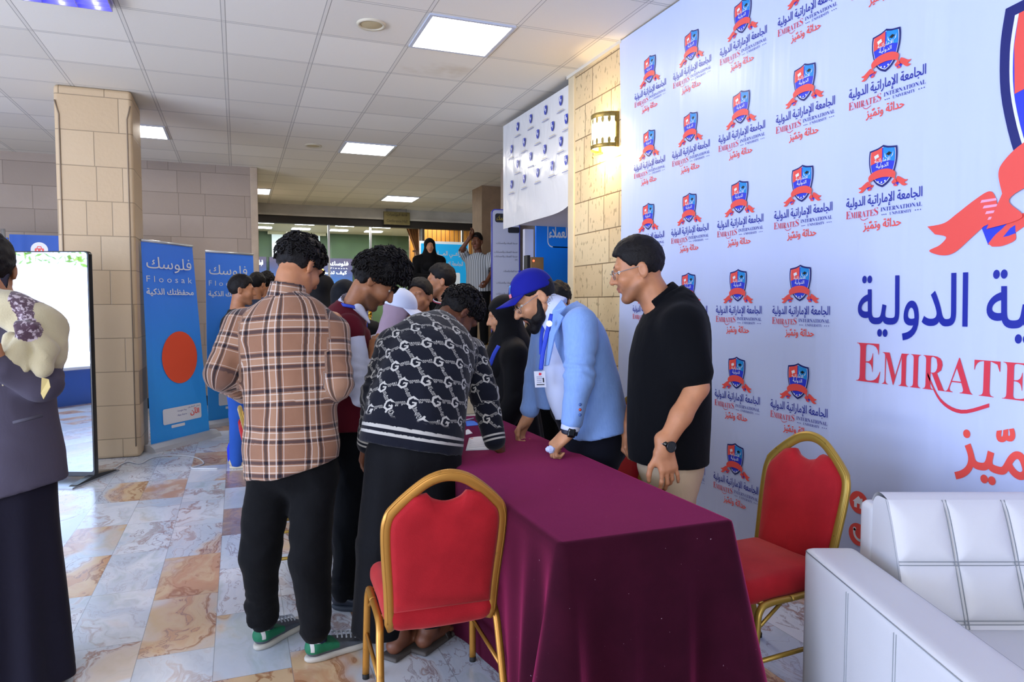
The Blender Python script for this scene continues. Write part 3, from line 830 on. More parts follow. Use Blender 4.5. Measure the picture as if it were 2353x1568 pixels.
for r, row in enumerate(rows):
    for px in row:
        yy = atx(px[0], px[1], 2.668)[1]-6.34; zz = atx(px[0], px[1], 2.668)[2]-2.25
        if yy < -0.765: yy = -0.765
        f = ((-0.012, yy, zz), (0, -1, 0), (0, 0, 1))
        b.flat([(0.85*a_, 0.85*b_) for a_, b_ in sh], M_shield, f)
        f2 = lift(f, 0.002)
        b.flat([(-0.020, 0.030), (-0.004, 0.034), (-0.004, -0.002), (-0.020, -0.006)], M_white, f2); b.flat([(0.004, 0.008), (0.020, 0.008), (0.016, -0.016), (0.004, -0.022)], M_white, f2)
        b.flat([(-0.06, -0.080), (0.06, -0.080), (0.06, -0.084), (-0.06, -0.084)], M('print_gold', '#c9b98a', 0.5), f2); b.flat([(-0.075, -0.092), (0.075, -0.092), (0.075, -0.100), (-0.075, -0.100)], M('print_grey_blue', '#8d94b8', 0.5), f2)
b.obj('front_sheet', None, t)

# ------------------------------------------------------------------ booth boards
nb = NB('booth_blue'); x, y, z = nb.xyz(nb.coord()); n = nb.noise(nb.vec(x, y, z*0.7), 1.2, 2)
nb.inp('Base Color', nb.mix(n, lin('#0f66ea'), lin('#169aff'))); nb.inp('Roughness', 0.4)
b = MB(); b.box((3.26, 7.6, 0), (4.6, 7.64, 2.9), nb.m); fr = ((3.26, 7.597, 0), (1, 0, 0), (0, 0, 1))
ol = rrect(0.14, 2.09, 1.3, 3.2, 0.07); il = rrect(0.152, 2.102, 1.3, 3.2, 0.06)
for i in range(len(ol)-1):
    if ol[i][1] < 2.88 and ol[i+1][1] < 2.88: b.flat([ol[i], ol[i+1], il[i+1], il[i]], M_white, fr)
b.flat([(0.14, 2.16), (0.152, 2.16), (0.152, 2.88), (0.14, 2.88)], M_white, fr); b.flat([(0.21, 2.09), (1.2, 2.09), (1.2, 2.102), (0.21, 2.102)], M_white, fr)
text(b, shape_ar('خدمة العملاء'), M_white, fr, 0.16, 0.66, 2.195, 2.335, 0.03)
text(b, shape_ar('بنك اليمن للتمويل الأصغر'), M_white, fr, 0.22, 0.62, 2.43, 2.475); text(b, 'Yemen Microfinance Bank', M_white, fr, 0.22, 0.62, 2.39, 2.41)
for s in (-1, 1): b.flat([(0.40+s*0.02, 2.52), (0.40+s*0.05, 2.50), (0.40+s*0.02, 2.60), (0.40+s*0.0, 2.62)], M_white, fr)
tag(b.obj('service_board'), 'bright blue customer service booth panel with white lettering behind the cap wearer', 'panel')
b = MB(); b.box((3.14, 7.66, 0), (3.25, 7.72, 2.3), M('booth_white', '#dcdcea', 0.5)); tag(b.obj('booth_post'), 'narrow white booth post left of the blue booth panel', 'post')
t = thing('wooden_cabinet', 'brown wooden cabinet panel seen above the blue cap', 'cabinet', (3.0, 7.08, 0))
b = MB(); b.box((-0.05, -0.06, 0), (0.10, 0.12, 1.93), M('cabinet_wood', '#8a6a45', 0.5, var=0.1)); b.obj('body', None, t, bevel=0.005)
b = MB(); b.box((-0.085, -0.04, 1.66), (-0.05, 0.06, 1.95), M('cabinet_black', '#23242a', 0.4)); b.obj('black_bracket', None, t)
b = MB(); disc(b, M('lamp_red', '#ff5a3a', 0.4, emit=2), ((-0.02, -0.063, 1.89), (1, 0, 0), (0, 0, 1)), 0, 0, 0.012); b.obj('pilot_lamp', None, t)

# information board on the pier
t = thing('information_board', 'tall white information board with dark header and violet rim left of the booths', 'sign', (3.45, 9.13, 0), math.radians(-8))
b = MB(); b.prism(rrect(-0.20, 1.0, 0.20, 2.72, 0.05), 0.04, M('board_rim', '#4c4fb8', 0.4), ((0, 0, 0), (1, 0, 0), (0, 0, 1))); b.obj('rim', None, t)
b = MB(); fr = ((0, -0.044, 0), (1, 0, 0), (0, 0, 1)); b.prism(rrect(-0.185, 1.015, 0.185, 2.705, 0.04), 0.004, M('board_white', '#c3c6da', 0.4), ((0, -0.038, 0), (1, 0, 0), (0, 0, 1)))
f2 = ((0, -0.046, 0), (1, 0, 0), (0, 0, 1))
b.flat(rrect(-0.15, 2.54, 0.19, 2.66, 0.03), M('board_black', '#232228', 0.5), f2); text(b, shape_ar('خدمات العملاء'), M('board_gold', '#b09a3c', 0.5), lift(f2, 0.002), -0.13, 0.17, 2.565, 2.635)
b.flat(rrect(0.03, 2.40, 0.19, 2.48, 0.02), M('board_black'), f2)
for q, (z, w) in enumerate(((2.24, 0.30), (2.12, 0.33), (2.06, 0.33), (2.02, 0.04), (1.86, 0.20), (1.70, 0.30), (1.66, 0.14), (1.55, 0.30), (1.40, 0.28), (1.24, 0.25))):
    text(b, shape_ar('خدمة العملاء والحسابات'), M('board_ink', '#4a4c62', 0.6), f2, 0.165-w, 0.165, z, z+0.034)
b.obj('face', None, t)
b = MB(); b.box((-0.03, -0.04, 0), (0.03, 0.0, 1.05), M_steel); b.box((-0.2, -0.18, 0), (0.2, 0.16, 0.02), M_steel); b.obj('stand', None, t)

# ------------------------------------------------------------------ wall lamp
t = thing('wall_sconce', 'lit half-round wall lamp with pierced brass trim on limestone wall', 'wall lamp', (2.68, 4.83, 2.61))
M_brass = M('aged_brass', '#8f7d46', 0.45, 0.7, var=0.2, vscale=40)
hc = lambda prof, m, mb: mb.lathe(prof, m, 24, (0, 0, 0), PI/2, 3*PI/2)
b = MB(); hc([(0.135, 0.01), (0.135, 0.23)], M('sconce_glass', '#ffe7b0', 0.5, emit=7.0), b); b.obj('shade', None, t)
b = MB(); hc([(0.142, 0.215), (0.144, 0.25), (0.136, 0.252)], M_brass, b); hc([(0.142, -0.01), (0.144, 0.02), (0.136, 0.022)], M_brass, b)
for i in range(9):
    a = PI/2+PI*(i+0.5)/9
    for z0, s in ((0.215, -1), (0.02, 1)):
        f = ((0.1435*math.cos(a), 0.1435*math.sin(a), z0), (-math.sin(a), math.cos(a), 0), (0, 0, 1))
        b.flat([(0.012*math.cos(2*PI*k/10), s*0.018+0.026*math.sin(2*PI*k/10)) for k in range(10)], M_brass, f)
for s in (-1, 1): b.box((-0.025, s*0.138-0.008, -0.01), (0.0, s*0.138+0.008, 0.25), M_brass)
b.obj('brass_trim', None, t)
b = MB(); b.tube(catmull([(-0.005, 0.10, -0.01), (-0.07, 0.10, -0.03), (-0.10, 0.08, -0.055)], 5), 0.008, M_brass, 8); b.obj('bracket', None, t)
l = bpy.data.lights.new('sconce_bulb', 'POINT'); l.energy = 9; l.color = (1, 0.72, 0.36); l.shadow_soft_size = 0.04
o = bpy.data.objects.new('sconce_bulb', l); COL.objects.link(o); o.parent = t; o.location = (-0.07, 0, -0.05)

# ------------------------------------------------------------------ roll-up banners on the left
nb = NB('rollup_blue'); x, y, z = nb.xyz(nb.coord())
nb.inp('Base Color', nb.mix(nb.step(z, 0.1, 2.0), lin('#2fa6ff'), lin('#4c8cff'))); nb.inp('Roughness', 0.4); M_roll = nb.m
def rollup(name, label, A, B_, A2, B2, full):
    A, B_, A2, B2 = [Vector(q) for q in (A, B_, A2, B2)]
    c = (A+B_)/2; t = thing(name, label, 'banner', (c.x, c.y, 0), 0, 'blue roll-up banners')
    A, B_, A2, B2 = [q-Vector((c.x, c.y, 0)) for q in (A, B_, A2, B2)]
    u = (B_-A).normalized(); v = (A2-A).normalized(); n = u.cross(v); w = (B_-A).length; H = (A2-A).length
    fr = (A, u, v)
    b = MB(); b.add([A, B_, B2, A2, A-n*0.004, B_-n*0.004, B2-n*0.004, A2-n*0.004], [(0, 1, 2, 3), (7, 6, 5, 4), (0, 4, 5, 1), (1, 5, 6, 2), (2, 6, 7, 3), (3, 7, 4, 0)], M_roll)
    f = lift(fr, 0.002); fx = w
    text(b, shape_ar('فلوسك'), M_white, f, 0.06*fx, 0.80*fx, H*0.855, H*0.93, 0.0, 3)
    text(b, 'F l o o s a k', M_white, f, 0.05*fx, 0.80*fx, H*0.805, H*0.835, -0.005, 2)
    text(b, shape_ar('محفظتك الذكية'), M_white, f, 0.04*fx, 0.82*fx, H*0.735, H*0.775, 0.02, 2)
    disc(b, M('rollup_red', '#f25a3a', 0.4), f, 0.53*fx, H*0.42, 0.30*fx, 32, H*0.135)
    b.flat(rrect(0.20*fx, H*0.085, 0.86*fx, H*0.165, 0.02), M_white, f)
    f2 = lift(f, 0.001)
    text(b, shape_ar('الآن'), M_red, f2, 0.66*fx, 0.82*fx, H*0.105, H*0.145, 0.03); text(b, shape_ar('حمل التطبيق'), M_blue, f2, 0.62*fx, 0.84*fx, H*0.148, H*0.158)
    for k in range(2): text(b, ('Google Play', 'App Store')[k], M_blue, f2, 0.44*fx, 0.60*fx, H*(0.138-0.022*k), H*(0.148-0.022*k))
    b.flat(rrect(0.33*fx, H*0.062, 0.56*fx, H*0.077, 0.008), M_white, f)
    b.obj('printed_sheet', None, t)
    b = MB(); b.tube([A2+v*0.01, B2+v*0.01], 0.014, M('rollup_rail', '#d6dade', 0.3, 0.6), 8); b.obj('top_rail', None, t)
    b = MB(); q = Vector((u.x, u.y, 0)).normalized(); p = Vector((-q.y, q.x, 0))
    a0 = A-q*0.05; b0 = B_+q*0.07
    prof = [(-0.10, 0), (0.10, 0), (0.08, 0.035), (0.03, 0.07), (-0.03, 0.07), (-0.08, 0.035)]
    vs = [Vector((e.x, e.y, 0))+p*x+Vector((0, 0, z)) for e in (a0, b0) for x, z in prof]
    b.add(vs, [tuple(range(6)), tuple(range(11, 5, -1))]+[(i+6, (i+1) % 6+6, (i+1) % 6, i) for i in range(6)], M('rollup_base', '#c9cdd3', 0.3, 0.25)); b.obj('base', None, t)
    b = MB(); m = (A+B_)/2-n*0.02; b.tube([(m.x, m.y, 0.05), tuple((A2+B2)/2-n*0.02)], 0.008, M('rollup_pole', '#8e9196', 0.3, 0.9), 8); b.obj('support_pole', None, t)
    return t
rollup('rollup_banner', 'front blue roll-up banner with a red disc, beside the stone column', (-0.80, 7.55, 0.06), (-0.305, 8.2, 0.06), (-0.84, 7.54, 2.02), (-0.43, 8.14, 2.02), True)
rollup('rollup_banner', 'rear blue roll-up banner partly hidden behind the plaid shirt', (-0.34, 8.85, 0.06), (0.22, 9.25, 0.06), (-0.33, 8.85, 2.02), (0.19, 9.22, 2.02), False)

# blue stand walls behind the column
t = thing('exhibition_stand', 'deep blue exhibition panel with a round shop bag icon behind the kiosk', 'panel', (-2.0, 9.5, 0))
b = MB(); b.box((-0.38, 0, 0.02), (0.85, 0.03, 2.21), M('stand_blue', '#0c4fb0', 0.4)); f = ((0, -0.003, 0), (1, 0, 0), (0, 0, 1))
disc(b, M_white, f, -0.095, 2.045, 0.085, 28); f2 = lift(f, 0.002)
b.flat(rrect(-0.14, 1.99, -0.05, 2.06, 0.01), M_red, f2); b.flat([(-0.122, 2.06), (-0.112, 2.085), (-0.078, 2.085), (-0.068, 2.06), (-0.076, 2.06), (-0.084, 2.077), (-0.106, 2.077), (-0.114, 2.06)], M_red, f2)
for s in (-1, 1): b.flat([(-0.095+s*0.02-0.006, 2.03), (-0.095+s*0.02+0.006, 2.03), (-0.095+s*0.02+0.006, 2.045), (-0.095+s*0.02-0.006, 2.045)], M_white, lift(f2, 0.001))
b.obj('printed_panel', None, t)
b = MB(); b.box((-0.38, 0.03, 0), (-0.34, 0.3, 0.03), M_steel); b.obj('foot', None, t)
b = MB(); b.box((0.6, 0.03, 0), (0.64, 0.3, 0.03), M_steel); b.obj('foot', None, t)
b = MB(); b.tube([(-2.36, 9.2, 0), (-2.36, 9.2, 2.24)], 0.022, M('chrome', '#d5d7da', 0.12, 1.0), 14); b.tube([(-2.36, 9.2, 0.0), (-2.36, 9.2, 0.02)], 0.12, M('chrome'), 20)
tag(b.obj('chrome_post'), 'chrome post beside the deep blue panel at the left edge', 'post')
b = MB(); b.box((-3.2, 9.6, 0.0), (-2.42, 9.63, 2.18), M('stand_blue')); b.box((-3.2, 9.598, 2.12), (-2.42, 9.6, 2.16), M_white); tag(b.obj('exhibition_stand'), 'second blue panel cut off by the left edge, left of the chrome post', 'panel')

# ------------------------------------------------------------------ display kiosk
t = thing('display_kiosk', 'tall free-standing display kiosk with glossy bright screen left of the column', 'kiosk', (-1.405, 6.62, 0), -YAW+math.radians(-2))
w = 0.345; M_kb = M('kiosk_black', '#17191c', 0.3)
b = MB(); b.prism(rrect(-w, 0.03, w, 1.845, 0.03), 0.05, M_kb, ((0, 0.03, 0), (1, 0, 0), (0, 0, 1))); b.obj('housing', None, t, bevel=0.006)
nb = NB('kiosk_glass'); nb.inp('Base Color', (0.012, 0.016, 0.02)); nb.inp('Roughness', 0.02); nb.inp('Metallic', 0.0); nb.inp('Specular IOR Level', 1.0); nb.inp('IOR', 3.2)
b = MB(); b.prism(rrect(-w+0.012, 0.07, w-0.012, 1.835, 0.02), 0.004, nb.m, ((0, -0.019, 0), (1, 0, 0), (0, 0, 1))); b.obj('screen', None, t)
b = MB()
for s in (-1, 1):
    b.grid(lambda u, v: (s*(w-0.03)+(v-0.5)*0.05, -0.30+0.62*u, 0.03*math.sin(PI*u)**0.5+0.002), 16, 2, M_kb)
    b.prism([(-0.30, 0), (0.32, 0), (0.26, 0.022), (0.06, 0.045), (-0.02, 0.045), (-0.24, 0.02)], 0.055, M_kb, ((s*(w-0.03)-0.027, 0, 0), (0, 1, 0), (0, 0, 1)))
b.prism([(-w, -0.30), (w, -0.30), (w, 0.30), (-w, 0.30)], 0.012, M('kiosk_plate', '#9fa6ae', 0.3, 0.6), ((0, 0, 0.001), (1, 0, 0), (0, 1, 0)))
b.obj('foot_stand', None, t)
cab = [atz(x, y, 0.006) for x, y in ((262, 1078), (292, 1062), (322, 1066), (352, 1052), (400, 1047), (450, 1052), (468, 1066), (440, 1076), (500, 1078))]
b = MB(); b.tube(catmull(cab, 8), 0.006, M('cable_white', '#c9ccd0', 0.5), 6); tag(b.obj('power_cable'), 'thin white power cable running from the kiosk across the marble floor', 'cable')

# things outside the frame, left of it, that the kiosk screen mirrors
t = thing('exhibition_table', 'blue exhibition table mirrored low in the kiosk screen', 'table', (-5.7, 3.75, 0))
b = MB(); b.box((-0.25, -0.42, 0), (0.25, 0.42, 0.50), M('stand_blue')); b.obj('front_cover', None, t)
b = MB(); b.box((-0.28, -0.45, 0.50), (0.28, 0.45, 0.54), M('counter_white', '#d9dbe4', 0.4)); b.obj('top', None, t)
nb = NB('sunlit_leaves'); nt = nb.nt; tl = nb.n('ShaderNodeBsdfTranslucent'); tl.inputs[0].default_value = (*lin('#9fc04a'), 1); nt.links.new(tl.outputs[0], nt.nodes['Material Output'].inputs[0])
b = MB(); rg = random.Random(2)
for _ in range(700):
    c = Vector((-6.1+rg.uniform(-0.15, 0.15), rg.uniform(3.1, 5.4), rg.uniform(2.0, 2.75))); u = Vector([rg.uniform(-1, 1) for _ in range(3)]).normalized(); v = u.orthogonal().normalized(); r = rg.uniform(0.04, 0.09)
    b.add([c-u*r, c+v*r*0.45, c+u*r, c-v*r*0.45], [(0, 1, 2, 3)], nb.m)
b.tube([(-6.1, 3.0, 2.72), (-6.1, 5.5, 2.72)], 0.02, M('vine_stem', '#4a3a22', 0.8), 8)
tag(b.obj('climbing_vine'), 'green vine above the entrance mirrored at the top of the kiosk screen', 'plant', None, 'stuff')
# ------------------------------------------------------------------ banquet chairs
nb = NB('red_velvet'); co = nb.coord(); n = nb.noise(co, 6, 4, 0.6); n2 = nb.noise(co, 260, 2)
nb.inp('Base Color', nb.mix(nb.step(n, 0.3, 0.75), lin('#980f1b'), lin('#ac1722'))); nb.inp('Roughness', 0.75); nb.inp('Sheen Weight', 0.35); nb.inp('Sheen Tint', lin('#ff9a90')); nb.inp('Specular IOR Level', 0.2)
nb.bump(n2+n*0.6, 0.2, 0.004); M_velvet = nb.m
def goldmat(name, col, wear):
    nb = NB(name); co = nb.coord(); n = nb.noise(co, 30, 5, 0.6)
    nb.inp('Base Color', nb.mix(nb.step(n, 0.62, 0.72)*wear, lin(col), lin('#3d2c14'))); nb.inp('Metallic', 0.55); nb.inp('Roughness', 0.38); nb.bump(n, 0.08, 0.003)
    return nb.m
M_gold = goldmat('gold_painted_tube', '#b98338', 0.25); M_gold2 = goldmat('worn_gold_tube', '#a98a3c', 0.8)
def outline(w0=0.195, w1=0.215, z0=0.40, top=0.93, inset=0.0):
    L = [(-w0+inset, z0), (-w0-0.006+inset, 0.52), (-w1+inset, 0.70), (-w1+0.004+inset, 0.785-inset*0.4), (-w1+0.035+inset, 0.83-inset*0.7), (-0.115+inset*0.3, 0.885-inset), (-0.06, 0.918-inset), (0, 0.93-inset)]
    return L
LEAN = lambda z: -0.205-0.22*(max(z-0.40, 0))**1.15               # the back leans away from the seat
def make_chair(label, gold, loc, rz, sc=(0.90, 0.96, 0.965)):
    t = thing('banquet_chair', label, 'chair', loc, rz, 'red banquet chairs'); t.scale = sc
    s = SDF(0.011); s.rbox((0, 0.005, 0.430), (0.216, 0.222, 0.044), 0.036, puff=0.020); s.rbox((0, -0.12, 0.400), (0.19, 0.10, 0.040), 0.036, k=0.03); s.wrinkle(0.003, (9, 9, 9), 3)
    sdf_obj('seat', s, M_velvet, t)
    # back pad with the hand hole left open under the frame's crown
    L = outline(inset=0.012); half = L[:]
    prof = p2(bez(half, 5)); prof = [p for p in prof if p[1] < 0.872]
    notch = [(-0.075, 0.872), (-0.05, 0.850), (0, 0.838), (0.05, 0.850), (0.075, 0.872)]
    pts = prof+p2(bez(notch, 4))+[(-x, z) for x, z in prof[::-1]]
    pts = [(x, z) for x, z in pts if z > 0.47]; pts = [(-0.185, 0.44)]+pts+[(0.185, 0.44)]
    b = MB(); n = len(pts); rings = []
    for off, y in ((0.0, 0.0), (0.004, 0.016), (0.020, 0.026), (0.07, 0.031)):
        c = np.array([0, 0.66]); P = np.array(pts); d = P-c; l = np.linalg.norm(d, axis=1, keepdims=True); rings.append((c+d*(1-off/l*1.0), y))
    vs = []; fs = []
    for side in (1, -1):
        base = len(vs)
        for P, y in rings: vs += [(p[0], LEAN(p[1])+0.0+side*y, p[1]) for p in P]
        for r in range(len(rings)-1):
            for i in range(n):
                j = (i+1) % n; q = (base+r*n+i, base+r*n+j, base+(r+1)*n+j, base+(r+1)*n+i); fs.append(q if side < 0 else q[::-1])
        cap = [base+(len(rings)-1)*n+i for i in range(n)]; fs.append(tuple(cap if side < 0 else cap[::-1]))
    b.add(vs, fs, M_velvet, True); b.obj('backrest', None, t)
    L = outline(); path = [(x, z) for x, z in L]+[(-x, z) for x, z in L[::-1][1:]]
    b = MB(); P3 = [(x, LEAN(z), z) for x, z in p2(bez(path, 6))]
    P3 = [(P3[0][0]+0.03, P3[0][1]+0.05, 0.375), (P3[0][0]+0.006, P3[0][1]+0.015, 0.378)]+P3+[(P3[-1][0]-0.006, P3[-1][1]+0.015, 0.378), (P3[-1][0]-0.03, P3[-1][1]+0.05, 0.375)]
    b.tube(P3, 0.014, gold, 12, sq=(0.012, 0.021), ref=(0, 1, 0))
    for dy in (-0.007, 0.007): b.tube([(x*1.052 if abs(x) > 0.03 else x, y+dy, z+(0.011 if z > 0.8 else 0)) for x, y, z in P3[2:-2]], 0.0045, gold, 6)
    b.obj('back_frame', None, t)
    for s_ in (-1, 1):
        x = s_*0.226
        for k, pts in enumerate((catmull([(x, 0.02, 0.392), (x, 0.12, 0.392), (x, 0.165, 0.375), (x*1.02, 0.185, 0.30), (x*1.05, 0.205, 0.012)], 5),
                                 catmull([(x, 0.02, 0.392), (x, -0.10, 0.392), (x, -0.155, 0.372), (x*1.02, -0.185, 0.30), (x*1.06, -0.265, 0.012)], 5))):
            b = MB(); b.tube(pts, 0.013, gold, 10, sq=(0.015, 0.012), ref=(1, 0, 0)); q = b.obj('leg', None, t)
            b = MB(); e = pts[-1]; b.tube([(e[0], e[1], 0.0), (e[0], e[1], 0.02)], 0.015, M('rubber_black', '#1a1a1a', 0.8), 10); b.obj('foot_cap', None, q)
        b = MB(); b.tube([(x*1.03, 0.188, 0.19), (x*1.03, -0.215, 0.19)], 0.009, gold, 8); b.tube([(x, 0.19, 0.30), (x*0.97, 0.05, 0.385)], 0.007, gold, 6); b.obj('side_stretcher', None, t)
    b = MB(); b.tube([(-0.226, 0.14, 0.388), (0.226, 0.14, 0.388)], 0.01, gold, 8); b.obj('seat_rail', None, t)
    b = MB(); b.tube([(-0.226, -0.12, 0.388), (0.226, -0.12, 0.388)], 0.01, gold, 8); b.obj('seat_rail', None, t)
    return t
make_chair('red banquet chair with shiny gold frame nearest the camera, its back to us', M_gold, (0.628, 2.43, 0), math.radians(-3), (0.885, 0.945, 0.945))
make_chair('red banquet chair with worn gold frame between the tablecloth and the white sofa', M_gold2, (1.812, 2.13, 0), math.radians(94))
make_chair('red banquet chair half hidden between the blazer man and the black polo man', M_gold2, (1.80, 3.44, 0), math.radians(92))
make_chair('red banquet chair seen through the plaid man\'s legs', M_gold2, (0.30, 3.76, 0), math.radians(-88))

# ------------------------------------------------------------------ draped table
nb = NB('maroon_felt'); co = nb.coord(); n = nb.noise(co, 5, 4, 0.6); f = nb.noise(co, 420, 2); x, y, z = nb.xyz(co)
c = nb.mix(nb.step(n, 0.3, 0.7), lin('#280514'), lin('#32081a'))
lint = nb.step(nb.noise(co, 130, 2, 0.4), 0.785, 0.81)
nb.inp('Base Color', nb.mix(lint*0.6, c, lin('#c9a8b8'))); nb.inp('Roughness', 0.95); nb.inp('Specular IOR Level', 0.1); nb.inp('Sheen Weight', 0.8); nb.inp('Sheen Tint', lin('#e04a8c')); nb.inp('Sheen Roughness', 0.36)
nb.bump(f+n*0.5, 0.25, 0.003); M_cloth = nb.m
TX0, TX1, TY0, TY1, TZ = 0.832, 1.425, 1.765, 4.02, 0.75
def cloth():
    cx, cy = (TX0+TX1)/2, (TY0+TY1)/2; hx, hy = (TX1-TX0)/2, (TY1-TY0)/2
    per = []; r = 0.02
    corners = [(-hx, -hy, 225), (hx, -hy, -45), (hx, hy, 45), (-hx, hy, 135)]
    for i in range(4):
        x0, y0, a0 = corners[i]; x1, y1, a1 = corners[(i+1) % 4]
        sx, sy = (1 if x0 > 0 else -1), (1 if y0 > 0 else -1)
        for k in range(-4, 5):
            a = math.radians(a0+k*11.25); per.append((x0-sx*r+r*math.cos(a), y0-sy*r+r*math.sin(a), math.cos(a), math.sin(a)))
        nx, ny = math.cos(math.radians(a0+45)), math.sin(math.radians(a0+45)); L = math.hypot(x1-x0, y1-y0); m = int(L/0.022)
        for k in range(1, m):
            t = r+(L-2*r)*k/m; per.append((x0+(x1-x0)*t/L+0*nx, y0+(y1-y0)*t/L, nx, ny))
    n = len(per); vs = []; fs = []
    def cd(x, y): return min(math.hypot(x-c[0], y-c[1]) for c in corners), min(range(4), key=lambda i: math.hypot(x-corners[i][0], y-corners[i][1]))
    M_ = 26
    zs = [(0.75, -0.012), (0.7495, -0.004), (0.745, 0.004), (0.735, 0.008)]
    for j in range(4):
        for x, y, nx, ny in per: vs.append((cx+x+nx*zs[j][1], cy+y+ny*zs[j][1], zs[j][0]))
    for j in range(1, M_+1):
        t = j/M_; z = 0.735-0.728*t
        for k, (x, y, nx, ny) in enumerate(per):
            ds, ci = cd(x, y); big = 1.0 if ci in (0, 1) else 0.7
            s = x*1.7+y*1.3
            o = 0.008+0.030*t+t*big*(0.15*math.exp(-(ds/0.055)**2)-0.035*math.exp(-((ds-0.12)/0.05)**2)+0.030*math.exp(-((ds-0.20)/0.045)**2)-0.018*math.exp(-((ds-0.29)/0.06)**2)+0.012*math.exp(-((ds-0.40)/0.07)**2))
            if nx < -0.7 and abs(ny) < 0.3: o -= t*0.015+t*0.085*math.exp(-((y+cy-2.50)/0.34)**4)
            o += t*(0.010*math.sin(x*11+y*9.3)+0.006*math.sin(x*23+y*19+1.0))
            vs.append((cx+x+nx*o, cy+y+ny*o, z+0.0))
    for j in range(M_+3):
        for i in range(n): fs.append((j*n+i, (j+1)*n+i, (j+1)*n+(i+1) % n, j*n+(i+1) % n))
    fs = [f[::-1] for f in fs]
    top = len(vs); e = 0.013
    b = MB(); b.add(vs, fs, M_cloth, True)
    b.add([(x, y, 0.75) for x, y in ((TX0+e-0.002, TY0+e-0.002), (TX1-e+0.002, TY0+e-0.002), (TX1-e+0.002, TY1-e+0.002), (TX0+e-0.002, TY1-e+0.002))], [(0, 1, 2, 3)], M_cloth)
    return b.obj('tablecloth')
tag(cloth(), 'long maroon felt tablecloth draped over the registration table down to the floor', 'tablecloth')
def slab(name, label, cat, poly, th, mat, prints=None, rz=None, group=None):
    b = MB(); b.prism(poly, th, mat, ((0, 0, 0), (1, 0, 0), (0, 1, 0)))
    if prints: prints(b)
    return tag(b.obj(name), label, cat, group)
M_paper = M('paper_white', '#e8e9f2', 0.6, var=0.02)
def sheet(pix, label, mat, ink=None, z=0.7515, th=0.0012, name='paper_sheet', cat='paper'):
    P = [atz(x, y, z) for x, y in pix]; c = sum(P)/4
    t = MB(); u = (P[1]-P[0]); v = (P[3]-P[0])
    def f(a, b_): q = P[0]*(1-a)*(1-b_)+P[1]*a*(1-b_)+P[2]*a*b_+P[3]*(1-a)*b_; return (q[0], q[1], z+0.004*math.sin(PI*a)*b_*b_)
    t.grid(f, 8, 6, mat)
    for (a0, b0, a1, b1, m) in ink or []:
        q = [f(a0, b0), f(a1, b0), f(a1, b1), f(a0, b1)]; t.add([(p[0], p[1], p[2]+0.0008) for p in q], [(0, 1, 2, 3)], m)
    return tag(t.obj(name, solid=th), label, cat)
sheet([(1070, 1036), (1124, 1034), (1122, 1004), (1078, 1007)], 'white form lying on the maroon cloth under the patterned sweater arm', M_paper,
      [(0.10, 0.9, 0.22, 0.94, M_red)]+[(0.1, 0.2+0.08*k, 0.85, 0.205+0.08*k, M('form_ink', '#9aa0b8', 0.6)) for k in range(8)])
sheet([(1072, 980), (1104, 977), (1090, 968), (1070, 969)], 'bright blue leaflet on the maroon cloth behind the white form', M('leaflet_blue', '#2f74e0', 0.5))
sheet([(1070, 1000), (1086, 996), (1078, 988), (1070, 990)], 'small white slip beside the blue leaflet', M_paper)
b = MB(); b.tube([atz(1070, 966, 0.756), atz(1088, 962, 0.756)], 0.004, M('pen_white', '#d8d8e0', 0.3), 8); tag(b.obj('pen'), 'white pen on the far part of the maroon cloth', 'pen')

# ------------------------------------------------------------------ white sofa
nb = NB('white_leather'); co = nb.coord(); n = nb.noise(co, 3, 3); g = nb.noise(co, 220, 3)
nb.inp('Base Color', nb.mix(n, lin('#cbccd0'), lin('#d5d6da'))); nb.inp('Roughness', 0.42); nb.inp('Specular IOR Level', 0.4); nb.bump(g*0.4+n, 0.18, 0.004); M_lea = nb.m
M_seam = M('seam_thread', '#868c92', 0.7)
t = thing('sofa', 'white leather armchair with stitched panels in the bottom right corner', 'sofa', (0, 0, 0), -YAW)
# local x = to the right of the view, y = away from it
def cushion(name, lo, hi, r=0.03, puff=0.0, R=None, cell=0.0125):
    c = (A3(lo)+A3(hi))/2; h = (A3(hi)-A3(lo))/2; s = SDF(cell); s.rbox(c, h, r, R, puff=puff); return sdf_obj(name, s, M_lea, t)
def seam(b, pts, r=0.0016): b.tube(pts, r, M_seam, 5)
for x0, x1, lab in ((0.99, 1.165, 'armrest'), (1.69, 1.86, 'armrest')):
    q = cushion(lab, (x0, 1.30, 0.05), (x1, 2.36, 0.60), 0.022, cell=0.014)
    b = MB()
    for yy in (1.52, 1.78, 2.04):
        for d in (-0.006, 0.006):
            seam(b, [(x0-0.0005, yy+d, 0.07), (x0-0.0005, yy+d, 0.57)])
    seam(b, [(x0+0.0015, 1.32, 0.588), (x0+0.0015, 2.34, 0.588)]); seam(b, [(x1-0.0015, 1.32, 0.588), (x1-0.0015, 2.34, 0.588)])
    b.obj('stitching', None, q)
q = cushion('back_frame', (1.212, 2.33, 0.05), (1.69, 2.43, 0.745), 0.02)
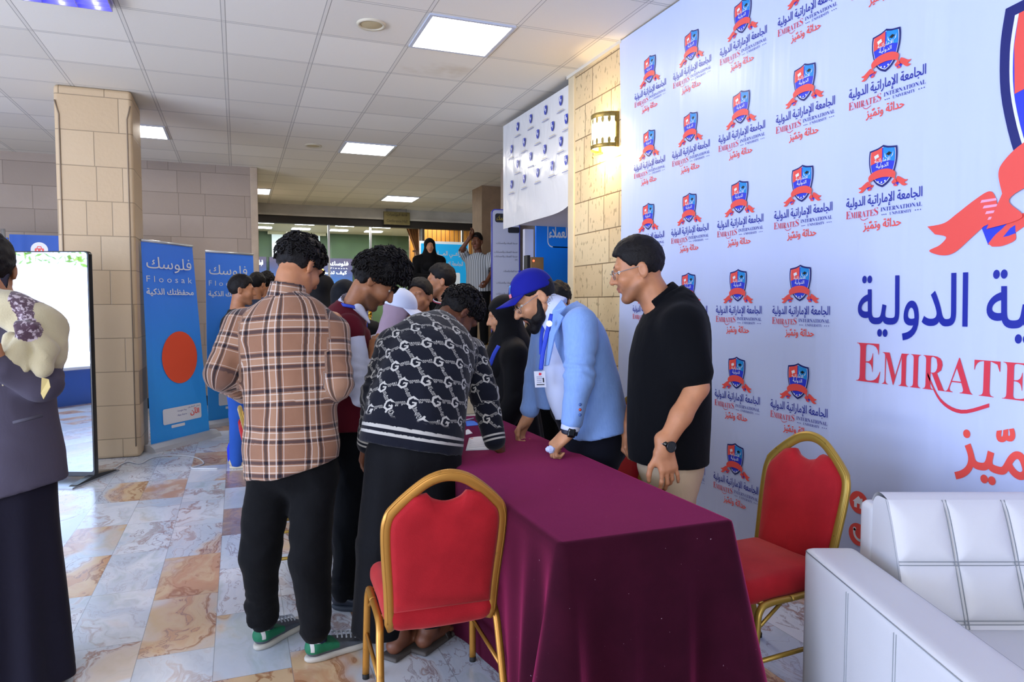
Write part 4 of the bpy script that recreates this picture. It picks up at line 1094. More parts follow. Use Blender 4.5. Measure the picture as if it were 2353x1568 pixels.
# back cushion, leaning; quilted by pairs of seams
def bq(u, v):
    x = 1.212+0.473*u; z = 0.36+0.43*v; y = 2.085+0.15*v
    gx = min(abs(u-0.38), abs(u-0.78)); gz = min(abs(v-0.58), abs(v-0.20)); g = min(gx*0.5, gz*0.43, u*0.5+0.004, (1-u)*0.5+0.004, (1-v)*0.43+0.002)
    return (x, y-0.022*(1-math.exp(-g/0.025))+0.012*(v**8), z)
b = MB(); b.grid(bq, 64, 56, M_lea)
b.grid(lambda u, v: (1.212+0.473*u, bq(u, 1)[1]+0.10*v, 0.79+0.012*math.sin(PI*v)*1.0-0.03*v**6), 20, 8, M_lea)
for e in (0, 1): b.grid(lambda u, v: (1.212+0.473*e, bq(e, v)[1]+(2.335-bq(e, v)[1])*u, 0.36+0.43*v-0.03*u**6*v), 10, 16, M_lea)
b.grid(lambda u, v: (1.212+0.473*u, 2.335, 0.36+0.40*v), 4, 4, M_lea)
q = b.obj('back_cushion', None, t)
b = MB()
for u in (0.38, 0.78):
    for d in (-0.012, 0.012): seam(b, [(bq(u+d, v/14)[0], bq(u+d, v/14)[1]-0.001, bq(u+d, v/14)[2]) for v in range(15)])
for v in (0.58, 0.20):
    for d in (-0.012, 0.012): seam(b, [(bq(u/14, v+d)[0], bq(u/14, v+d)[1]-0.001, bq(u/14, v+d)[2]) for u in range(15)])
seam(b, [(1.214, bq(0, 1)[1]-0.002+0.0*u, 0.789) for u in range(2)]+[(1.685, bq(1, 1)[1]-0.002, 0.789)])
seam(b, [(1.2125, bq(0, v/10)[1]+0.012, 0.36+0.43*v/10) for v in range(11)])
b.obj('stitching', None, q)
cushion('seat_cushion', (1.17, 1.32, 0.26), (1.685, 2.12, 0.43), 0.03, 0.012)
cushion('base', (1.17, 1.36, 0.05), (1.685, 2.34, 0.26), 0.015)
for x in (1.04, 1.81):
    for y in (1.36, 2.36):
        b = MB(); b.tube([(x, y, 0), (x, y, 0.06)], 0.022, M('chrome'), 14); b.obj('leg', None, t)

# ------------------------------------------------------------------ things on the landing and in the hall
t = thing('rope_stanchion', 'gold rope post on the landing edge beside the striped shirt man', 'rope post', (3.52, 10.32, 0.8))
b = MB(); b.lathe([(0.0, 0.03), (0.13, 0.02), (0.14, 0.0)], M('polished_brass', '#c9962e', 0.18, 0.95), 24); b.obj('base', None, t)
b = MB(); b.lathe([(0.02, 0.02), (0.02, 0.90), (0.034, 0.905), (0.034, 0.93), (0.018, 0.935), (0.028, 0.96), (0.0, 0.985)], M('polished_brass'), 18); b.obj('post', None, t)
b = MB(); b.tube(catmull([(0.03, 0, 0.90), (0.25, 0, 0.72), (0.6, 0.02, 0.62), (1.0, 0.04, 0.74), (1.25, 0.05, 0.90)], 6), 0.022, M('rope_red', '#7c0f18', 0.8), 10); b.obj('rope', None, t)
b = MB(); b.lathe([(0.0, 0.03), (0.13, 0.02), (0.14, 0.0)], M('polished_brass'), 24, (1.27, 0.05, 0)); b.lathe([(0.02, 0.02), (0.02, 0.90), (0.034, 0.93), (0.0, 0.98)], M('polished_brass'), 18, (1.27, 0.05, 0)); b.obj('far_post', None, t)

t = thing('sponsor_poster', 'cyan sponsor poster with white Arabic lettering behind the woman on the landing', 'poster', (3.28, 13.3, 0.8))
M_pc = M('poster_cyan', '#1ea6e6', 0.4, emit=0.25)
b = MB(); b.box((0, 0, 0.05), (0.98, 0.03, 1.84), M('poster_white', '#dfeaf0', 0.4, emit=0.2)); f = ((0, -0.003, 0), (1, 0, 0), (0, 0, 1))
b.flat([(0.02, 0.05), (0.96, 0.05), (0.96, 1.79), (0.02, 1.79)], M_pc, f); f2 = lift(f, 0.002)
text(b, shape_ar('الراعــي المـــاسي'), M_white, f2, 0.20, 0.86, 1.52, 1.66, 0.02); text(b, shape_ar('الجامعة الإماراتية الدولية'), M_white, f2, 0.14, 0.86, 1.34, 1.46, 0.02)
b.flat(rrect(0.30, 0.25, 0.80, 1.24, 0.03), M('poster_white'), f2)
logo(b, ((0.56, -0.008, 1.16), (1, 0, 0), (0, 0, 1)), 1.15, True)
tag(t, 'cyan sponsor poster with white Arabic lettering behind the woman on the landing', 'poster'); b.obj('printed_panel', None, t)
b = MB(); b.box((0.1, 0.03, 0), (0.14, 0.35, 0.03), M_steel); b.box((0.84, 0.03, 0), (0.88, 0.35, 0.03), M_steel); b.box((0.1, 0.03, 0), (0.14, 0.06, 1.2), M_steel); b.obj('support', None, t)

nb = NB('curtain_orange'); co = nb.coord(); n = nb.noise(co, 9, 3)
nb.inp('Base Color', nb.mix(n, lin('#a85a1e'), lin('#c9762c'))); nb.inp('Roughness', 0.7); nb.inp('Sheen Weight', 0.3)
t = thing('curtain', 'orange curtain swept to the right behind the glass front', 'curtain', (3.3, 14.85, 0.8))
b = MB()
def cur(u, v):
    z = 2.75*(1-v); k = max(0, (v-0.0)); x0 = -0.20+0.46*min(1, v/0.36)**0.8; x1 = 0.34
    if v > 0.36: x0 = 0.26-0.10*(v-0.36)
    x = x0+(x1-x0)*u
    return (x, 0.05*math.sin(u*26+v*2)*(0.5+0.5*v), z)
b.grid(cur, 70, 24, nb.m); b.obj('drape', None, t, solid=0.004)
b = MB(); b.tube(catmull([cur(0, 0.36), (0.2, -0.08, 1.75), cur(1, 0.36)], 6), 0.02, M('curtain_tie', '#8a4a18', 0.6), 8); b.obj('tie_band', None, t)
b = MB(); b.tube([(0.42, 0.06, 0), (0.42, 0.06, 2.75)], 0.06, M('wood_post', '#6b3d16', 0.5), 12); b.obj('wood_post', None, t)

t = thing('hall_sign', 'dim brass conference hall sign hanging on the beam', 'sign', (3.05, 14.28, 3.17))
nb = NB('sign_brass'); n = nb.noise(nb.coord(), 12, 4); nb.inp('Base Color', nb.mix(n, lin('#6a6038'), lin('#857a4c'))); nb.inp('Metallic', 0.3); nb.inp('Roughness', 0.5)
b = MB(); b.box((-0.265, 0, -0.13), (0.265, 0.04, 0.125), nb.m); f = ((0, -0.003, 0), (1, 0, 0), (0, 0, 1))
text(b, shape_ar('قاعة المؤتمرات'), M('sign_ink', '#2e2a16', 0.6), f, -0.21, 0.21, 0.02, 0.10, 0.01); text(b, 'Conference Hall', M('sign_ink'), f, -0.21, 0.21, -0.085, -0.03, 0.005); b.obj('plate', None, t)
b = MB(); b.tube([(-0.2, 0.03, 0.12), (-0.2, 0.03, 0.19)], 0.006, M_steel, 6); b.tube([(0.2, 0.03, 0.12), (0.2, 0.03, 0.19)], 0.006, M_steel, 6); b.obj('hanger', None, t)

t = thing('projection_screen', 'pale projection screen hanging on the green hall wall', 'screen', (1.5, 19.83, 2.58))
b = MB(); b.box((-0.62, 0, 0), (0.62, 0.01, 0.70), M('screen_white', '#c3ced6', 0.8, emit=0.35)); b.obj('sheet', None, t)  # sheet emits faintly to make up for the weak light on it
b = MB(); b.box((-0.72, -0.04, 0.70), (0.78, 0.06, 0.79), M('screen_housing', '#b9b79c', 0.5)); b.obj('housing', None, t)
def led(name, label, x0, x1, z0, z1, prints):
    nb = NB('led_'+name); x, y, z = nb.xyz(nb.coord()); n = nb.noise(nb.vec(x*0.7, 0.0, z), 1.1, 3, 0.5, 0.8)
    c = nb.mix(nb.step(z+n*0.5, (z1-z0)*0.35, (z1-z0)*1.25), lin('#0a7fe0'), lin('#4a3a68'))
    nb.inp('Base Color', (0.02, 0.02, 0.03)); nb.inp('Emission Color', c); nb.inp('Emission Strength', 0.8); nb.inp('Roughness', 0.3)
    t = thing('led_screen', label, 'screen', (x0, 19.5, z0))
    b = MB(); b.box((0, 0, 0), (x1-x0, 0.06, z1-z0), nb.m); prints(b, x1-x0, z1-z0); b.obj('display', None, t)
    b = MB(); b.box((-0.02, 0.06, z0*0-0.9), (0.04, 0.14, z1-z0), M('led_black', '#17181a', 0.5)); b.box((x1-x0-0.04, 0.06, -0.9), (x1-x0+0.02, 0.14, z1-z0), M('led_black')); b.obj('stand', None, t)
M_lt = M('led_text', '#eef4ff', 0.5, emit=1.6)
def pr(b, w, h):
    f = ((0, -0.004, 0), (1, 0, 0), (0, 0, 1)); text(b, shape_ar('فلوسك'), M_lt, f, w*0.72, w*0.95, h-0.22, h-0.08, 0.02); text(b, 'F l o o s a k', M_lt, f, w*0.73, w*0.94, h-0.28, h-0.25)
    text(b, shape_ar('كيف تدعم مشروعك'), M_lt, f, w*0.38, w*0.93, h-0.47, h-0.33, 0.02); disc(b, M('led_gold', '#ffb61e', 0.5, emit=1.5), f, w*0.63, h-0.32, 0.03)
led('wide', 'wide blue and violet LED wall with white lettering deep in the hall', 0.80, 2.93, 1.70, 2.66, pr)
led('slim', 'narrow blue LED panel deep in the hall beside the back wall edge', 0.42, 0.72, 1.70, 2.66, lambda b, w, h: text(b, shape_ar('فلوسك'), M_lt, ((0, -0.004, 0), (1, 0, 0), (0, 0, 1)), 0.1, 0.22, h-0.25, h-0.08, 0.02))
for i, (x, y) in enumerate([(x, y) for y in (17.7, 18.9) for x in (0.62, 1.55, 2.5, 3.4)]):
    t = tag(thing('hall_lamp', None, None, (x, y, 3.36)), 'bright strip lamp on the ceiling inside the hall, seen through the glass', 'ceiling light', 'strip lamps inside the hall')
    b = MB(); b.box((-0.22, -0.12, -0.02), (0.22, 0.12, 0.0), M('hall_diffuser', '#f4f7ff', 0.5, emit=22.0)); b.obj('diffuser', None, t)
    b = MB(); b.box((-0.24, -0.14, -0.012), (-0.22, 0.14, 0.0), M_frame); b.box((0.22, -0.14, -0.012), (0.24, 0.14, 0.0), M_frame); b.obj('end_cap', None, t)
# booth counter glimpsed between the heads
t = thing('booth_counter', 'white booth counter glimpsed between the vest man and the patterned sweater', 'counter', (0.92, 6.2, 0))
b = MB(); b.box((0, 0, 1.10), (0.5, 0.45, 1.14), M('counter_white', '#d9dbe4', 0.4)); b.obj('top', None, t)
b = MB(); b.box((0.03, 0.03, 0), (0.47, 0.42, 1.10), M('counter_blue', '#2a4f9c', 0.5)); b.obj('body', None, t)
t = thing('perfume_bottle', 'slim golden bottle standing on the white booth counter', 'bottle', (1.10, 6.32, 1.14))
b = MB(); b.lathe([(0, 0), (0.03, 0), (0.03, 0.13), (0.012, 0.15), (0.012, 0.17), (0, 0.17)], M('amber_glass', '#9c8420', 0.1, 0.2), 16); b.obj('bottle', None, t)
b = MB(); b.lathe([(0, 0.17), (0.018, 0.17), (0.018, 0.23), (0, 0.235)], M('polished_brass'), 16); b.obj('cap', None, t)
# ------------------------------------------------------------------ people: shared builders
def skin(name, col, dark='#1a1210', lip='#8a4a42'):
    if name in MATS: return MATS[name]
    nb = NB(name); co = nb.coord(); n = nb.noise(co, 22, 4)
    c = lin(col); base = nb.mix(nb.step(n, 0.3, 0.7), tuple(v*0.92 for v in c), tuple(min(1, v*1.06) for v in c))
    base = nb.mix(nb.attr('lip'), base, lin(lip)); st = nb.noise(co, 420, 2)
    base = nb.mix(nb.attr('beard')*(0.75+st*0.4), base, lin(dark))
    nb.inp('Base Color', base); nb.inp('Roughness', 0.48); nb.inp('Specular IOR Level', 0.4)
    nb.inp('Subsurface Weight', 0.06); nb.inp('Subsurface Radius', (0.012, 0.005, 0.003)); nb.inp('Subsurface Scale', 0.5)
    nb.bump(nb.noise(co, 180, 3), 0.12, 0.002); MATS[name] = nb.m
    return nb.m
SK1 = skin('skin_tan', '#b57b56'); SK2 = skin('skin_brown', '#a87250'); SK3 = skin('skin_light', '#c48d68'); SK4 = skin('skin_deep', '#6e4430')
def cloth(name, col, bump=0.25, scale=90, rough=0.85, var=0.08, sheen=0.04, spec=0.12):
    if name in MATS: return MATS[name]
    nb = NB(name); co = nb.coord(); x, y, z = nb.xyz(co); c = lin(col)
    n = nb.noise(co, 5, 4); f = nb.noise(nb.vec(x*1.0, y*1.0, z*1.0), scale*4, 2); fo = nb.noise(nb.vec(x*7, y*7, z*4), 1.5, 4, 0.5, 1.2)
    nb.inp('Base Color', nb.mix(n, tuple(v*(1-var) for v in c), tuple(min(1, v*(1+var)) for v in c))); nb.inp('Roughness', rough)
    nb.inp('Sheen Weight', sheen); nb.inp('Specular IOR Level', spec); nb.bump(f*0.12+fo*1.0, bump, 0.012); MATS[name] = nb.m
    return nb.m
nb = NB('black_hair'); co = nb.coord(); n = nb.noise(co, 130, 4, 0.6)
nb.inp('Base Color', nb.mix(n, lin('#070607'), lin('#141011'))); nb.inp('Roughness', 0.55); nb.inp('Specular IOR Level', 0.22); nb.bump(n, 0.6, 0.006); M_hair = nb.m
M_blk = cloth('black_cotton', '#090a0d', 0.3, 80); M_abaya = cloth('black_abaya', '#08080b', 0.25, 60, 0.7); M_trs = cloth('black_trousers', '#090a0d', 0.35, 90, 0.8)
M_eye = M('eye_white', '#d9d2c8', 0.25); M_iris = M('eye_iris', '#20130c', 0.2)
def frame_of(fwd, up=(0, 0, 1)):
    f = nrm(fwd); u = A3(up)-f*(A3(up)@f); u = nrm(u); return np.array([np.cross(f, u), f, u])   # rows: right, forward, up
class Head:
    def __init__(s, c, fwd, up=(0, 0, 1), sc=1.0): s.c = A3(c); s.R = frame_of(fwd, up); s.s = sc
    def w(s, p): return s.c+s.s*(A3(p) @ s.R)
    def loc(s, v): return (v-s.c) @ s.R.T/s.s
    def E(s, sd, c, r, k=0.012, mode='add', cut=None, rot=None):
        R = s.R if rot is None else rot @ s.R
        sd.ell(s.w(c), A3(r)*s.s, R, k, mode, cut if cut is None else (cut[0], cut[1]*s.s))
    def C(s, sd, a, b, ra, rb, k=0.01, mode='add'): sd.cone(s.w(a), s.w(b), ra*s.s, rb*s.s, k, mode)
    def skull(s, sd, nose=1.0, lids=0.4, ears=True, fine=True):
        E, C = s.E, s.C
        E(sd, (0, -0.018, 0.035), (0.076, 0.098, 0.086)); E(sd, (0, 0.030, -0.030), (0.061, 0.066, 0.086), 0.02)
        for x in (-1, 1):
            C(sd, (x*0.056, 0.0, -0.045), (x*0.022, 0.066, -0.098), 0.020, 0.016, 0.02)
            E(sd, (x*0.040, 0.060, -0.022), (0.024, 0.026, 0.022), 0.02)
        E(sd, (0, 0.070, -0.100), (0.026, 0.024, 0.022), 0.018)
        C(sd, (-0.036, 0.078, 0.034), (0.036, 0.078, 0.034), 0.012, 0.012, 0.018)
        if fine:
            for x in (-1, 1): E(sd, (x*0.031, 0.100, 0.012), (0.019, 0.016, 0.013), 0.014, 'sub')
            C(sd, (0, 0.086, 0.026), (0, 0.092+0.020*nose, -0.022), 0.008, 0.0125*nose, 0.012)
            for x in (-1, 1): E(sd, (x*0.0125, 0.096, -0.027), (0.0085, 0.010, 0.0075), 0.006)
            for x in (-1, 1):
                E(sd, (x*0.031, 0.0725, 0.010), (0.0145, 0.0145, 0.0125), 0.002, cut=((0, 0, -1), 0.002-0.010*lids))
                E(sd, (x*0.031, 0.0725, 0.010), (0.0145, 0.0140, 0.0120), 0.002, cut=((0, 0, 1), -0.004))
            C(sd, (-0.020, 0.086, -0.056), (0, 0.0965, -0.053), 0.004, 0.0058, 0.006); C(sd, (0.020, 0.086, -0.056), (0, 0.0965, -0.053), 0.004, 0.0058, 0.006)
            C(sd, (-0.018, 0.086, -0.064), (0.018, 0.086, -0.064), 0.006, 0.006, 0.006); E(sd, (0, 0.092, -0.065), (0.014, 0.009, 0.006), 0.006)
            C(sd, (-0.019, 0.100, -0.0595), (0.019, 0.100, -0.0595), 0.0022, 0.0022, 0.003, 'sub')
            E(sd, (0, 0.098, -0.080), (0.020, 0.010, 0.007), 0.010, 'sub')
        if ears:
            for x in (-1, 1):
                a = math.radians(x*18); rot = np.array([[math.cos(a), math.sin(a), 0], [-math.sin(a), math.cos(a), 0], [0, 0, 1]])
                E(sd, (x*0.080, -0.014, -0.004), (0.010, 0.020, 0.033), 0.006, rot=rot)
                E(sd, (x*0.090, -0.008, 0.000), (0.0075, 0.012, 0.020), 0.004, 'sub', rot=rot)
    def neck(s, sd, base, r=0.058, k=0.02):
        sd.cone(s.w((0, -0.022, -0.055)), base, r*s.s, r*1.12*s.s, k)
    def attrs(s, v, beard=0.0, full=False):
        p = s.loc(v); x, y, z = p[:, 0], p[:, 1], p[:, 2]
        sm = lambda a, lo, hi: np.clip((a-lo)/(hi-lo), 0, 1)
        face = sm(y, -0.005, 0.02)*sm(-z, 0.022 if full else 0.034, 0.06)*(np.abs(x) < 0.10)*sm(z, -0.155, -0.125)*(y > -0.02)
        mouth = sm(0.030-np.abs(x), 0, 0.008)*sm(z, -0.078, -0.070)*sm(-z, 0.044, 0.050)*sm(y, 0.075, 0.083)
        chk = np.abs(x)*0.9+0.0; up = sm(-z, 0.040, 0.062)
        b = np.clip(face*np.where(np.abs(x) > 0.030, up*0.9+0.1*sm(np.abs(x), 0.05, 0.06), 1), 0, 1)
        must = sm(0.030-np.abs(x), 0, 0.01)*sm(-z, 0.034, 0.040)*sm(z, -0.056, -0.050)*sm(y, 0.07, 0.08)
        b = np.maximum(b*(1-mouth), must); ok = np.linalg.norm(p, axis=1) < 0.2
        lip = sm(0.024-np.abs(x), 0, 0.006)*sm(z, -0.072, -0.066)*sm(-z, 0.048, 0.052)*sm(y, 0.083, 0.088)
        return {'beard': b*beard*ok, 'lip': lip*0.75*ok}
    def eyes(s, parent, loc, look=-0.3, r0=0.0120):
        for x in (-1, 1):
            b = MB(); c = s.w((x*0.031, 0.0715, 0.010))-A3(loc); r = r0*s.s
            b.add(*uvs(c, r), M_eye, True)
            d = nrm(s.R[1]+s.R[2]*look); b.add(*uvs(c+d*r*0.42, r*0.66), M_iris, True)
            b.obj('eye', None, parent)
    HL = [(-0.14, -0.070), (-0.07, -0.072), (-0.035, -0.050), (-0.018, 0.012), (0.010, 0.020), (0.030, 0.022), (0.046, 0.045), (0.062, 0.072), (0.09, 0.084), (0.13, 0.088)]
    def hair(s, parent, loc, mat=None, top=0.022, side=0.010, curl=0, curl_r=0.010, amp=0.006, cell=0.006, line=None, brows=True, front=0.0, beard=None, seed=1, name='hair', fr=45):
        sd = SDF(cell*s.s); hl = A3(line or s.HL)
        s.E(sd, (0, -0.018, 0.036), (0.077+side, 0.099+side, 0.088+side), 0.01)
        s.E(sd, (0, -0.010+front, 0.058+top*0.3), (0.068+top*0.55, 0.090+top*0.5, 0.068+top), 0.02)
        s_ = s
        def hairline(X, Y, Z):
            p = s_.loc(np.stack([X, Y, Z], -1)); y = p[..., 1]; z = p[..., 2]
            zm = np.interp(y.ravel(), hl[:, 0], hl[:, 1]).reshape(y.shape)
            zm = zm+0.006*vnoise(X*90, Y*90, Z*90, seed)+np.where(y > 0.05, np.minimum(p[..., 0]**2*2.0, 0.012)*-1, 0)
            return -(zm-z)*0.7*s_.s
        sd.ops.append((A3([-1e9]*3), A3([1e9]*3), hairline, 0.006, 'sub'))
        if amp: sd.disp(lambda X, Y, Z: s_.s*amp*(vnoise(X*fr, Y*fr, Z*fr, seed)+0.6*vnoise(X*fr*2.2, Y*fr*2.2, Z*fr*2.2, seed+3)))
        if brows:
            for x in (-1, 1):
                s.C(sd, (x*0.014, 0.0905, 0.0335), (x*0.030, 0.0865, 0.0385), 0.0042, 0.0045, 0.002); s.C(sd, (x*0.030, 0.0865, 0.0385), (x*0.046, 0.0745, 0.034), 0.0042, 0.003, 0.002)
        if beard:
            for x in (-1, 1):
                s.C(sd, (x*0.060, 0.012, -0.035), (x*0.050, 0.035, -0.080), 0.016*beard, 0.020*beard, 0.02); s.C(sd, (x*0.050, 0.035, -0.080), (x*0.012, 0.078, -0.112), 0.020*beard, 0.024*beard, 0.02)
                s.C(sd, (0, 0.0985, -0.044), (x*0.026, 0.086, -0.058), 0.0060, 0.0065, 0.006); s.C(sd, (x*0.026, 0.084, -0.058), (x*0.024, 0.078, -0.085), 0.008, 0.013, 0.008)
            for x in (-1, 1): s.E(sd, (x*0.043, 0.046, -0.074), (0.021, 0.030, 0.027), 0.014); s.C(sd, (x*0.066, 0.004, -0.005), (x*0.058, 0.022, -0.055), 0.008, 0.016, 0.012)
            s.E(sd, (0, 0.080, -0.108), (0.030, 0.022, 0.026), 0.012)
        v, f = sd.mesh(); parts = [(v, f)]
        if curl:
            p = s.loc(v); ok = np.where(p[:, 2] > 0.0 if beard is None else p[:, 2] > 0.03)[0]; rg = random.Random(seed); b = MB()
            c0 = s.w((0, -0.015, 0.03))
            for _ in range(curl):
                i = ok[rg.randrange(len(ok))]; o = v[i]; n = nrm(o-c0); t = nrm(np.cross(n, [rg.uniform(-1, 1) for _ in range(3)])); u = np.cross(n, t); r = curl_r*rg.uniform(0.6, 1.3)*s.s
                k0 = rg.uniform(0, 6.28); tw = rg.uniform(0.9, 1.5); pts = [o+n*(0.004+0.6*r*q/7)+(t*math.cos(k0+tw*q)+u*math.sin(k0+tw*q))*r*(0.7+0.05*q) for q in range(9)]
                b.tube(pts, [0.0034*s.s, 0.004*s.s, 0.004*s.s, 0.004*s.s, 0.0038*s.s, 0.0034*s.s, 0.003*s.s, 0.0024*s.s, 0.0012*s.s], None, 5)
            qv = A3(b.v); qf = np.array([q for q in b.f if len(q) == 4]); parts.append((qv, qf))
        return mesh_obj(name, parts, mat or M_hair, parent, loc)
def uvs(c, r, n=12, m=8):
    vs = [tuple(A3(c)+r*A3((math.sin(PI*j/m)*math.cos(2*PI*i/n), math.sin(PI*j/m)*math.sin(2*PI*i/n), math.cos(PI*j/m)))) for j in range(m+1) for i in range(n)]
    return vs, [(j*n+i, (j+1)*n+i, (j+1)*n+(i+1) % n, j*n+(i+1) % n) for j in range(m) for i in range(n)]
def hand(sd, wrist, d, thumb, right=True, curl=(35, 40, 25), sc=1.0, tcurl=0.35, per=None, spread=1.0):
    """palm, five jointed fingers; d along the hand, thumb: direction of the thumb's side"""
    w = A3(wrist); x = nrm(d); y = nrm(A3(thumb)-x*(A3(thumb)@x)); n = np.cross(x, y)*(1 if right else -1)     # n: back of the hand
    L = lambda a, b, c: w+(x*a+y*b+n*c)*sc
    sd.rbox(L(0.048, 0, 0), (0.046*sc, 0.039*sc, 0.0145*sc), 0.013*sc, np.array([x, y, n]), 0.012); sd.cone(L(-0.03, 0, 0), L(0.02, 0, 0), 0.026*sc, 0.025*sc, 0.02)
    sd.cone(L(0.018, 0.022, -0.008), L(0.052, 0.034, -0.012), 0.017*sc, 0.015*sc, 0.014)
    for i, (b, ln, r) in enumerate(((0.029, (0.044, 0.026, 0.020), 0.0092), (0.0095, (0.048, 0.029, 0.022), 0.0094), (-0.010, (0.044, 0.027, 0.021), 0.009), (-0.028, (0.034, 0.021, 0.018), 0.0082))):
        cu = per[i] if per else curl; p = L(0.086-0.004*abs(i-1), b, 0.002); a = 0.0; sp = (1.5-i)*0.07*spread
        for k in range(3):
            a += math.radians(cu[k]); dd = (x*math.cos(a)-n*math.sin(a))+y*sp*math.cos(a); dd = nrm(dd); q = p+dd*ln[k]*sc
            sd.cone(p, q, r*sc*(1-0.09*k), r*sc*(0.93-0.09*k), 0.005 if k else 0.008); p = q
    p = L(0.030, 0.032, -0.008); dirs = [x*0.72+y*0.62-n*0.28, x*0.88+y*(0.35-tcurl)-n*0.3, x*0.92+y*(0.1-tcurl*1.4)-n*0.35]
    for k, ln in enumerate((0.042, 0.032, 0.026)):
        q = p+nrm(dirs[k])*ln*sc; sd.cone(p, q, (0.0125-0.0014*k)*sc, (0.0112-0.0014*k)*sc, 0.006); p = q
def efold(L, wl=0.05, amp=0.006, c=0.9, w=0.25, seed=0):
    """compression folds round a sleeve or leg near position c along it"""
    def f(t, X, Y, Z):
        n1 = vnoise(X*9, Y*9, Z*9, seed); return amp*(0.45+0.75*vnoise(X*6, Y*6, Z*6, seed+4))*np.sin(t*L*2*PI/wl+4.5*n1)*np.exp(-((t-c)/w)**2)
    return f
def shoe(parent, loc, heel, toe, mat, sole='#2a2b2e', h=0.095, name='shoe', wd=0.046, trim=None, sneaker=False, tongue=True):
    heel, toe = A3(heel), A3(toe); d = toe-heel; Lg = np.linalg.norm(d[:2]); x = nrm((d[0], d[1], 0)); y = A3((-x[1], x[0], 0)); z = A3((0, 0, 1)); R = np.array([x, y, z]); z0 = heel[2]
    P = lambda a, b, c: heel*A3((1, 1, 0))+x*a*Lg+y*b+z*(z0+c)
    s = SDF(0.006)
    s.cone(P(0.12, 0, 0.052), P(0.40, 0, 0.050), 0.036, 0.040, 0.02); s.ell(P(0.72, 0, 0.038), (0.30*Lg, wd, 0.034), R, 0.03)
    s.cone(P(0.14, 0, 0.06), P(0.17, 0, h+0.02), 0.036, 0.038, 0.02); s.cone(P(0.30, 0, 0.065), P(0.60, 0, 0.052), 0.034, 0.032, 0.025)
    s.cut(P(0, 0, h), z+x*0.25); s.cut(P(0, 0, 0.012), -z); s.cone(P(0.16, 0, h-0.012), P(0.17, 0, h+0.05), 0.026, 0.030, 0.006, 'sub')
    v, f = s.mesh()
    q = lambda V_: ((V_-P(0, 0, 0)) @ R.T)
    o = mesh_obj(name, [(v, f)], mat, parent, loc, {'su': q(v)[:, 0]/Lg, 'sv': q(v)[:, 2]})
    s = SDF(0.006); s.ell(P(0.26, 0, 0.014), (0.28*Lg, 0.041, 0.030), R, 0.02); s.ell(P(0.68, 0, 0.014), (0.33*Lg, wd+0.004, 0.028), R, 0.03); s.cut(P(0, 0, 0.024), z-x*0.02); s.cut(P(0, 0, 0.001), -z)
    sdf_obj('sole', s, M(f'sole_{sole[1:]}', sole, 0.7), o, loc)
    return o, P
class Person:
    def __init__(s, label, loc, name='person'):
        s.loc = A3(loc); s.t = thing(name, label, 'person', loc)
    def mesh(s, name, sd, mat, attrs=None): return sdf_obj(name, sd, mat, s.t, s.loc, attrs)
    def mb(s, name, b, mat=None, parent=None):
        b.v = [tuple(A3(p)-s.loc) for p in b.v]; return b.obj(name, mat, parent or s.t)
    def body(s, parts, mat, head=None, beard=0.0, full=False, core=None):
        """skin surfaces: one mesh; core = coarse inner body so that the figure is whole under its clothes"""
        ms = [p.mesh() for p in parts]+([core.mesh()] if core else [])
        o = None; vs = np.concatenate([m[0] for m in ms])
        at_ = head.attrs(vs, beard, full) if head else {'beard': np.zeros(len(vs)), 'lip': np.zeros(len(vs))}
        return mesh_obj('body', [(m[0], m[1]) for m in ms], mat, s.t, s.loc, at_)
def spine_uv(sd_spine, v):
    C, U, F, T, WD, Lc = sd_spine
    i = np.argmin(((v[:, None, :]-C[None])**2).sum(-1), 1); q = v-C[i]
    a = (q*U[i]).sum(1); b = (q*F[i]).sum(1); c = (q*T[i]).sum(1); w, d = WD[i, 0], WD[i, 1]
    return a, b, Lc[i]+c, w, d
def limb_uv(v, segs):
    """distance to bones (relative), angle, length along"""
    best = np.full(len(v), 1e9); ang = np.zeros(len(v)); ln = np.zeros(len(v)); acc = 0; ref = None
    for a, b, r in segs:
        a, b = A3(a), A3(b); d = b-a; L = np.linalg.norm(d); d /= L
        t = np.clip((v-a)@d, 0, L); q = v-a-t[:, None]*d; dist = np.linalg.norm(q, axis=1)-r
        u = nrm(np.cross(d, A3((0.3, 1, 0.2)))) if ref is None else nrm(ref-d*(ref@d)); ref = u; w = np.cross(d, u)
        m = dist < best; best = np.where(m, dist, best); ang = np.where(m, np.arctan2(q@u, q@w)*r, ang); ln = np.where(m, acc+t, ln); acc += L
    return best, ang, ln
def core(sd, pel, nk, S_, E_, W_, H_=None, K_=None, A_=None, r=1.0):
    """the body under the clothes, so that head, trunk, arms and legs are one figure"""
    pel, nk = A3(pel), A3(nk); m = pel*0.45+nk*0.55
    sd.cone(pel, m, 0.085*r, 0.095*r, 0.03); sd.cone(m, nk-(nk-pel)*0.12, 0.095*r, 0.060*r, 0.03)
    for i in range(2):
        S0, E0, W0 = A3(S_[i]), A3(E_[i]), A3(W_[i])
        sd.cone(nk-(nk-pel)*0.12, S0, 0.055*r, 0.045*r, 0.03); sd.cone(S0, E0, 0.043*r, 0.036*r, 0.02); sd.cone(E0, W0, 0.036*r, 0.026*r, 0.015)
        if H_ is not None:
            h, k, a = A3(H_[i]), A3(K_[i]), A3(A_[i]); sd.cone(pel, h, 0.085*r, 0.075*r, 0.03); sd.cone(h, k, 0.068*r, 0.050*r, 0.02); sd.cone(k, a, 0.048*r, 0.036*r, 0.02)
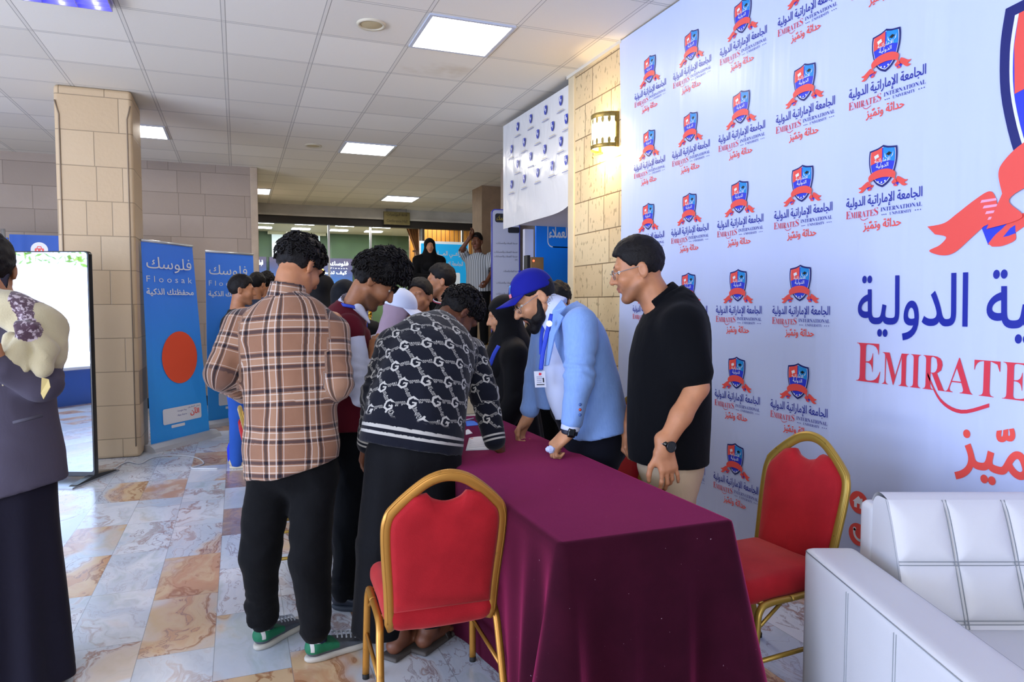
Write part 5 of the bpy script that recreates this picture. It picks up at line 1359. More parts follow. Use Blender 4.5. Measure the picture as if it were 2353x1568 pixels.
def foot(sd, ankle, d, sc=1.0):
    a = A3(ankle); d = nrm((d[0], d[1], 0)); z0 = a[2]-0.075*sc
    g = lambda x, z: np.array([a[0]+d[0]*x, a[1]+d[1]*x, z0+z])
    sd.cone(a, g(-0.03, 0.03), 0.034*sc, 0.030*sc, 0.02); sd.cone(g(-0.035, 0.028), g(0.10, 0.028), 0.029*sc, 0.034*sc, 0.02); sd.cone(g(0.02, 0.05), g(0.13, 0.024), 0.032*sc, 0.022*sc, 0.02)
    sp = A3((-d[1], d[0], 0))
    for k in range(5): 
        o = sp*(0.028-0.014*k); sd.cone(g(0.12, 0.018)+o, g(0.165-0.008*abs(k-1), 0.014)+o*1.1, 0.011 if k else 0.013, 0.010 if k else 0.012, 0.006)
def glasses(p, hd, mat, parent=None, w=0.030, h=0.022):
    b = MB()
    for x in (-1, 1):
        ring = [hd.w((x*0.033+w*0.85*math.cos(a)*0.95, 0.106-0.010*abs(x*0.033+w*0.8*math.cos(a))/0.06, 0.006+h*math.sin(a))) for a in [2*PI*i/18 for i in range(18)]]
        b.tube(ring, 0.0013, mat, 6, closed=True)
        b.tube(catmull([hd.w((x*0.062, 0.097, 0.010)), hd.w((x*0.078, 0.045, 0.012)), hd.w((x*0.080, -0.006, 0.012)), hd.w((x*0.080, -0.028, -0.002))], 5), 0.0014, mat, 6)
    b.tube(catmull([hd.w((-0.008, 0.108, 0.010)), hd.w((0, 0.112, 0.014)), hd.w((0.008, 0.108, 0.010))], 4), 0.0013, mat, 6)
    o = p.mb('glasses', b, None, parent)
    b = MB()
    for x in (-1, 1): b.add([hd.w((x*0.033+w*0.8*math.cos(a), 0.1055-0.010*abs(x*0.033)/0.06, 0.006+h*0.95*math.sin(a))) for a in [2*PI*i/18 for i in range(18)]], [tuple(range(18))], M_glass)
    p.mb('lenses', b, None, o)
def cap(p, hd, mat, emblem=False, brim=0.085, mat2=None, name='cap', rim=(0.048, -0.025), slope=-0.34):
    s = SDF(0.006); hd.E(s, (0, -0.012, 0.045), (0.084, 0.106, 0.098), 0.01); fn = lambda X, Y, Z: -((rim[0]+rim[1]*(hd.loc(np.stack([X, Y, Z], -1))[..., 1]))-hd.loc(np.stack([X, Y, Z], -1))[..., 2])*hd.s
    s.ops.append((A3([-1e9]*3), A3([1e9]*3), fn, 0.003, 'sub')); o = p.mesh(name, s, mat)
    b = MB()
    def bf(u, v):
        a = (u-0.5)*2.1; r0 = A3((0.080*math.sin(a), -0.012+0.104*math.cos(a)*1.0, rim[0]+0.004+rim[1]*0.10*math.cos(a))); ext = brim*max(0, math.cos(a*0.72))**0.6
        return hd.w(r0+A3((0.10*math.sin(a)*ext*v, ext*v, slope*ext*v**1.2-0.024*(math.sin(a)**2)*v)))
    b.grid(bf, 22, 6, mat2 or mat); p.mb('brim', b, None, o).modifiers.new('thick', 'SOLIDIFY').thickness = 0.004
    b = MB(); b.add(*uvs(hd.w((0, -0.012, 0.144)), 0.007), mat, True)
    p.mb('button', b, None, o)
    if emblem:
        b = MB()
        def patch(x0, x1, z0, z1, m, e):
            def g(u, v):
                x = x0+(x1-x0)*u; z = z0+(z1-z0)*v; zz = (z-0.045)/0.098; y = -0.012+0.106*math.sqrt(max(0.05, 1-(x/0.084)**2-zz*zz)); return hd.w((x, y+e, z))
            b.grid(g, 5, 5, m)
        patch(-0.016, 0.016, 0.080, 0.115, M('badge_sky', '#5fa8ea', 0.6), 0.003); patch(-0.011, 0.011, 0.084, 0.110, M_blue, 0.004); patch(-0.024, 0.024, 0.066, 0.082, M('badge_pink', '#ee7f8f', 0.6), 0.0045)
        p.mb('emblem', b, None, o)
    return o
def hijab(p, hd, mat, drape=0.24, nk=None, chest=None, name='headscarf', face=True, seed=1):
    s = SDF(0.009); hd.E(s, (0, -0.020, 0.034), (0.094, 0.116, 0.104), 0.02); hd.E(s, (0, 0.0, -0.06), (0.084, 0.092, 0.10), 0.04)
    nk = A3(nk) if nk is not None else hd.w((0, -0.03, -0.17)); s.cone(hd.w((0, -0.01, -0.09)), nk, 0.085, 0.115, 0.04)
    if chest is not None: s.cone(nk, A3(chest), 0.13, 0.15, 0.06)
    s.disp(lambda X, Y, Z: 0.006*vnoise(X*9+Z*6, Y*9, Z*4, seed)+0.003*vnoise(X*22, Y*22, Z*9, seed+2))
    if face:
        hd.E(s, (0, 0.115, -0.018), (0.062, 0.085, 0.092), 0.008, 'sub'); hd.E(s, (0, 0.05, -0.015), (0.058, 0.06, 0.086), 0.008, 'sub')
    return p.mesh(name, s, mat)
# ------------------------------------------------------------------ the man in the plaid shirt
def mat_plaid():
    nb = NB('plaid_flannel'); u = nb.attr('pu'); v = nb.attr('pv'); co = nb.coord()
    def bands(t, per, off):
        f = ((t+off)/per).fract()*per
        def band(c, w): return nb.step((f-c).abs(), w, w*0.75)
        dark = band(0.030, 0.0075).max(band(0.081, 0.0075)); wht = band(0.042, 0.0022).max(band(0.068, 0.0022)).max(band(0.017, 0.0012)).max(band(0.094, 0.0012))
        mid = band(0.055, 0.012)
        return dark, wht, mid
    du, wu, mu = bands(u, 0.152, 0.076); dv, wv, mv = bands(v, 0.143, 0.02)
    n = nb.noise(co, 14, 4); c = nb.mix(n, lin('#86604a'), lin('#956e57'))
    c = nb.mix(mu.max(mv)*0.22, c, lin('#cfa98a')); c = nb.mix(wv*0.55, c, lin('#d9cbbd')); c = nb.mix(dv*0.74, c, lin('#2c2530')); c = nb.mix(wu*0.62, c, lin('#ddd3cb')); c = nb.mix(du*0.74, c, lin('#2a2326')); c = nb.mix(du*dv*0.8, c, lin('#0f0e1c'))
    nb.inp('Base Color', c); nb.inp('Roughness', 0.9); nb.inp('Sheen Weight', 0.2); nb.inp('Specular IOR Level', 0.15)
    x, y, z = nb.xyz(co); fo = nb.noise(nb.vec(x*6, y*6, z*3), 1.4, 4, 0.5, 1.0); nb.bump(fo+nb.noise(co, 300, 2)*0.12, 0.35, 0.012)
    return nb.m
def plaid_man():
    p = Person('person in a brown plaid overshirt and black trousers standing with his back to us', atz(660, 1470, 0)); d = 2.92
    hd = Head(at(688, 616, 2.98), FW*0.75+RT*0.42-A3((0, 0, 0.50)), (0.10, 0.1, 1), 1.0)
    nk = at(660, 668, 2.93); pel = at(678, 1080, 2.90)
    feet = [(atz(hx, hy, 0), nrm(atz(tx, ty, 0)-atz(hx, hy, 0))) for hx, hy, tx, ty in ((596, 1492, 672, 1446), (714, 1520, 826, 1482))]
    sh = SDF(0.0065); hd.skull(sh); hd.neck(sh, nk-A3((0, 0, 0.04)), 0.060)
    sl, sr = at(556, 728, 2.93), at(766, 738, 2.95); el, er = at(512, 858, 2.86), at(774, 880, 2.90); wl, wr = at(572, 905, 3.06), at(745, 915, 3.10)
    hn = sh
    core(sh, at(672, 1040, 2.90), nk, (sl, sr), (el, er), (wl, wr), (at(622, 1085, 2.90), at(722, 1085, 2.90)), (at(597, 1282, 2.86), at(712, 1285, 2.82)), [q[0]+q[1]*0.022+A3((0, 0, 0.10)) for q in feet], 0.78)
    hn.cone(el*0.4+wl*0.6, wl, 0.036, 0.028, 0.01); hand(hn, wl, (0.55, 0.8, 0.15), (0.6, -0.3, 0.6), False, (40, 45, 30)); hn.cone(er*0.5+wr*0.5, wr, 0.036, 0.028, 0.01); hand(hn, wr, (0.1, 0.95, 0.15), (-0.8, 0, 0.5), True, (40, 45, 30))
    p.body([sh], SK1, hd)
    for h, dd in feet:
        an = SDF(0.008); an.cone(h+dd*0.030+A3((0, 0, 0.06)), h+dd*0.022+A3((0, 0, 0.19)), 0.037, 0.042, 0.01); p.mesh('sock', an, M('sock_navy', '#161d3c', 0.8))
    hd.hair(p.t, p.loc, top=0.014, side=0.005, curl=330, curl_r=0.010, amp=0.005, seed=4, line=[(-0.14, -0.085), (-0.07, -0.088), (-0.035, -0.055), (-0.018, 0.008), (0.010, 0.016), (0.030, 0.02), (0.046, 0.045), (0.062, 0.072), (0.09, 0.084), (0.13, 0.088)])
    # shirt
    s = SDF(0.0095); R_ = RT
    secs = [(at(668, 1092, 2.89), R_, 0.192, 0.145), (at(668, 1020, 2.90), R_, 0.194, 0.140), (at(666, 930, 2.90), R_, 0.186, 0.130), (at(662, 840, 2.91), R_, 0.190, 0.132), (at(660, 760, 2.92), R_+A3((0, 0, -0.05)), 0.197, 0.125), (at(660, 712, 2.93), R_+A3((0, 0, -0.05)), 0.165, 0.100), (at(660, 684, 2.94), R_, 0.095, 0.082)]
    s.loft(secs, 0.02, n=5, fold=lambda a, b, t, X, Y, Z: 0.014*(1-t)*vnoise(X*7, Y*7, Z*1.6, 21)+0.007*vnoise(X*11, Y*11, Z*6, 5))
    sp = s.spine
    arms = []
    for S0, E0, W0, side in ((sl, el, wl, -1), (sr, er, wr, 1)):
        L = np.linalg.norm(E0-S0); s.cone(S0+A3((0, 0, -0.03))+(E0-S0)*0.05, E0, 0.074, 0.068, 0.05, fold=efold(L, 0.062, 0.009, 0.95, 0.5, 3))
        W1 = E0*0.25+W0*0.75; s.cone(E0, W1, 0.068, 0.056, 0.02, flat=False, fold=efold(0.2, 0.042, 0.010, 0.3, 0.5, 7)); arms.append([(S0, E0, 0.075), (E0, W1, 0.06)])
        dd = nrm(W0-E0); s.cone(W1-dd*0.02, W1+dd*0.035, 0.060, 0.058, 0.004, flat=True)
    s.crease(0.010, (5.5, 5.5, 3.2), 2, 0.5)
    hem = at(668, 1082, 2.89); s.cut(hem, A3((0, 0, -1))+RT*0.28-RT*0.0, hem-A3((0.6, 0.6, 0.4)), hem+A3((0.6, 0.6, 0.25)))
    # collar
    b0 = at(664, 664, 2.94)
    def uv(v):
        a, b, ln, w, dp = spine_uv(sp, v); ang = np.arctan2(a/w, -b/dp*-1); back = np.arctan2(a/w, np.abs(b)/dp)
        pu = back*0.185+0.0; pv = ln.copy()
        for i, sg in enumerate(arms):
            bd_, an_, l_ = limb_uv(v, sg); tor = (np.sqrt((a/w)**2+(b/dp)**2)-1)*np.minimum(w, dp)
            m = (bd_ < tor-0.004); pu = np.where(m, an_*1.1+0.02, pu); pv = np.where(m, l_+0.055, pv)
        return {'pu': pu, 'pv': pv}
    Mp = mat_plaid()
    so = p.mesh('overshirt', s, Mp, uv)
    c = SDF(0.0045); nr = nrm(hd.w((0, -0.03, -0.06))-nk); o = at(660, 676, 2.935); c.cone(o-nr*0.03, o+nr*0.045, 0.083, 0.071, 0.004, flat=True); c.cone(o-nr*0.06, o+nr*0.08, 0.074, 0.064, 0.002, 'sub', flat=True)
    c.cut(o+FW*0.05-A3((0, 0, 0.0)), FW*0.9-A3((0, 0, 0.4)))
    v, f = c.mesh(); a = np.arctan2((v-o)@RT, -((v-o)@FW))*0.08; mesh_obj('collar', [(v, f)], Mp, so, p.loc, {'pu': a+0.02, 'pv': (v-o)@nr+0.02})
    # trousers
    t = SDF(0.011); hl, hr = at(622, 1085, 2.90), at(722, 1085, 2.90); kl, kr = at(597, 1282, 2.86), at(712, 1285, 2.82); al, ar = feet[0][0]+feet[0][1]*0.022+A3((0, 0, 0.125)), feet[1][0]+feet[1][1]*0.022+A3((0, 0, 0.125))
    t.ell(at(672, 1075, 2.90), (0.175, 0.135, 0.12), np.array([RT, nrm((FW[0], FW[1], 0)), (0, 0, 1)]), 0.05)
    for H_, K, A_, sd in ((hl, kl, al, 3), (hr, kr, ar, 8)):
        t.cone(H_, K, 0.098, 0.080, 0.04, fold=efold(0.36, 0.085, 0.006, 1.0, 0.45, sd)); t.cone(K, A_, 0.080, 0.062, 0.03, fold=efold(0.3, 0.055, 0.008, 0.9, 0.35, sd+2)); t.cone(A_, A_+A3((0, 0, -0.012)), 0.064, 0.062, 0.01, flat=True)
    t.crease(0.013, (6, 6, 5), 12, 0.7)
    p.mesh('trousers', t, M_trs)
    # sneakers: grey with a green heel
    nb = NB('sneaker_grey_green'); su = nb.attr('su'); sv = nb.attr('sv'); co = nb.coord()
    line = sv-(0.085-su*0.02); gr = nb.step(su, 0.42, 0.40)*nb.step(sv, 0.036, 0.040)
    w = nb.step(((sv+su*0.035)-0.088).abs(), 0.006, 0.004)*nb.step(su, 0.5, 0.48); st = nb.step((su-0.05).abs(), 0.022, 0.018)*nb.step(sv, 0.045, 0.05)
    c = nb.mix(gr, lin('#4c535c'), lin('#0e6a48')); c = nb.mix(st, c, lin('#bcbcb8')); c = nb.mix(w, c, lin('#d7dadf')); nb.inp('Base Color', c); nb.inp('Roughness', 0.7); nb.bump(nb.noise(co, 300, 2), 0.2, 0.002)
    for hx, hy, tx, ty in ((596, 1492, 672, 1446), (714, 1520, 826, 1482)):
        h, tt = atz(hx, hy, 0), atz(tx, ty, 0); dd = nrm(tt-h); tt = h+dd*0.285
        o, P = shoe(p.t, p.loc, h-dd*0.02, tt, nb.m, '#b9b6ac', 0.092, 'sneaker')
        b = MB()
        for k in range(5):
            a = 0.40+0.065*k; zz = 0.090-0.006*k; b.tube(catmull([P(a, -0.030, zz-0.014), P(a+0.03, 0, zz), P(a+0.01, 0.030, zz-0.014)], 4), 0.0035, M('lace_grey', '#9aa0a8', 0.8), 6)
        p.mb('laces', b, None, o)
plaid_man()
# ------------------------------------------------------------------ the man in the patterned sweater, bent over the table
def mat_gknit():
    nb = NB('monogram_knit'); u = nb.attr('pu'); v = nb.attr('pv'); rib = nb.attr('rib'); co = nb.coord()
    bx, by, ax, ay = 0.089, 0.022, 0.060, -0.063
    det = bx*ay-by*ax
    i = (u*ay-v*ax)*(1/det); j = (v*bx-u*by)*(1/det)
    fi = (i+0.5).fract()-0.5; fj = (j+0.5).fract()-0.5
    px = fi*bx+fj*ax; py = fi*by+fj*ay
    hx = px.abs()*0.5+py.abs()*0.866; d = hx.max(px.abs())
    ring = nb.step(d, 0.0205, 0.0195)*nb.step(d, 0.0112, 0.0122)
    gap = px.gt(0.002)*py.gt(0.0025)*py.lt(0.0095)
    bar = px.gt(0.001)*px.lt(0.017)*py.lt(0.0025)*py.gt(-0.0035)
    g = (ring*(1.0-gap)).max(bar)
    def line(t, s, L):
        w = nb.step((s*L).abs(), 0.0066, 0.0056); far = nb.step((t.abs()-0.5).abs(), 0.235, 0.225)
        k = (t*12.0).fract(); kk = (t*12.0).floor(); h = nb.white(nb.vec(kk, 3.0, 1.0))
        col = nb.step((k-0.5).abs(), 0.36, 0.30); hole = nb.step((k-0.5).abs(), 0.17, 0.13)*(s*L).abs().lt(0.0042)*h.lt(0.75)
        cut = (s*L).gt(0.002)*h.gt(0.55)
        return w*far*col*(1.0-hole)*(1.0-cut)
    t1 = line(fi, fj, 0.072); t2 = line(fj, fi, 0.072)
    pat = (g.max(t1*0.95).max(t2*0.95))*(1.0-nb.step(rib, 0.4, 0.5))
    r = rib*7.0; stripe = nb.step((rib-0.66).abs(), 0.035, 0.028).max(nb.step((rib-0.80).abs(), 0.035, 0.028))
    c = nb.mix(pat.max(stripe), lin('#10131f'), lin('#b5b3ad'))
    nb.inp('Base Color', c); nb.inp('Roughness', 0.9); nb.inp('Sheen Weight', 0.15); nb.inp('Specular IOR Level', 0.15)
    x, y, z = nb.xyz(co); nb.bump(nb.noise(nb.vec(x*6, y*6, z*4), 1.4, 4, 0.5, 1.0)+nb.noise(co, 260, 2)*0.15, 0.3, 0.01)
    return nb.m
def knit_man():
    p = Person('person bent over the table in a navy monogram sweater and wide black trousers', atz(945, 1490, 0))
    hd = Head(at(1053, 724, 3.42), RT*0.45+FW*0.30-A3((0, 0, 0.80)), RT*0.45+FW*0.35+A3((0, 0, 0.8)), 1.0)
    nk = at(1012, 756, 3.26); pel = at(945, 1015, 2.93)
    sl, sr = at(905, 790, 3.12), at(1078, 808, 3.28); el, er = at(866, 905, 3.02), at(1112, 905, 3.22)
    wl, wr = at(846, 1018, 3.08), at(1136, 1012, 3.17)
    hl, hr = at(905, 1050, 2.93), at(992, 1060, 2.97); al, ar = at(918, 1455, 2.87), at(984, 1440, 2.92); kl, kr = at(900, 1250, 2.90), at(985, 1250, 2.94)
    sh = SDF(0.0065); hd.skull(sh, fine=False); hd.neck(sh, nk-A3((0, 0, 0.03)), 0.058); core(sh, pel, nk-A3((0, 0, 0.03)), (sl, sr), (el, er), (wl, wr), (hl, hr), (kl, kr), (al, ar))
    hand(sh, wr+nrm(wr-er)*0.01, (0.55, 0.45, -0.45), (0.2, 0.6, 0.7), True, (30, 50, 35), 0.95, 0.3); hand(sh, wl, nrm(wl-el), (0.7, 0.6, 0), False, (25, 30, 20), 0.95)
    for a in (al, ar): foot(sh, a*A3((1, 1, 0))+A3((0, 0, 0.092)), FW*0.8+RT*0.45, 1.0); sh.cone(a, a*A3((1, 1, 0))+A3((0, 0, 0.085)), 0.036, 0.032, 0.02)
    p.body([sh], SK4, hd)
    hd.hair(p.t, p.loc, top=0.014, side=0.008, curl=420, curl_r=0.010, amp=0.006, seed=9, brows=False)
    for a in (al, ar):
        d = nrm((FW*0.8+RT*0.45)*A3((1, 1, 0))); s = SDF(0.006); R = np.array([d, (-d[1], d[0], 0), (0, 0, 1)]); c = a*A3((1, 1, 0))+d*0.055+A3((0, 0, 0.009)); s.rbox(c, (0.135, 0.045, 0.009), 0.008, R)
        o = p.mesh('sandal', s, M('sandal_sole', '#4f4a46', 0.8)); b = MB(); q = c+d*0.04
        b.tube(catmull([q+A3((-d[1], d[0], 0))*0.045, q+A3((0, 0, 0.055)), q-A3((-d[1], d[0], 0))*0.045], 6), 0.006, M('sandal_strap', '#2a2422', 0.6), 6, sq=(0.018, 0.003), ref=d); p.mb('strap', b, None, o)
    s = SDF(0.0095); u1 = nrm(RT*0.93+FW*0.25-A3((0, 0, 0.12))); u0 = nrm(RT-A3((0, 0, 0.52)))
    secs = [(at(944, 1024, 2.95), u0, 0.212, 0.150), (at(956, 960, 2.97), u0, 0.208, 0.150), (at(975, 880, 3.03), nrm(u0+u1), 0.200, 0.140), (at(990, 810, 3.12), u1, 0.205, 0.135), (at(1002, 772, 3.22), u1, 0.170, 0.115), (at(1010, 752, 3.29), u1, 0.098, 0.088)]
    s.loft(secs, 0.02, n=6, fold=lambda a, b, t, X, Y, Z: 0.011*(1-t)*vnoise(X*8, Y*8, Z*3, 31)+0.006*vnoise(X*14, Y*14, Z*6, 5)); sp = s.spine
    arms = []
    for S0, E0, W0, sd in ((sl, el, wl, 3), (sr, er, wr, 5)):
        s.cone(S0+(E0-S0)*0.04, E0, 0.078, 0.066, 0.045, fold=efold(0.3, 0.055, 0.009, 0.95, 0.45, sd)); s.cone(E0, W0, 0.064, 0.050, 0.02, fold=efold(0.25, 0.045, 0.008, 0.1, 0.6, sd+1)); dd = nrm(W0-E0); s.cone(W0-dd*0.05, W0+dd*0.012, 0.050, 0.042, 0.01, flat=True); arms.append([(S0, E0, 0.072), (E0, W0+dd*0.012, 0.055)])
    c = hd.w((0, -0.04, -0.075)); s.cone(nk-(c-nk)*0.1, nk+(c-nk)*0.45, 0.080, 0.070, 0.015, flat=True)
    s.crease(0.007, (6, 6, 4), 2, 0.6)
    Ltot = sp[5][-1]
    def uv(v):
        a, b, ln, w, dp = spine_uv(sp, v); ang = np.arctan2(a/w, np.abs(b)/dp); pu = ang*0.19; pv = ln-0.62*0; rib = np.clip(1.0-ln/0.17, 0, 1); rib = np.where(ln < 0.17, rib, 0)
        for sg in arms:
            bd_, an_, l_ = limb_uv(v, sg); tor = (np.sqrt((a/w)**2+(b/dp)**2)-1)*np.minimum(w, dp); m = bd_ < tor-0.004
            pu = np.where(m, an_*1.15+0.04, pu); pv = np.where(m, 0.42-l_, pv); tot = sum(np.linalg.norm(A3(q[1])-A3(q[0])) for q in sg); rib = np.where(m, np.clip(1-(tot-l_)/0.12, 0, 1)*0.9, rib)
        return {'pu': pu, 'pv': pv, 'rib': rib}
    Mk = mat_gknit(); p.mesh('sweater', s, Mk, uv)
    t = SDF(0.011); t.ell(at(950, 1050, 2.94), (0.172, 0.132, 0.12), np.array([RT, nrm((FW[0], FW[1], 0)), (0, 0, 1)]), 0.05)
    h2l, h2r = at(872, 1450, 2.90), at(975, 1425, 2.95)
    for H_, K, A_, r1, sd in ((hl, at(885, 1250, 2.90), h2l, 0.112, 2), (hr, at(975, 1250, 2.95), h2r, 0.098, 6)):
        t.cone(H_, K, 0.115, 0.112, 0.05); t.cone(K, A_, 0.112, r1, 0.03, flat=True)
    t.disp(lambda X, Y, Z: 0.010*vnoise(X*11, Y*11, Z*1.2, 44)+0.004*vnoise(X*20, Y*20, Z*4, 45)); p.mesh('trousers', t, cloth('wide_black_trousers', '#090a0e', 0.3, 90, 0.75))
knit_man()

# ------------------------------------------------------------------ the man in the maroon waistcoat
def vest_man():
    p = Person('person with curly hair in a maroon waistcoat over a white shirt reading papers', atz(790, 1395, 0))
    hd = Head(at(862, 648, 3.36), RT*0.72+FW*0.16-A3((0, 0, 0.64)), RT*0.60+FW*0.1+A3((0, 0, 0.8)), 1.0)
    nk = at(812, 712, 3.40); pel = at(792, 1010, 3.36); sl, sr = at(772, 745, 3.56), at(800, 762, 3.22); el, er = at(812, 900, 3.58), at(832, 905, 3.16); wl, wr = at(850, 818, 3.44), at(862, 822, 3.26)
    hl, hr = at(775, 1040, 3.40), at(810, 1040, 3.32); kl, kr = at(795, 1230, 3.38), at(800, 1230, 3.30); al, ar = at(806, 1362, 3.42), at(790, 1358, 3.28)
    sh = SDF(0.0062); hd.skull(sh, lids=0.9); hd.neck(sh, nk, 0.056); core(sh, pel, nk, (sl, sr), (el, er), (wl, wr), (hl, hr), (kl, kr), (al, ar))
    hand(sh, wr, (0.12, 0.35, 0.75), (-0.5, 0.6, 0.0), True, (35, 45, 30), 1.0, 0.5); hand(sh, wl, (0.35, 0.1, 0.75), (-0.3, -0.6, 0.1), False, (35, 45, 30), 1.0, 0.5)
    p.body([sh], SK2, hd, 0.75)
    hd.eyes(p.t, p.loc, -0.5)
    hd.hair(p.t, p.loc, top=0.044, side=0.016, curl=520, curl_r=0.014, amp=0.010, seed=3, front=0.018, fr=38)
    s = SDF(0.0095)
    u = nrm(FW*0.8-RT*0.5); secs = [(at(782, 985, 3.37), u, 0.190, 0.140), (at(780, 900, 3.38), u, 0.180, 0.130), (at(783, 820, 3.39), u, 0.190, 0.135), (at(788, 755, 3.40), u, 0.190, 0.120), (at(796, 725, 3.40), u, 0.140, 0.095), (at(803, 708, 3.40), u, 0.080, 0.075)]
    s.loft(secs, 0.02, n=5, fold=lambda a, b, t, X, Y, Z: 0.008*vnoise(X*9, Y*9, Z*2.5, 3)); s.wrinkle(0.003, (9, 9, 6), 2)
    for S0 in (sl, sr): s.ell(S0, (0.075, 0.075, 0.085), None, 0.03)
    p.mesh('waistcoat', s, cloth('maroon_waistcoat', '#5c1522', 0.25, 90, 0.8))
    w = SDF(0.008)
    for S0, E0, W0, sd in ((sl, el, wl, 3), (sr, er, wr, 5)):
        w.cone(S0+(E0-S0)*0.1, E0, 0.066, 0.058, 0.03, fold=efold(0.3, 0.06, 0.007, 0.95, 0.5, sd)); W1 = E0*0.25+W0*0.75; w.cone(E0, W1, 0.056, 0.040, 0.02, fold=efold(0.2, 0.05, 0.006, 0.1, 0.5, sd))
    w.crease(0.010, (7, 7, 4), 8, 0.6)
    so = p.mesh('shirt_sleeves', w, cloth('white_shirt', '#d5d9ee', 0.25, 90, 0.75))
    c = SDF(0.0045); nr = nrm(hd.w((0, -0.02, -0.07))-nk); o = at(812, 704, 3.40); c.cone(o-nr*0.035, o+nr*0.035, 0.086, 0.068, 0.004, flat=True); c.cone(o-nr*0.06, o+nr*0.08, 0.078, 0.062, 0.002, 'sub', flat=True); c.cone(o+RT*0.035-FW*0.055-A3((0, 0, 0.005)), o+RT*0.085-FW*0.045-A3((0, 0, 0.080)), 0.026, 0.006, 0.006)
    p.mesh('collar', c, cloth('white_shirt', '#d5d9ee'))
    b = MB(); pts = [o-RT*0.07-FW*0.03+nr*0.012, o-RT*0.02-FW*0.085+nr*0.0, o+RT*0.05-FW*0.075-nr*0.02, o+RT*0.10-FW*0.04-nr*0.07, at(838, 800, 3.30)]
    b.tube(catmull(pts, 6), 0.004, M('lanyard_blue', '#2344c8', 0.6), 6, sq=(0.008, 0.0015), ref=(0, 0, 1)); p.mb('lanyard', b)
    t = SDF(0.012); t.ell(pel-A3((0, 0, 0.03)), (0.165, 0.135, 0.13), frame_of(RT), 0.05)
    for H_, K, A_, sd in ((hl, kl, al, 1), (hr, kr, ar, 4)): t.cone(H_, K, 0.095, 0.072, 0.04); t.cone(K, A_, 0.072, 0.056, 0.03, fold=efold(0.3, 0.06, 0.006, 0.9, 0.3, sd))
    t.crease(0.010, (6, 6, 4), 5, 0.5); p.mesh('trousers', t, cloth('blue_black_trousers', '#0a0d12', 0.3))
    for hx, hy, tx, ty in ((765, 1398, 860, 1402), (800, 1372, 885, 1372)):
        h, tt = atz(hx, hy, 0), atz(tx, ty, 0); tt = h+nrm(tt-h)*0.27; shoe(p.t, p.loc, h, tt, M('shoe_black_leather', '#1d2430', 0.4), '#2b333d', 0.085, 'shoe')
    pp = [at(848, 800, 3.33), at(872, 790, 3.30), at(874, 765, 3.42), at(850, 772, 3.46)]
    b = MB(); b.add(pp, [(0, 1, 2, 3)], M_paper); tag(b.obj('paper_sheet', solid=0.002), 'white paper held up in the hand of the waistcoat man', 'paper')
vest_man()

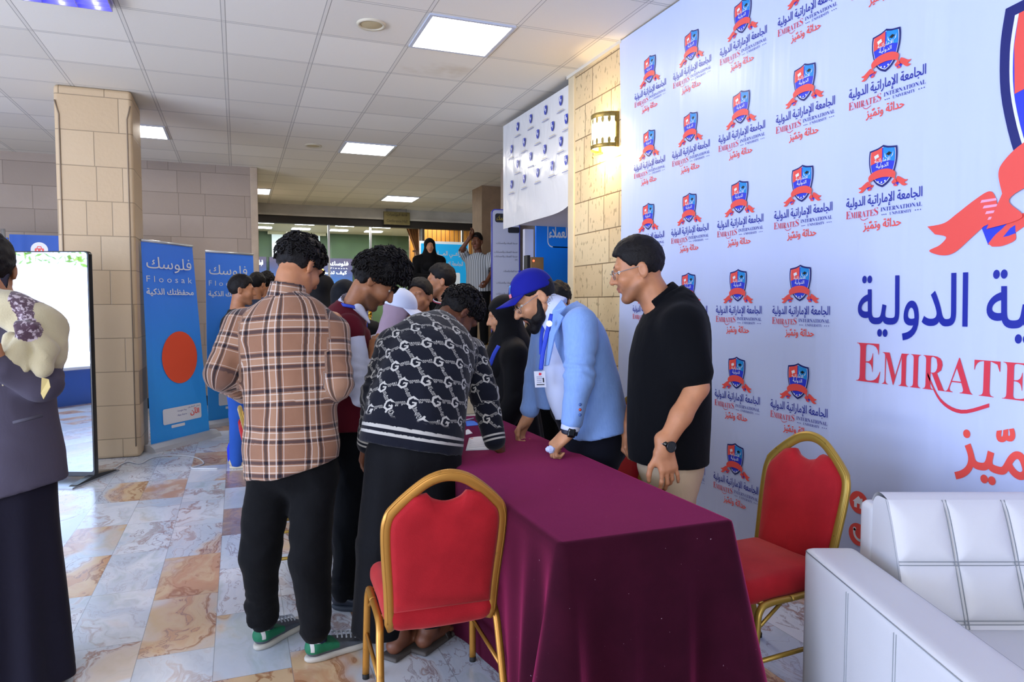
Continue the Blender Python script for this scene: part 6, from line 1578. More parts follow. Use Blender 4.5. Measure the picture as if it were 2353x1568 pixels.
# ------------------------------------------------------------------ the man in the light blue blazer and cap
def blazer_man():
    p = Person('person in a light blue blazer and royal blue cap leaning both hands on the table', (1.60, 2.98, 0))
    hd = Head(at(1229, 688, 3.30), -RT*0.80-A3((0, 0, 0.55))-FW*0.22, -RT*0.35+A3((0, 0, 0.9)), 1.02)
    nk = at(1275, 722, 3.30); pel = at(1368, 1010, 3.33); near, far = at(1334, 742, 3.10), at(1262, 745, 3.48)
    en, ef = at(1330, 878, 3.04), at(1236, 862, 3.52); wn, wf = at(1309, 992, 3.04), at(1212, 962, 3.52)
    hn, hf = at(1362, 1035, 3.24), at(1340, 1030, 3.44); kn, kf = at(1385, 1220, 3.24), at(1365, 1200, 3.46); an, af = at(1400, 1400, 3.26), at(1375, 1370, 3.5)
    sh = SDF(0.006); hd.skull(sh, nose=1.15, lids=0.8); hd.neck(sh, nk, 0.062); core(sh, pel, nk, (near, far), (en, ef), (wn, wf), (hn, hf), (kn, kf), (an, af))
    dn = nrm(atz(1262, 1036, 0.775)-wn); hand(sh, wn+dn*0.012, nrm(-RT*0.75-A3((0, 0, 0.72))-FW*0.05), FW*0.8-RT*0.5, False, (48, 78, 55), 1.02, 0.75)
    hand(sh, wf, nrm(-RT*0.45-A3((0, 0, 0.85))+FW*0.0), -FW*0.7-RT*0.6, True, (42, 55, 35), 0.98, 0.6)
    p.body([sh], SK3, hd, 0.8, True)
    hd.eyes(p.t, p.loc, -0.5)
    hd.hair(p.t, p.loc, top=0.003, side=0.002, amp=0.0015, beard=0.82, seed=6, name='beard_and_hair')
    cap(p, hd, cloth('royal_blue_cap', '#1a1f8c', 0.12, 120, 0.8), True, rim=(0.036, 0.22), slope=0.02)
    glasses(p, hd, M('glasses_silver', '#9a9ca4', 0.25, 0.9))
    s = SDF(0.009); u = nrm(FW-RT*0.12); ax = nrm(nk-pel)
    secs = [(at(1372, 990, 3.32), u, 0.215, 0.155), (at(1362, 930, 3.32), u, 0.200, 0.150), (at(1346, 860, 3.32), u, 0.195, 0.142), (at(1328, 790, 3.31), u, 0.210, 0.140), (at(1310, 740, 3.30), u, 0.190, 0.115), (at(1296, 712, 3.30), u, 0.095, 0.075)]
    s.loft(secs, 0.02, n=6, fold=lambda a, b, t, X, Y, Z: 0.008*(1-t)*vnoise(X*8, Y*8, Z*2, 13)+0.004*vnoise(X*13, Y*13, Z*6, 5))
    for S0, E0, W0, sd in ((near, en, wn, 3), (far, ef, wf, 5)):
        dd = nrm(W0-E0); W1 = W0-dd*0.045; s.cone(S0+(E0-S0)*0.03, E0, 0.080, 0.064, 0.04, fold=efold(0.27, 0.05, 0.0085, 0.95, 0.35, sd)); s.cone(E0, W1, 0.063, 0.046, 0.02, flat=False, fold=efold(0.22, 0.042, 0.008, 0.05, 0.4, sd+2)); s.cone(W1-dd*0.04, W1+dd*0.012, 0.047, 0.046, 0.004, flat=True)
    s.crease(0.009, (5, 5, 4.5), 22, 0.8)
    s.loft([(at(1262, 735, 3.40), u, 0.085, 0.050), (at(1258, 800, 3.42), u, 0.085, 0.058), (at(1254, 870, 3.44), u, 0.085, 0.058), (at(1258, 930, 3.46), u, 0.070, 0.050)], 0.03, n=4)
    nbm = NB('blazer_linen'); co = nbm.coord(); x, y, z = nbm.xyz(co); n = nbm.noise(nbm.vec(x*1.0, y*1.0, z*0.25), 90, 3); n2 = nbm.noise(co, 4, 3); ln = nbm.noise(nbm.vec(x*300, y*300, z*20), 1, 2)
    nbm.inp('Base Color', nbm.mix(ln*0.6+n*0.4, lin('#6f93d2'), lin('#8fb2ec'))); nbm.inp('Roughness', 0.85); nbm.inp('Sheen Weight', 0.15); nbm.inp('Specular IOR Level', 0.2); nbm.bump(nbm.noise(nbm.vec(x*7, y*7, z*5), 1.4, 4, 0.5, 1.2)+n*0.2, 0.35, 0.01)
    so = p.mesh('blazer', s, nbm.m)
    # shirt front, seen between the lapels
    w = SDF(0.0055); sec2 = [(at(1312, 950, 3.27), u, 0.080, 0.075), (at(1300, 900, 3.27), u, 0.085, 0.092), (at(1290, 830, 3.27), u, 0.085, 0.092), (at(1284, 770, 3.28), u, 0.080, 0.078), (at(1279, 728, 3.30), u, 0.075, 0.072)]
    w.loft(sec2, 0.02, n=5, fold=lambda a, b, t, X, Y, Z: 0.004*vnoise(X*14, Y*14, Z*5, 3)); nr = nrm(hd.w((0, -0.02, -0.07))-nk); o = at(1272, 712, 3.30)
    w.cone(o-nr*0.03, o+nr*0.040, 0.078, 0.068, 0.006, flat=True); w.cone(o+nr*0.01, o+nr*0.09, 0.066, 0.058, 0.002, 'sub', flat=True)
    w.cone(o-RT*0.055-FW*0.035-nr*0.0, o-RT*0.07-FW*0.05-nr*0.075, 0.020, 0.007, 0.008)
    for W0, E0 in ((wn, en),): dd = nrm(W0-E0); w.cone(W0-dd*0.05, W0-dd*0.005, 0.042, 0.041, 0.003, flat=True)
    p.mesh('shirt', w, cloth('white_dress_shirt', '#ccd6f2', 0.25, 90, 0.75))
    # lapel, button badge, cuff buttons
    b = MB(); q = lambda x, y, d: A3(at(x, y, d))
    P = [q(1292, 690, 3.19), q(1303, 706, 3.13), q(1288, 722, 3.105), q(1296, 728, 3.10), q(1276, 772, 3.10), q(1262, 840, 3.12), q(1252, 842, 3.16), q(1262, 770, 3.14), q(1272, 715, 3.17)]
    b.add(P, [tuple(range(len(P)))], nbm.m); p.mb('lapel', b, None, so).modifiers.new('thick', 'SOLIDIFY').thickness = 0.006
    b = MB(); c = q(1262, 744, 3.085); nn = nrm(-FW-RT*0.3); u_ = nrm(np.cross(nn, (0, 0, 1))); v_ = np.cross(u_, nn); f = (c, u_, -v_ if v_[2] < 0 else v_); disc(b, M_white, f, 0, 0, 0.014, 20); disc(b, M_red, lift(f, 0.001), 0, -0.002, 0.007, 10); p.mb('button_badge', b)
    b = MB()
    for k in range(3): b.add(*uvs(q(1333, 930+12*k, 2.985), 0.0065), M('cuff_button_blue', '#3a5a9a', 0.4) if k != 1 else M('cuff_button_red', '#b8442e', 0.4), True)
    p.mb('cuff_buttons', b, None, so)
    b = MB(); b.tube(catmull([q(1338, 908, 3.165), q(1358, 899, 3.17), q(1380, 884, 3.18)], 4), 0.003, M('pocket_line', '#35528c', 0.8), 6); p.mb('pocket_welt', b, None, so)
    # lanyard and card
    b = MB(); b.tube(catmull([q(1268, 722, 3.16), q(1256, 770, 3.13), q(1247, 815, 3.13), q(1243, 850, 3.13)], 6), 0.004, M('lanyard_blue', '#2344c8', 0.6), 6, sq=(0.010, 0.0015), ref=RT); b.tube(catmull([q(1252, 735, 3.30), q(1244, 775, 3.20), q(1243, 815, 3.14)], 6), 0.004, M('lanyard_blue'), 6, sq=(0.008, 0.0015), ref=RT)
    lo = p.mb('lanyard', b)
    b = MB(); u_ = nrm(RT*0.9+FW*0.25); f = (q(1241, 872, 3.125), u_, nrm(A3((0, 0, 1))-RT*0.08)); b.flat([(-0.026, -0.036), (0.026, -0.036), (0.026, 0.036), (-0.026, 0.036)], M('card_white', '#dfe2ee', 0.3), f); f2 = lift(f, 0.001)
    b.flat([(-0.005, 0.018), (0.007, 0.018), (0.009, 0.028), (-0.003, 0.03)], M_crim, f2)
    for k, (a, c_) in enumerate(((-0.016, 0.010), (-0.016, 0.012), (-0.016, 0.006), (-0.016, 0.006))): b.flat([(a, 0.012-0.008*k), (c_, 0.012-0.008*k), (c_, 0.009-0.008*k), (a, 0.009-0.008*k)], M('form_ink', '#9aa0b8', 0.6), f2)
    text(b, '1', M('print_black', '#15161c'), f2, 0.012, 0.018, -0.014, 0.006, 0.03); b.flat([(-0.018, -0.022), (0.018, -0.022), (0.018, -0.026), (-0.018, -0.026)], M('print_black'), f2); p.mb('name_card', b, None, lo)
    t = SDF(0.011); t.ell(pel-A3((0, 0, 0.01)), (0.175, 0.150, 0.14), frame_of(-RT), 0.05); t.cone(at(1312, 940, 3.33), pel, 0.10, 0.14, 0.05)
    for H_, K, A_, sd in ((hn, kn, an, 1), (hf, kf, af, 4)): t.cone(H_, K, 0.102, 0.078, 0.04); t.cone(K, A_, 0.078, 0.062, 0.03)
    t.crease(0.010, (6, 6, 4), 5, 0.6); p.mesh('trousers', t, cloth('dark_navy_trousers', '#12141f', 0.3))
    for A_ in (an, af):
        h = A_*A3((1, 1, 0)); d = nrm((-RT)*A3((1, 1, 0))); shoe(p.t, p.loc, h-d*0.05, h+d*0.22, M('shoe_black_leather'), '#1b1c1f', 0.085, 'shoe')
    b = MB(); dd = nrm(wn-en); cc = wn+dd*0.002; pr = nrm(np.cross(dd, FW)); ring = [cc+(pr*math.cos(a)*0.034+nrm(np.cross(dd, pr))*math.sin(a)*0.034) for a in [2*PI*i/20 for i in range(20)]]
    b.tube(ring, 0.004, M('watch_strap_navy', '#14172c', 0.6), 8, closed=True, sq=(0.011, 0.003), ref=dd); wo = p.mb('smart_watch', b)
    s = SDF(0.004); e = nrm(-FW+RT*0.15); s.rbox(cc+e*0.037, (0.020, 0.017, 0.006), 0.005, np.array([dd, nrm(np.cross(e, dd)), e])); sdf_obj('watch_case', s, M('watch_black', '#08090b', 0.12), wo, p.loc)
    # crumpled paper pinched in the near hand
    c = at(1264, 1033, 2.975); rg = random.Random(3); b = MB(); vs, fs = uvs((0, 0, 0), 0.016, 7, 5); vs = [c+RT*v[0]*1.3*rg.uniform(0.7, 1.2)+FW*v[1]*0.6+A3((0, 0, 1))*v[2]*rg.uniform(0.7, 1.2) for v in vs]; b.add(vs, fs, M('paper_crumpled', '#b9c2e6', 0.5)); tag(b.obj('crumpled_paper'), 'crumpled white paper pinched in the fist of the blazer man', 'paper')
blazer_man()

# ------------------------------------------------------------------ the man in the black polo shirt
def polo_man():
    p = Person('person in a black polo shirt and beige trousers with glasses standing against the backdrop', atz(1545, 1500, 0)); d0 = 2.95
    hd = Head(at(1466, 622, 2.95), -RT*0.93+FW*0.10-A3((0, 0, 0.24)), (0, 0, 1), 1.03)
    nk = at(1520, 712, 2.95); pel = at(1545, 1040, 2.95); sn, sf = at(1568, 738, 2.78), at(1520, 745, 3.14); en, ef = at(1602, 890, 2.74), at(1470, 890, 3.22); wn, wf = at(1527, 1022, 2.70), at(1444, 992, 3.18)
    hn, hf = at(1546, 1070, 2.89), at(1535, 1070, 3.02); kn, kf = at(1540, 1290, 2.86), at(1530, 1270, 3.04); an, af = at(1556, 1500, 2.90), at(1545, 1480, 3.06)
    sh = SDF(0.006); hd.skull(sh, lids=0.6); hd.neck(sh, nk, 0.062)
    core(sh, pel, nk, (sn, sf), (en, ef), (wn, wf), (hn, hf), (kn, kf), (an, af), 0.85); sh.cone(sn, en, 0.050, 0.043, 0.02); sh.cone(en, (en+wn)/2, 0.043, 0.041, 0.02); sh.cone((en+wn)/2, wn, 0.041, 0.030, 0.02); sh.cone(ef, wf, 0.042, 0.030, 0.02)
    hand(sh, wn+nrm(wn-en)*0.01, nrm(A3((0, 0, -1))+RT*0.22-FW*0.12), -RT*0.9-FW*0.3, False, (14, 20, 14), 1.04, 0.05, per=((12, 22, 15), (16, 28, 18), (20, 30, 20), (10, 16, 12)), spread=1.7); hand(sh, wf, nrm(A3((0, 0, -1))-RT*0.10), -FW*0.8-RT*0.5, True, (50, 60, 35), 1.0, 0.6)
    p.body([sh], SK1, hd, 0.42, True)
    hd.eyes(p.t, p.loc, -0.4)
    hd.hair(p.t, p.loc, top=0.015, side=0.002, amp=0.003, seed=7, fr=70)
    glasses(p, hd, M('glasses_steel', '#8d9298', 0.25, 0.9), w=0.028, h=0.020)
    Mp = cloth('black_polo_pique', '#08090d', 0.25, 130, 0.9, 0.08, 0.03, 0.1)
    s = SDF(0.009); u = nrm(FW-RT*0.16)
    secs = [(at(1538, 1066, 2.95), u, 0.195, 0.158), (at(1536, 980, 2.95), u, 0.188, 0.165), (at(1537, 900, 2.95), u, 0.190, 0.168), (at(1541, 820, 2.95), u, 0.200, 0.160), (at(1546, 750, 2.95), u, 0.200, 0.140), (at(1540, 705, 2.95), u, 0.150, 0.105), (at(1530, 682, 2.95), u, 0.085, 0.080)]
    s.loft(secs, 0.02, n=5, fold=lambda a, b, t, X, Y, Z: 0.008*vnoise(X*7, Y*7, Z*2, 23))
    for S0, E0, sd in ((sn, en, 3), (sf, ef, 5)):
        q = S0*0.22+E0*0.78; s.cone(S0+(E0-S0)*0.04, q, 0.082, 0.074, 0.05); dd = nrm(E0-S0); s.cone(q-dd*0.04, q+dd*0.015, 0.074, 0.073, 0.006, flat=True);
    s.crease(0.008, (5, 5, 3), 2, 0.5); s.cut(at(1538, 1058, 2.95), A3((0, 0, -1)), at(1538, 1058, 2.95)-A3((0.4, 0.4, 0.2)), at(1538, 1058, 2.95)+A3((0.4, 0.4, 0.02)))
    so = p.mesh('polo_shirt', s, Mp)
    c = SDF(0.0045); nr = nrm(hd.w((0, -0.02, -0.07))-nk); o = at(1524, 690, 2.95); nr = nrm(nr-RT*0.2); c.cone(o-nr*0.03, o+nr*0.036, 0.090, 0.080, 0.004, flat=True); c.cone(o-nr*0.05, o+nr*0.08, 0.078, 0.068, 0.002, 'sub', flat=True); c.cone(o-RT*0.07-FW*0.03-nr*0.01, o-RT*0.095-FW*0.045-nr*0.055, 0.016, 0.006, 0.006)
    sdf_obj('collar', c, Mp, so, p.loc)
    t = SDF(0.011); t.ell(at(1540, 1065, 2.95), (0.165, 0.135, 0.12), frame_of(-RT), 0.05)
    for H_, K, A_, sd in ((hn, kn, an, 1), (hf, kf, af, 4)): t.cone(H_, K, 0.100, 0.085, 0.05, fold=efold(0.4, 0.09, 0.004, 0.3, 0.5, sd)); t.cone(K, A_, 0.085, 0.066, 0.03)
    t.crease(0.010, (6, 6, 4), 5, 0.6); p.mesh('trousers', t, cloth('beige_chinos', '#b7a184', 0.3, 90, 0.85))
    for A_ in (an, af):
        h = A_*A3((1, 1, 0)); d = nrm((-RT)*A3((1, 1, 0))); shoe(p.t, p.loc, h-d*0.05, h+d*0.23, M('shoe_brown_suede', '#4a3626', 0.7), '#2b2420', 0.085, 'shoe')
    b = MB(); dd = nrm(wn-en); cc = wn+dd*0.0; pr = nrm(np.cross(dd, FW)); p2_ = nrm(np.cross(dd, pr)); ring = [cc+(pr*math.cos(a)*0.035+p2_*math.sin(a)*0.033) for a in [2*PI*i/20 for i in range(20)]]
    b.tube(ring, 0.004, M('watch_black', '#08090b', 0.12), 8, closed=True, sq=(0.011, 0.0035), ref=dd); wo = p.mb('wrist_watch', b)
    e = nrm(-FW*0.85+RT*0.5+A3((0, 0, 0.1))); e = nrm(e-dd*(e@dd)); q1 = nrm(np.cross(e, dd)); b = MB(); R = [cc+e*0.036+(dd*math.cos(a)+q1*math.sin(a))*0.020 for a in [2*PI*i/24 for i in range(24)]]
    b.add(R+[v+e*0.009 for v in R], [tuple(range(24))[::-1], tuple(range(24, 48))]+[(i, (i+1) % 24, 24+(i+1) % 24, 24+i) for i in range(24)], M('watch_black')); b.tube([v+e*0.009 for v in R], 0.002, M('watch_bezel', '#3a3c40', 0.25, 0.8), 6, closed=True); p.mb('watch_case', b, None, wo)
polo_man()
# ------------------------------------------------------------------ the man with the shawl at the left edge
def shawl_man():
    p = Person('person in a grey jacket and dark long skirt, cream shawl on the shoulder, left edge', atz(5, 1590, 0))
    hd = Head(at(-28, 622, 2.64), -RT*0.55+FW*0.75-A3((0, 0, 0.12)), (0, 0, 1), 1.0); nk = at(-8, 705, 2.64); pel = at(5, 1060, 2.62)
    sr, sl = at(84, 750, 2.64), at(-125, 745, 2.66); er, el = at(96, 880, 2.54), at(-160, 850, 2.70); wr, wl = at(10, 846, 2.44), at(-40, 690, 2.72)
    hr, hl = at(50, 1090, 2.62), at(-50, 1090, 2.64); kr, kl = at(50, 1330, 2.62), at(-50, 1330, 2.64); ar, al = at(48, 1560, 2.62), at(-50, 1560, 2.64)
    sh = SDF(0.0068); hd.skull(sh); hd.neck(sh, nk, 0.058); core(sh, pel, nk, (sl, sr), (el, er), (wl, wr), (hl, hr), (kl, kr), (al, ar)); hand(sh, at(2, 668, 2.66), nrm(A3((0, 0, 0.5))-RT*0.55), FW, True, (30, 40, 30)); hand(sh, wr, nrm(wr-er), A3((0, 0, 1)), True, (30, 40, 30))
    sh.cone(wl, at(2, 690, 2.66), 0.028, 0.026, 0.01)
    for a in (al, ar): foot(sh, a*A3((1, 1, 0))+A3((0, 0, 0.08)), FW)
    p.body([sh], SK2, hd, 0.6)
    hd.hair(p.t, p.loc, top=0.018, side=0.010, amp=0.004, seed=5, fr=60)
    j = SDF(0.0105); u = nrm(RT*0.95+FW*0.2)
    j.loft([(at(12, 1140, 2.62), u, 0.208, 0.165), (at(8, 1040, 2.62), u, 0.195, 0.152), (at(0, 930, 2.62), u, 0.180, 0.140), (at(-5, 830, 2.63), u, 0.185, 0.140), (at(-8, 760, 2.64), u, 0.172, 0.115), (at(-8, 722, 2.64), u, 0.090, 0.080)], 0.02, n=5, fold=lambda a, b, t, X, Y, Z: 0.006*vnoise(X*8, Y*8, Z*2, 3))
    for S0, E0, W0, sd in ((sr, er, wr, 2), (sl, el, wl, 4)): j.cone(S0, E0, 0.080, 0.070, 0.04, fold=efold(0.25, 0.055, 0.007, 0.95, 0.4, sd)); j.cone(E0, W0, 0.068, 0.050, 0.02)
    j.crease(0.007, (6, 6, 4), 2, 0.6); j.cut(at(20, 1135, 2.62), A3((0, 0, -1))-RT*0.0+RT*0.25, at(20, 1135, 2.62)-0.5, at(20, 1135, 2.62)+A3((0.5, 0.5, 0.12)))
    jo = p.mesh('jacket', j, cloth('grey_mauve_jacket', '#4b4654', 0.2, 120, 0.8))
    b = MB(); b.tube([at(30, 972, 2.395), at(62, 964, 2.40), at(98, 955, 2.425)], 0.004, M('pocket_welt', '#3a3642', 0.8), 6, sq=(0.006, 0.003), ref=(0, 0, 1)); p.mb('pocket_welt', b, None, jo)
    k = SDF(0.012); k.loft([(at(18, 1560, 2.62), u, 0.222, 0.190), (at(14, 1400, 2.62), u, 0.205, 0.175), (at(10, 1220, 2.62), u, 0.180, 0.158), (at(6, 1060, 2.62), u, 0.175, 0.140)], 0.02, n=5, fold=lambda a, b, t, X, Y, Z: 0.012*(1-t)*np.sin(np.arctan2(a, b)*9+1.5*vnoise(X*3, Y*3, Z*1.2, 7))); p.mesh('long_skirt', k, cloth('dark_skirt', '#1b1926', 0.25, 100, 0.8))
    nb = NB('shawl_wool'); co = nb.coord(); x, y, z = nb.xyz(co); n = nb.noise(co, 7, 4); pt = nb.attr('pat'); vv = nb.noise(co, 55, 3, 0.6)
    c = nb.mix(n, lin('#a89b78'), lin('#c2b795')); c = nb.mix(nb.step(pt, 0.45, 0.6), c, nb.mix(nb.step(vv, 0.5, 0.6), lin('#4d3442'), lin('#b9a9b0'))); nb.inp('Base Color', c); nb.inp('Roughness', 0.95); nb.inp('Sheen Weight', 0.3); nb.bump(nb.noise(co, 170, 3)*0.4+nb.noise(co, 16, 3), 0.4, 0.008)
    s = SDF(0.008); A = lambda x, y, d: A3(at(x, y, d))
    s.cone(A(-25, 690, 2.58), A(34, 716, 2.57), 0.052, 0.060, 0.03); s.cone(A(34, 716, 2.58), A(92, 756, 2.59), 0.062, 0.076, 0.04); s.cone(A(92, 756, 2.58), A(100, 822, 2.55), 0.082, 0.074, 0.03)
    s.cone(A(70, 762, 2.50), A(104, 800, 2.49), 0.030, 0.034, 0.012); s.cone(A(104, 800, 2.49), A(96, 848, 2.475), 0.032, 0.030, 0.012); s.cone(A(62, 815, 2.48), A(98, 852, 2.475), 0.024, 0.030, 0.012); s.cone(A(66, 770, 2.48), A(62, 830, 2.47), 0.022, 0.026, 0.010)
    s.ell(A(62, 752, 2.475), (0.046, 0.030, 0.026), frame_of(FW), 0.008); s.cone(A(56, 768, 2.465), A(36, 830, 2.455), 0.030, 0.040, 0.012); s.cone(A(36, 830, 2.455), A(8, 884, 2.45), 0.036, 0.010, 0.02); s.cone(A(26, 775, 2.47), A(12, 860, 2.455), 0.026, 0.022, 0.010); s.cone(A(46, 790, 2.455), A(58, 850, 2.45), 0.022, 0.020, 0.008)
    s.disp(lambda X, Y, Z: 0.017*np.abs(vnoise((X-Y)*9+Z*12, X*4, Z*6, 8))**0.8-0.009+0.003*vnoise(X*26, Y*26, Z*18, 9))
    pc1 = A(64, 756, 2.46)
    def pat(v):
        d1 = np.linalg.norm((v-pc1)*A3((1, 0.7, 1.0)), axis=1)-0.045; ax = nrm(A(95, 700, 2.5)-A(40, 735, 2.5)); q = v-A(58, 722, 2.52); d2 = np.abs(q@nrm(A(40, 700, 2.48)-A(70, 740, 2.48)))*0+np.abs((q@RT)+(q[:, 2])*0.55)-0.032
        return {'pat': ((d1 < 0) | ((d2 < 0) & (v[:, 2] > pc1[2]+0.01))).astype(float)}
    p.mesh('shawl', s, nb.m, pat)
    b = MB(); b.add([A(96, 868, 2.43), A(112, 872, 2.44), A(116, 890, 2.43), A(100, 918, 2.42), A(94, 905, 2.42)], [(0, 1, 2, 3, 4)], M('note_yellow', '#cdb877', 0.7)); tag(b.obj('folded_note', solid=0.004), 'folded yellowish note held under the elbow of the shawl man', 'paper')
    s = SDF(0.004); s.rbox(at(-6, 655, 2.60), (0.034, 0.005, 0.060), 0.004, frame_of(nrm(FW*0.5-RT), nrm(RT*0.5+A3((0, 0, 1))))); tag(sdf_obj('phone', s, M('phone_black', '#0c0d10', 0.2)), 'dark phone held to the ear of the shawl man', 'phone')
shawl_man()

# ------------------------------------------------------------------ people farther back
def figure(label, hc, fwd, z0=0.0, down=0.15, kind='shirt', mat=None, legs=None, skin_=None, hair='short', scarf=None, cell=0.0085, arms=None, w=1.0, beard=0.3, hm=None, eyes=True, tilt=0.0):
    hc = A3(hc); f = nrm((fwd[0], fwd[1], 0)); r = np.cross(f, (0, 0, 1)); Z = A3((0, 0, 1)); p = Person(label, (hc[0], hc[1], z0))
    hd = Head(hc, f-Z*down, r*tilt+Z, 1.0 if kind != 'abaya' else 0.95); H = hc[2]+0.115-z0; nk = hc-Z*0.165-f*(0.045-0.02*down)
    pel = np.array([nk[0]-f[0]*0.02, nk[1]-f[1]*0.02, z0+0.53*H]); sh_ = [nk+r*s*0.180*w-Z*0.06 for s in (-1, 1)]
    el = [q+r*s*0.055-Z*0.27+f*0.0 for q, s in zip(sh_, (-1, 1))]; wr = [q-Z*0.20+f*0.13 for q in el]
    if arms:
        for i, a in enumerate(arms):
            if a: el[i], wr[i] = A3(a[0]), A3(a[1])
    hp = [pel+r*s*0.09-Z*0.04 for s in (-1, 1)]; kn = [A3((q[0], q[1], z0+0.28*H))+f*0.02 for q in hp]; an = [A3((q[0], q[1], z0+0.08)) for q in hp]
    sd = SDF(cell); hd.skull(sd, lids=0.4); hd.neck(sd, nk, 0.054); core(sd, pel, nk, sh_, el, wr, hp, kn, an)
    for i in (0, 1): hand(sd, wr[i], nrm(wr[i]-el[i]), f if abs(nrm(wr[i]-el[i])@f) < 0.8 else (r*(1 if i == 0 else -1)), i == 1, (35, 45, 30), 1.0, 0.4)
    p.body([sd], skin_ or SK1, hd, beard)
    if eyes: hd.eyes(p.t, p.loc, -0.2, 0.0098)
    if hair == 'short': hd.hair(p.t, p.loc, top=0.016, side=0.006, amp=0.004, cell=0.008, fr=60)
    if hair == 'curly': hd.hair(p.t, p.loc, top=0.022, side=0.012, amp=0.010, cell=0.008, fr=45)
    if hair == 'brows': hd.hair(p.t, p.loc, top=-0.03, side=-0.02, amp=0, cell=0.007)
    s = SDF(cell*1.25)
    if kind == 'abaya':
        s.loft([(pel*A3((1, 1, 0))+Z*(z0+0.02), r, 0.26, 0.23), (pel*A3((1, 1, 0))+Z*(z0+0.45), r, 0.235, 0.20), (pel, r, 0.185, 0.155), (pel*0.45+nk*0.55, r, 0.175, 0.135), (nk-Z*0.075, r, 0.190, 0.115), (nk-Z*0.02, r, 0.100, 0.080)], 0.02, n=4, fold=lambda a, b, t, X, Y, Z_: 0.012*(1-t)*np.sin(np.arctan2(a, b)*10+vnoise(X*3, Y*3, Z_, 3)))
    else:
        s.loft([(pel-Z*0.06, r, 0.185*w, 0.150), (pel*0.6+nk*0.4, r, 0.172*w, 0.140), (pel*0.25+nk*0.75, r, 0.185*w, 0.135), (nk-Z*0.055, r, 0.160*w, 0.100), (nk-Z*0.01, r, 0.085, 0.075)], 0.02, n=5, fold=lambda a, b, t, X, Y, Z_: 0.007*vnoise(X*8, Y*8, Z_*3, 3))
    if kind == 'abaya':
        for q in sh_: s.cone(nk, q, 0.088, 0.078, 0.05)
    short = kind == 'short'
    for i in (0, 1):
        S0, E0, W0 = sh_[i], el[i], wr[i]
        if short: q = S0*0.25+E0*0.75; s.cone(S0, q, 0.072, 0.070, 0.04); dd = nrm(E0-S0); s.cone(q-dd*0.03, q+dd*0.01, 0.069, 0.068, 0.004, flat=True); s.cone(q-dd*0.01, q+dd*0.08, 0.060, 0.058, 0.002, 'sub', flat=True)
        else: s.cone(S0, E0, 0.072, 0.062 if kind != 'abaya' else 0.075, 0.04, fold=efold(0.27, 0.06, 0.006, 0.95, 0.4, i)); s.cone(E0, W0, 0.060 if kind != 'abaya' else 0.075, 0.042 if kind != 'abaya' else 0.070, 0.02)
    s.wrinkle(0.004, (8, 8, 5), 2)
    sl = lambda v: {'pu': (v-p.loc)@r, 'pv': v[:, 2]}
    names = {'abaya': 'abaya', 'jacket': 'jacket', 'short': 'shirt', 'shirt': 'shirt'}
    p.mesh(names[kind], s, mat or M_blk, sl)
    if kind != 'abaya':
        t = SDF(0.013); t.ell(pel-Z*0.05, (0.165, 0.13, 0.12), frame_of(f), 0.05)
        for i in (0, 1): t.cone(hp[i], kn[i], 0.095, 0.075, 0.05); t.cone(kn[i], an[i]-Z*0.02, 0.075, 0.062, 0.03)
        t.wrinkle(0.006, (8, 8, 4), 5); p.mesh('trousers', t, legs or M_trs)
    for i in (0, 1):
        h = A3((an[i][0], an[i][1], z0)); shoe(p.t, p.loc, h-f*0.06, h+f*0.20, M('shoe_black_leather', '#1d2430', 0.4) if hm is None else hm, '#1b1c1f' if hm is None else '#c9bfa8', 0.085, 'shoe')
    if scarf: hijab(p, hd, scarf, nk=nk-Z*0.03, chest=nk-Z*0.12+f*0.02)
    p.hd, p.nk, p.f, p.r, p.pel = hd, nk, f, r, pel
    return p
M_scarf = cloth('black_headscarf', '#0a0a0d', 0.3, 80, 0.7); LEFT = -RT; AWAY = A3((FW[0], FW[1], 0)); CAM = -AWAY
q = figure('woman in a black headscarf and black robe facing left beside the blazer man', at(1158, 728, 4.35), LEFT+CAM*0.15, down=0.25, kind='abaya', mat=M_abaya, scarf=M_scarf, hair='brows', skin_=SK3, beard=0)
b = MB(); b.tube(catmull([at(1146, 795, 4.12), at(1135, 815, 4.10), at(1126, 840, 4.10)], 5), 0.006, M('lanyard_blue', '#2344c8', 0.6), 6, sq=(0.012, 0.002), ref=RT); q.mb('lanyard', b)
q = figure('woman in a white cap over a lilac headscarf looking down behind the patterned sweater', at(918, 724, 4.55), RT*0.9+CAM*0.25, down=0.5, kind='abaya', mat=cloth('lilac_coat', '#8f7f96', 0.25), scarf=cloth('lilac_headscarf', '#9a8594', 0.3, 80, 0.8), hair='none', skin_=SK3, beard=0)
cap(q, Head(q.hd.c+A3((0, 0, 0.012)), RT*0.9+CAM*0.25-A3((0, 0, 0.30)), (0, 0, 1), 1.12), cloth('white_cap', '#cfd6ea', 0.15, 120, 0.8), rim=(0.040, 0.08), slope=-0.18)
figure('person in a dark jacket and white collar facing us behind the white cap', at(964, 684, 4.95), CAM*0.9+LEFT*0.30, down=0.02, kind='jacket', mat=cloth('charcoal_jacket', '#17181c', 0.2), skin_=SK2, beard=0.25)
q = figure('person in profile in a black shirt with a red and white collar stripe', at(1012, 648, 5.35), LEFT+CAM*0.1, down=0.05, kind='shirt', mat=cloth('black_shirt', '#101014', 0.25), skin_=SK1, beard=0.35)
b = MB(); c = q.nk
for rr, zz, m in ((0.098, 0.035, M('stripe_white', '#d8d8dc', 0.7)), (0.101, 0.027, M('stripe_red', '#a8324a', 0.7))): b.tube([c+A3((rr*math.cos(a), rr*math.sin(a)*0.9, zz-0.03*math.cos(a+1.9))) for a in [2*PI*i/24 for i in range(24)]], 0.004, m, 6, closed=True)
q.mb('collar_stripe', b)
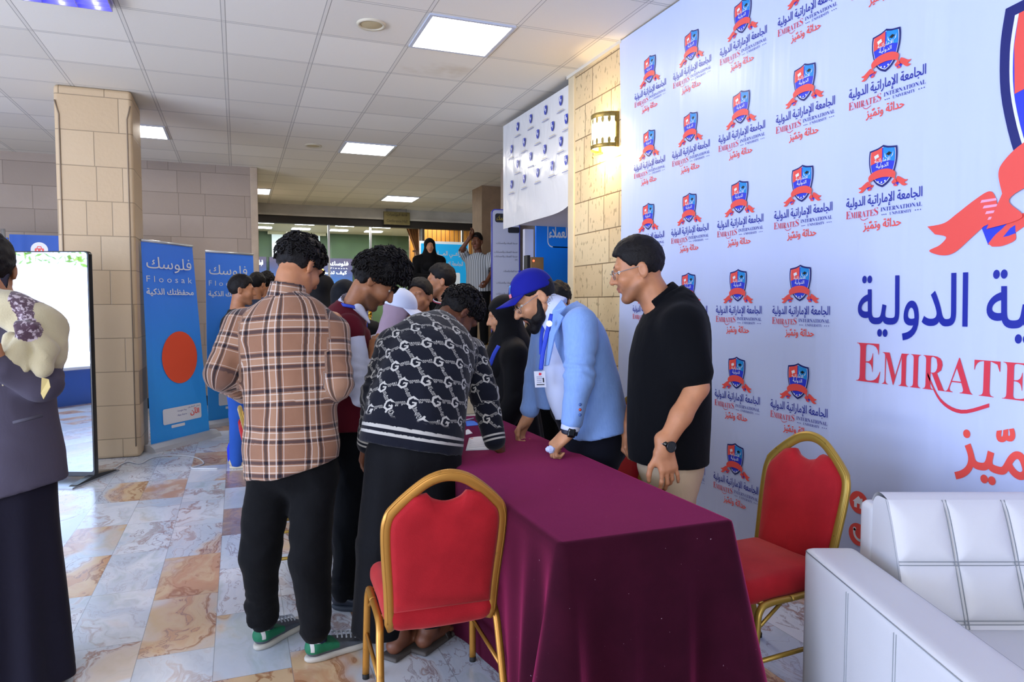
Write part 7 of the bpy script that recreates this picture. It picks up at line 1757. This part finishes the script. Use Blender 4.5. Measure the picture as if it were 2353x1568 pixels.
figure('woman in a plain black headscarf, her back to us, just right of the plaid shirt', at(742, 672, 5.15), AWAY+RT*0.2, down=0.25, kind='abaya', mat=M_abaya, scarf=M_scarf, hair='none', beard=0, eyes=False)
figure('woman in black headscarf with her back to us, between plaid shirt and waistcoat man', at(790, 688, 4.72), AWAY+LEFT*0.3, down=0.25, kind='abaya', mat=M_abaya, scarf=cloth('blue_black_headscarf', '#0b0e14', 0.3, 80, 0.7), hair='none', beard=0, eyes=False)
figure('person with dark hair mostly hidden behind the shoulder of the blue blazer', at(1284, 694, 5.1), AWAY+RT*0.4, kind='shirt', mat=M_blk, hair='curly', beard=0, eyes=False)
q = figure('person in a black jacket, white tee and blue jeans facing right behind the plaid shirt', at(556, 668, 6.15), RT*0.9+AWAY*0.3, down=0.1, kind='jacket', mat=cloth('black_blue_jacket', '#10151c', 0.25), legs=cloth('blue_jeans', '#2b55a8', 0.35, 120, 0.85, 0.2), skin_=SK2, hm=M('shoe_beige', '#c2b08e', 0.8), beard=0.3)
s = SDF(0.012); c = q.pel+A3((0, 0, -0.05)); s.loft([(c-A3((0, 0, 0.03)), q.r, 0.182, 0.155), (c+A3((0, 0, 0.08)), q.r, 0.184, 0.160), (c+A3((0, 0, 0.20)), q.r, 0.17, 0.14)], n=4); q.mesh('tee', s, cloth('white_tee', '#d6d4e4', 0.3))
figure('distant person with black hair beside the back wall edge, left of the two', at(592, 655, 7.9), AWAY+RT*0.3, kind='shirt', mat=cloth('slate_shirt', '#2f3a52', 0.2), hair='short', beard=0, eyes=False, cell=0.011)
figure('distant person with black hair just left of the plaid collar, right of the two', at(614, 652, 8.4), AWAY, kind='shirt', mat=cloth('slate_blue_shirt', '#47557a', 0.2), hair='curly', beard=0, eyes=False, cell=0.011)
hc = at(987, 566, 11.0); fw = CAM+RT*0.25
q = figure('woman in a black headscarf and robe standing on the landing looking down at us', hc, fw, 0.8, 0.12, 'abaya', M_abaya, scarf=M_scarf, hair='brows', skin_=SK3, beard=0, cell=0.010, arms=[(hc+A3((0.22, 0, -0.5)), hc+A3((0.08, -0.22, -0.50))), (hc+A3((-0.24, 0, -0.5)), hc+A3((-0.05, -0.24, -0.52)))])
s = SDF(0.006); s.rbox(hc+A3((0.0, -0.27, -0.49)), (0.075, 0.006, 0.045), 0.005, frame_of((0.2, -0.8, 0.4))); tag(sdf_obj('tablet', s, M('tablet_violet', '#2a2a66', 0.3)), 'small dark violet device held by the woman on the landing', 'phone')
nb = NB('striped_shirt'); u = nb.attr('pu'); f = (u/0.034).fract(); nb.inp('Base Color', nb.mix(nb.step((f-0.5).abs(), 0.22, 0.16), lin('#b4bcc4'), lin('#6a7076'))); nb.inp('Roughness', 0.85)
hc = at(1096, 556, 10.7)
figure('person in a striped short-sleeved shirt on the landing with one hand on the head', hc, CAM+LEFT*0.35, 0.8, 0.08, 'short', nb.m, legs=M_trs, skin_=SK4, hair='short', cell=0.009, beard=0.2, w=1.12, arms=[(at(1133, 622, 10.6), at(1118, 648, 10.45)), (at(1062, 572, 10.65), at(1080, 546, 10.62))])
# blue carrier bag on the floor by the plaid man
c = atz(548, 1064, 0.0); s = SDF(0.009); s.loft([(c+A3((0, 0, 0.02)), RT, 0.085, 0.05), (c+A3((0, 0, 0.12)), RT, 0.10, 0.06), (c+A3((0, 0, 0.22)), RT, 0.055, 0.035), (c+A3((0, 0, 0.27)), RT, 0.02, 0.015)], n=4, flat=False); s.wrinkle(0.012, (20, 20, 14), 3)
tag(sdf_obj('carrier_bag', s, M('bag_blue', '#1238e0', 0.35)), 'bright blue carrier bag on the floor left of the plaid man', 'bag')
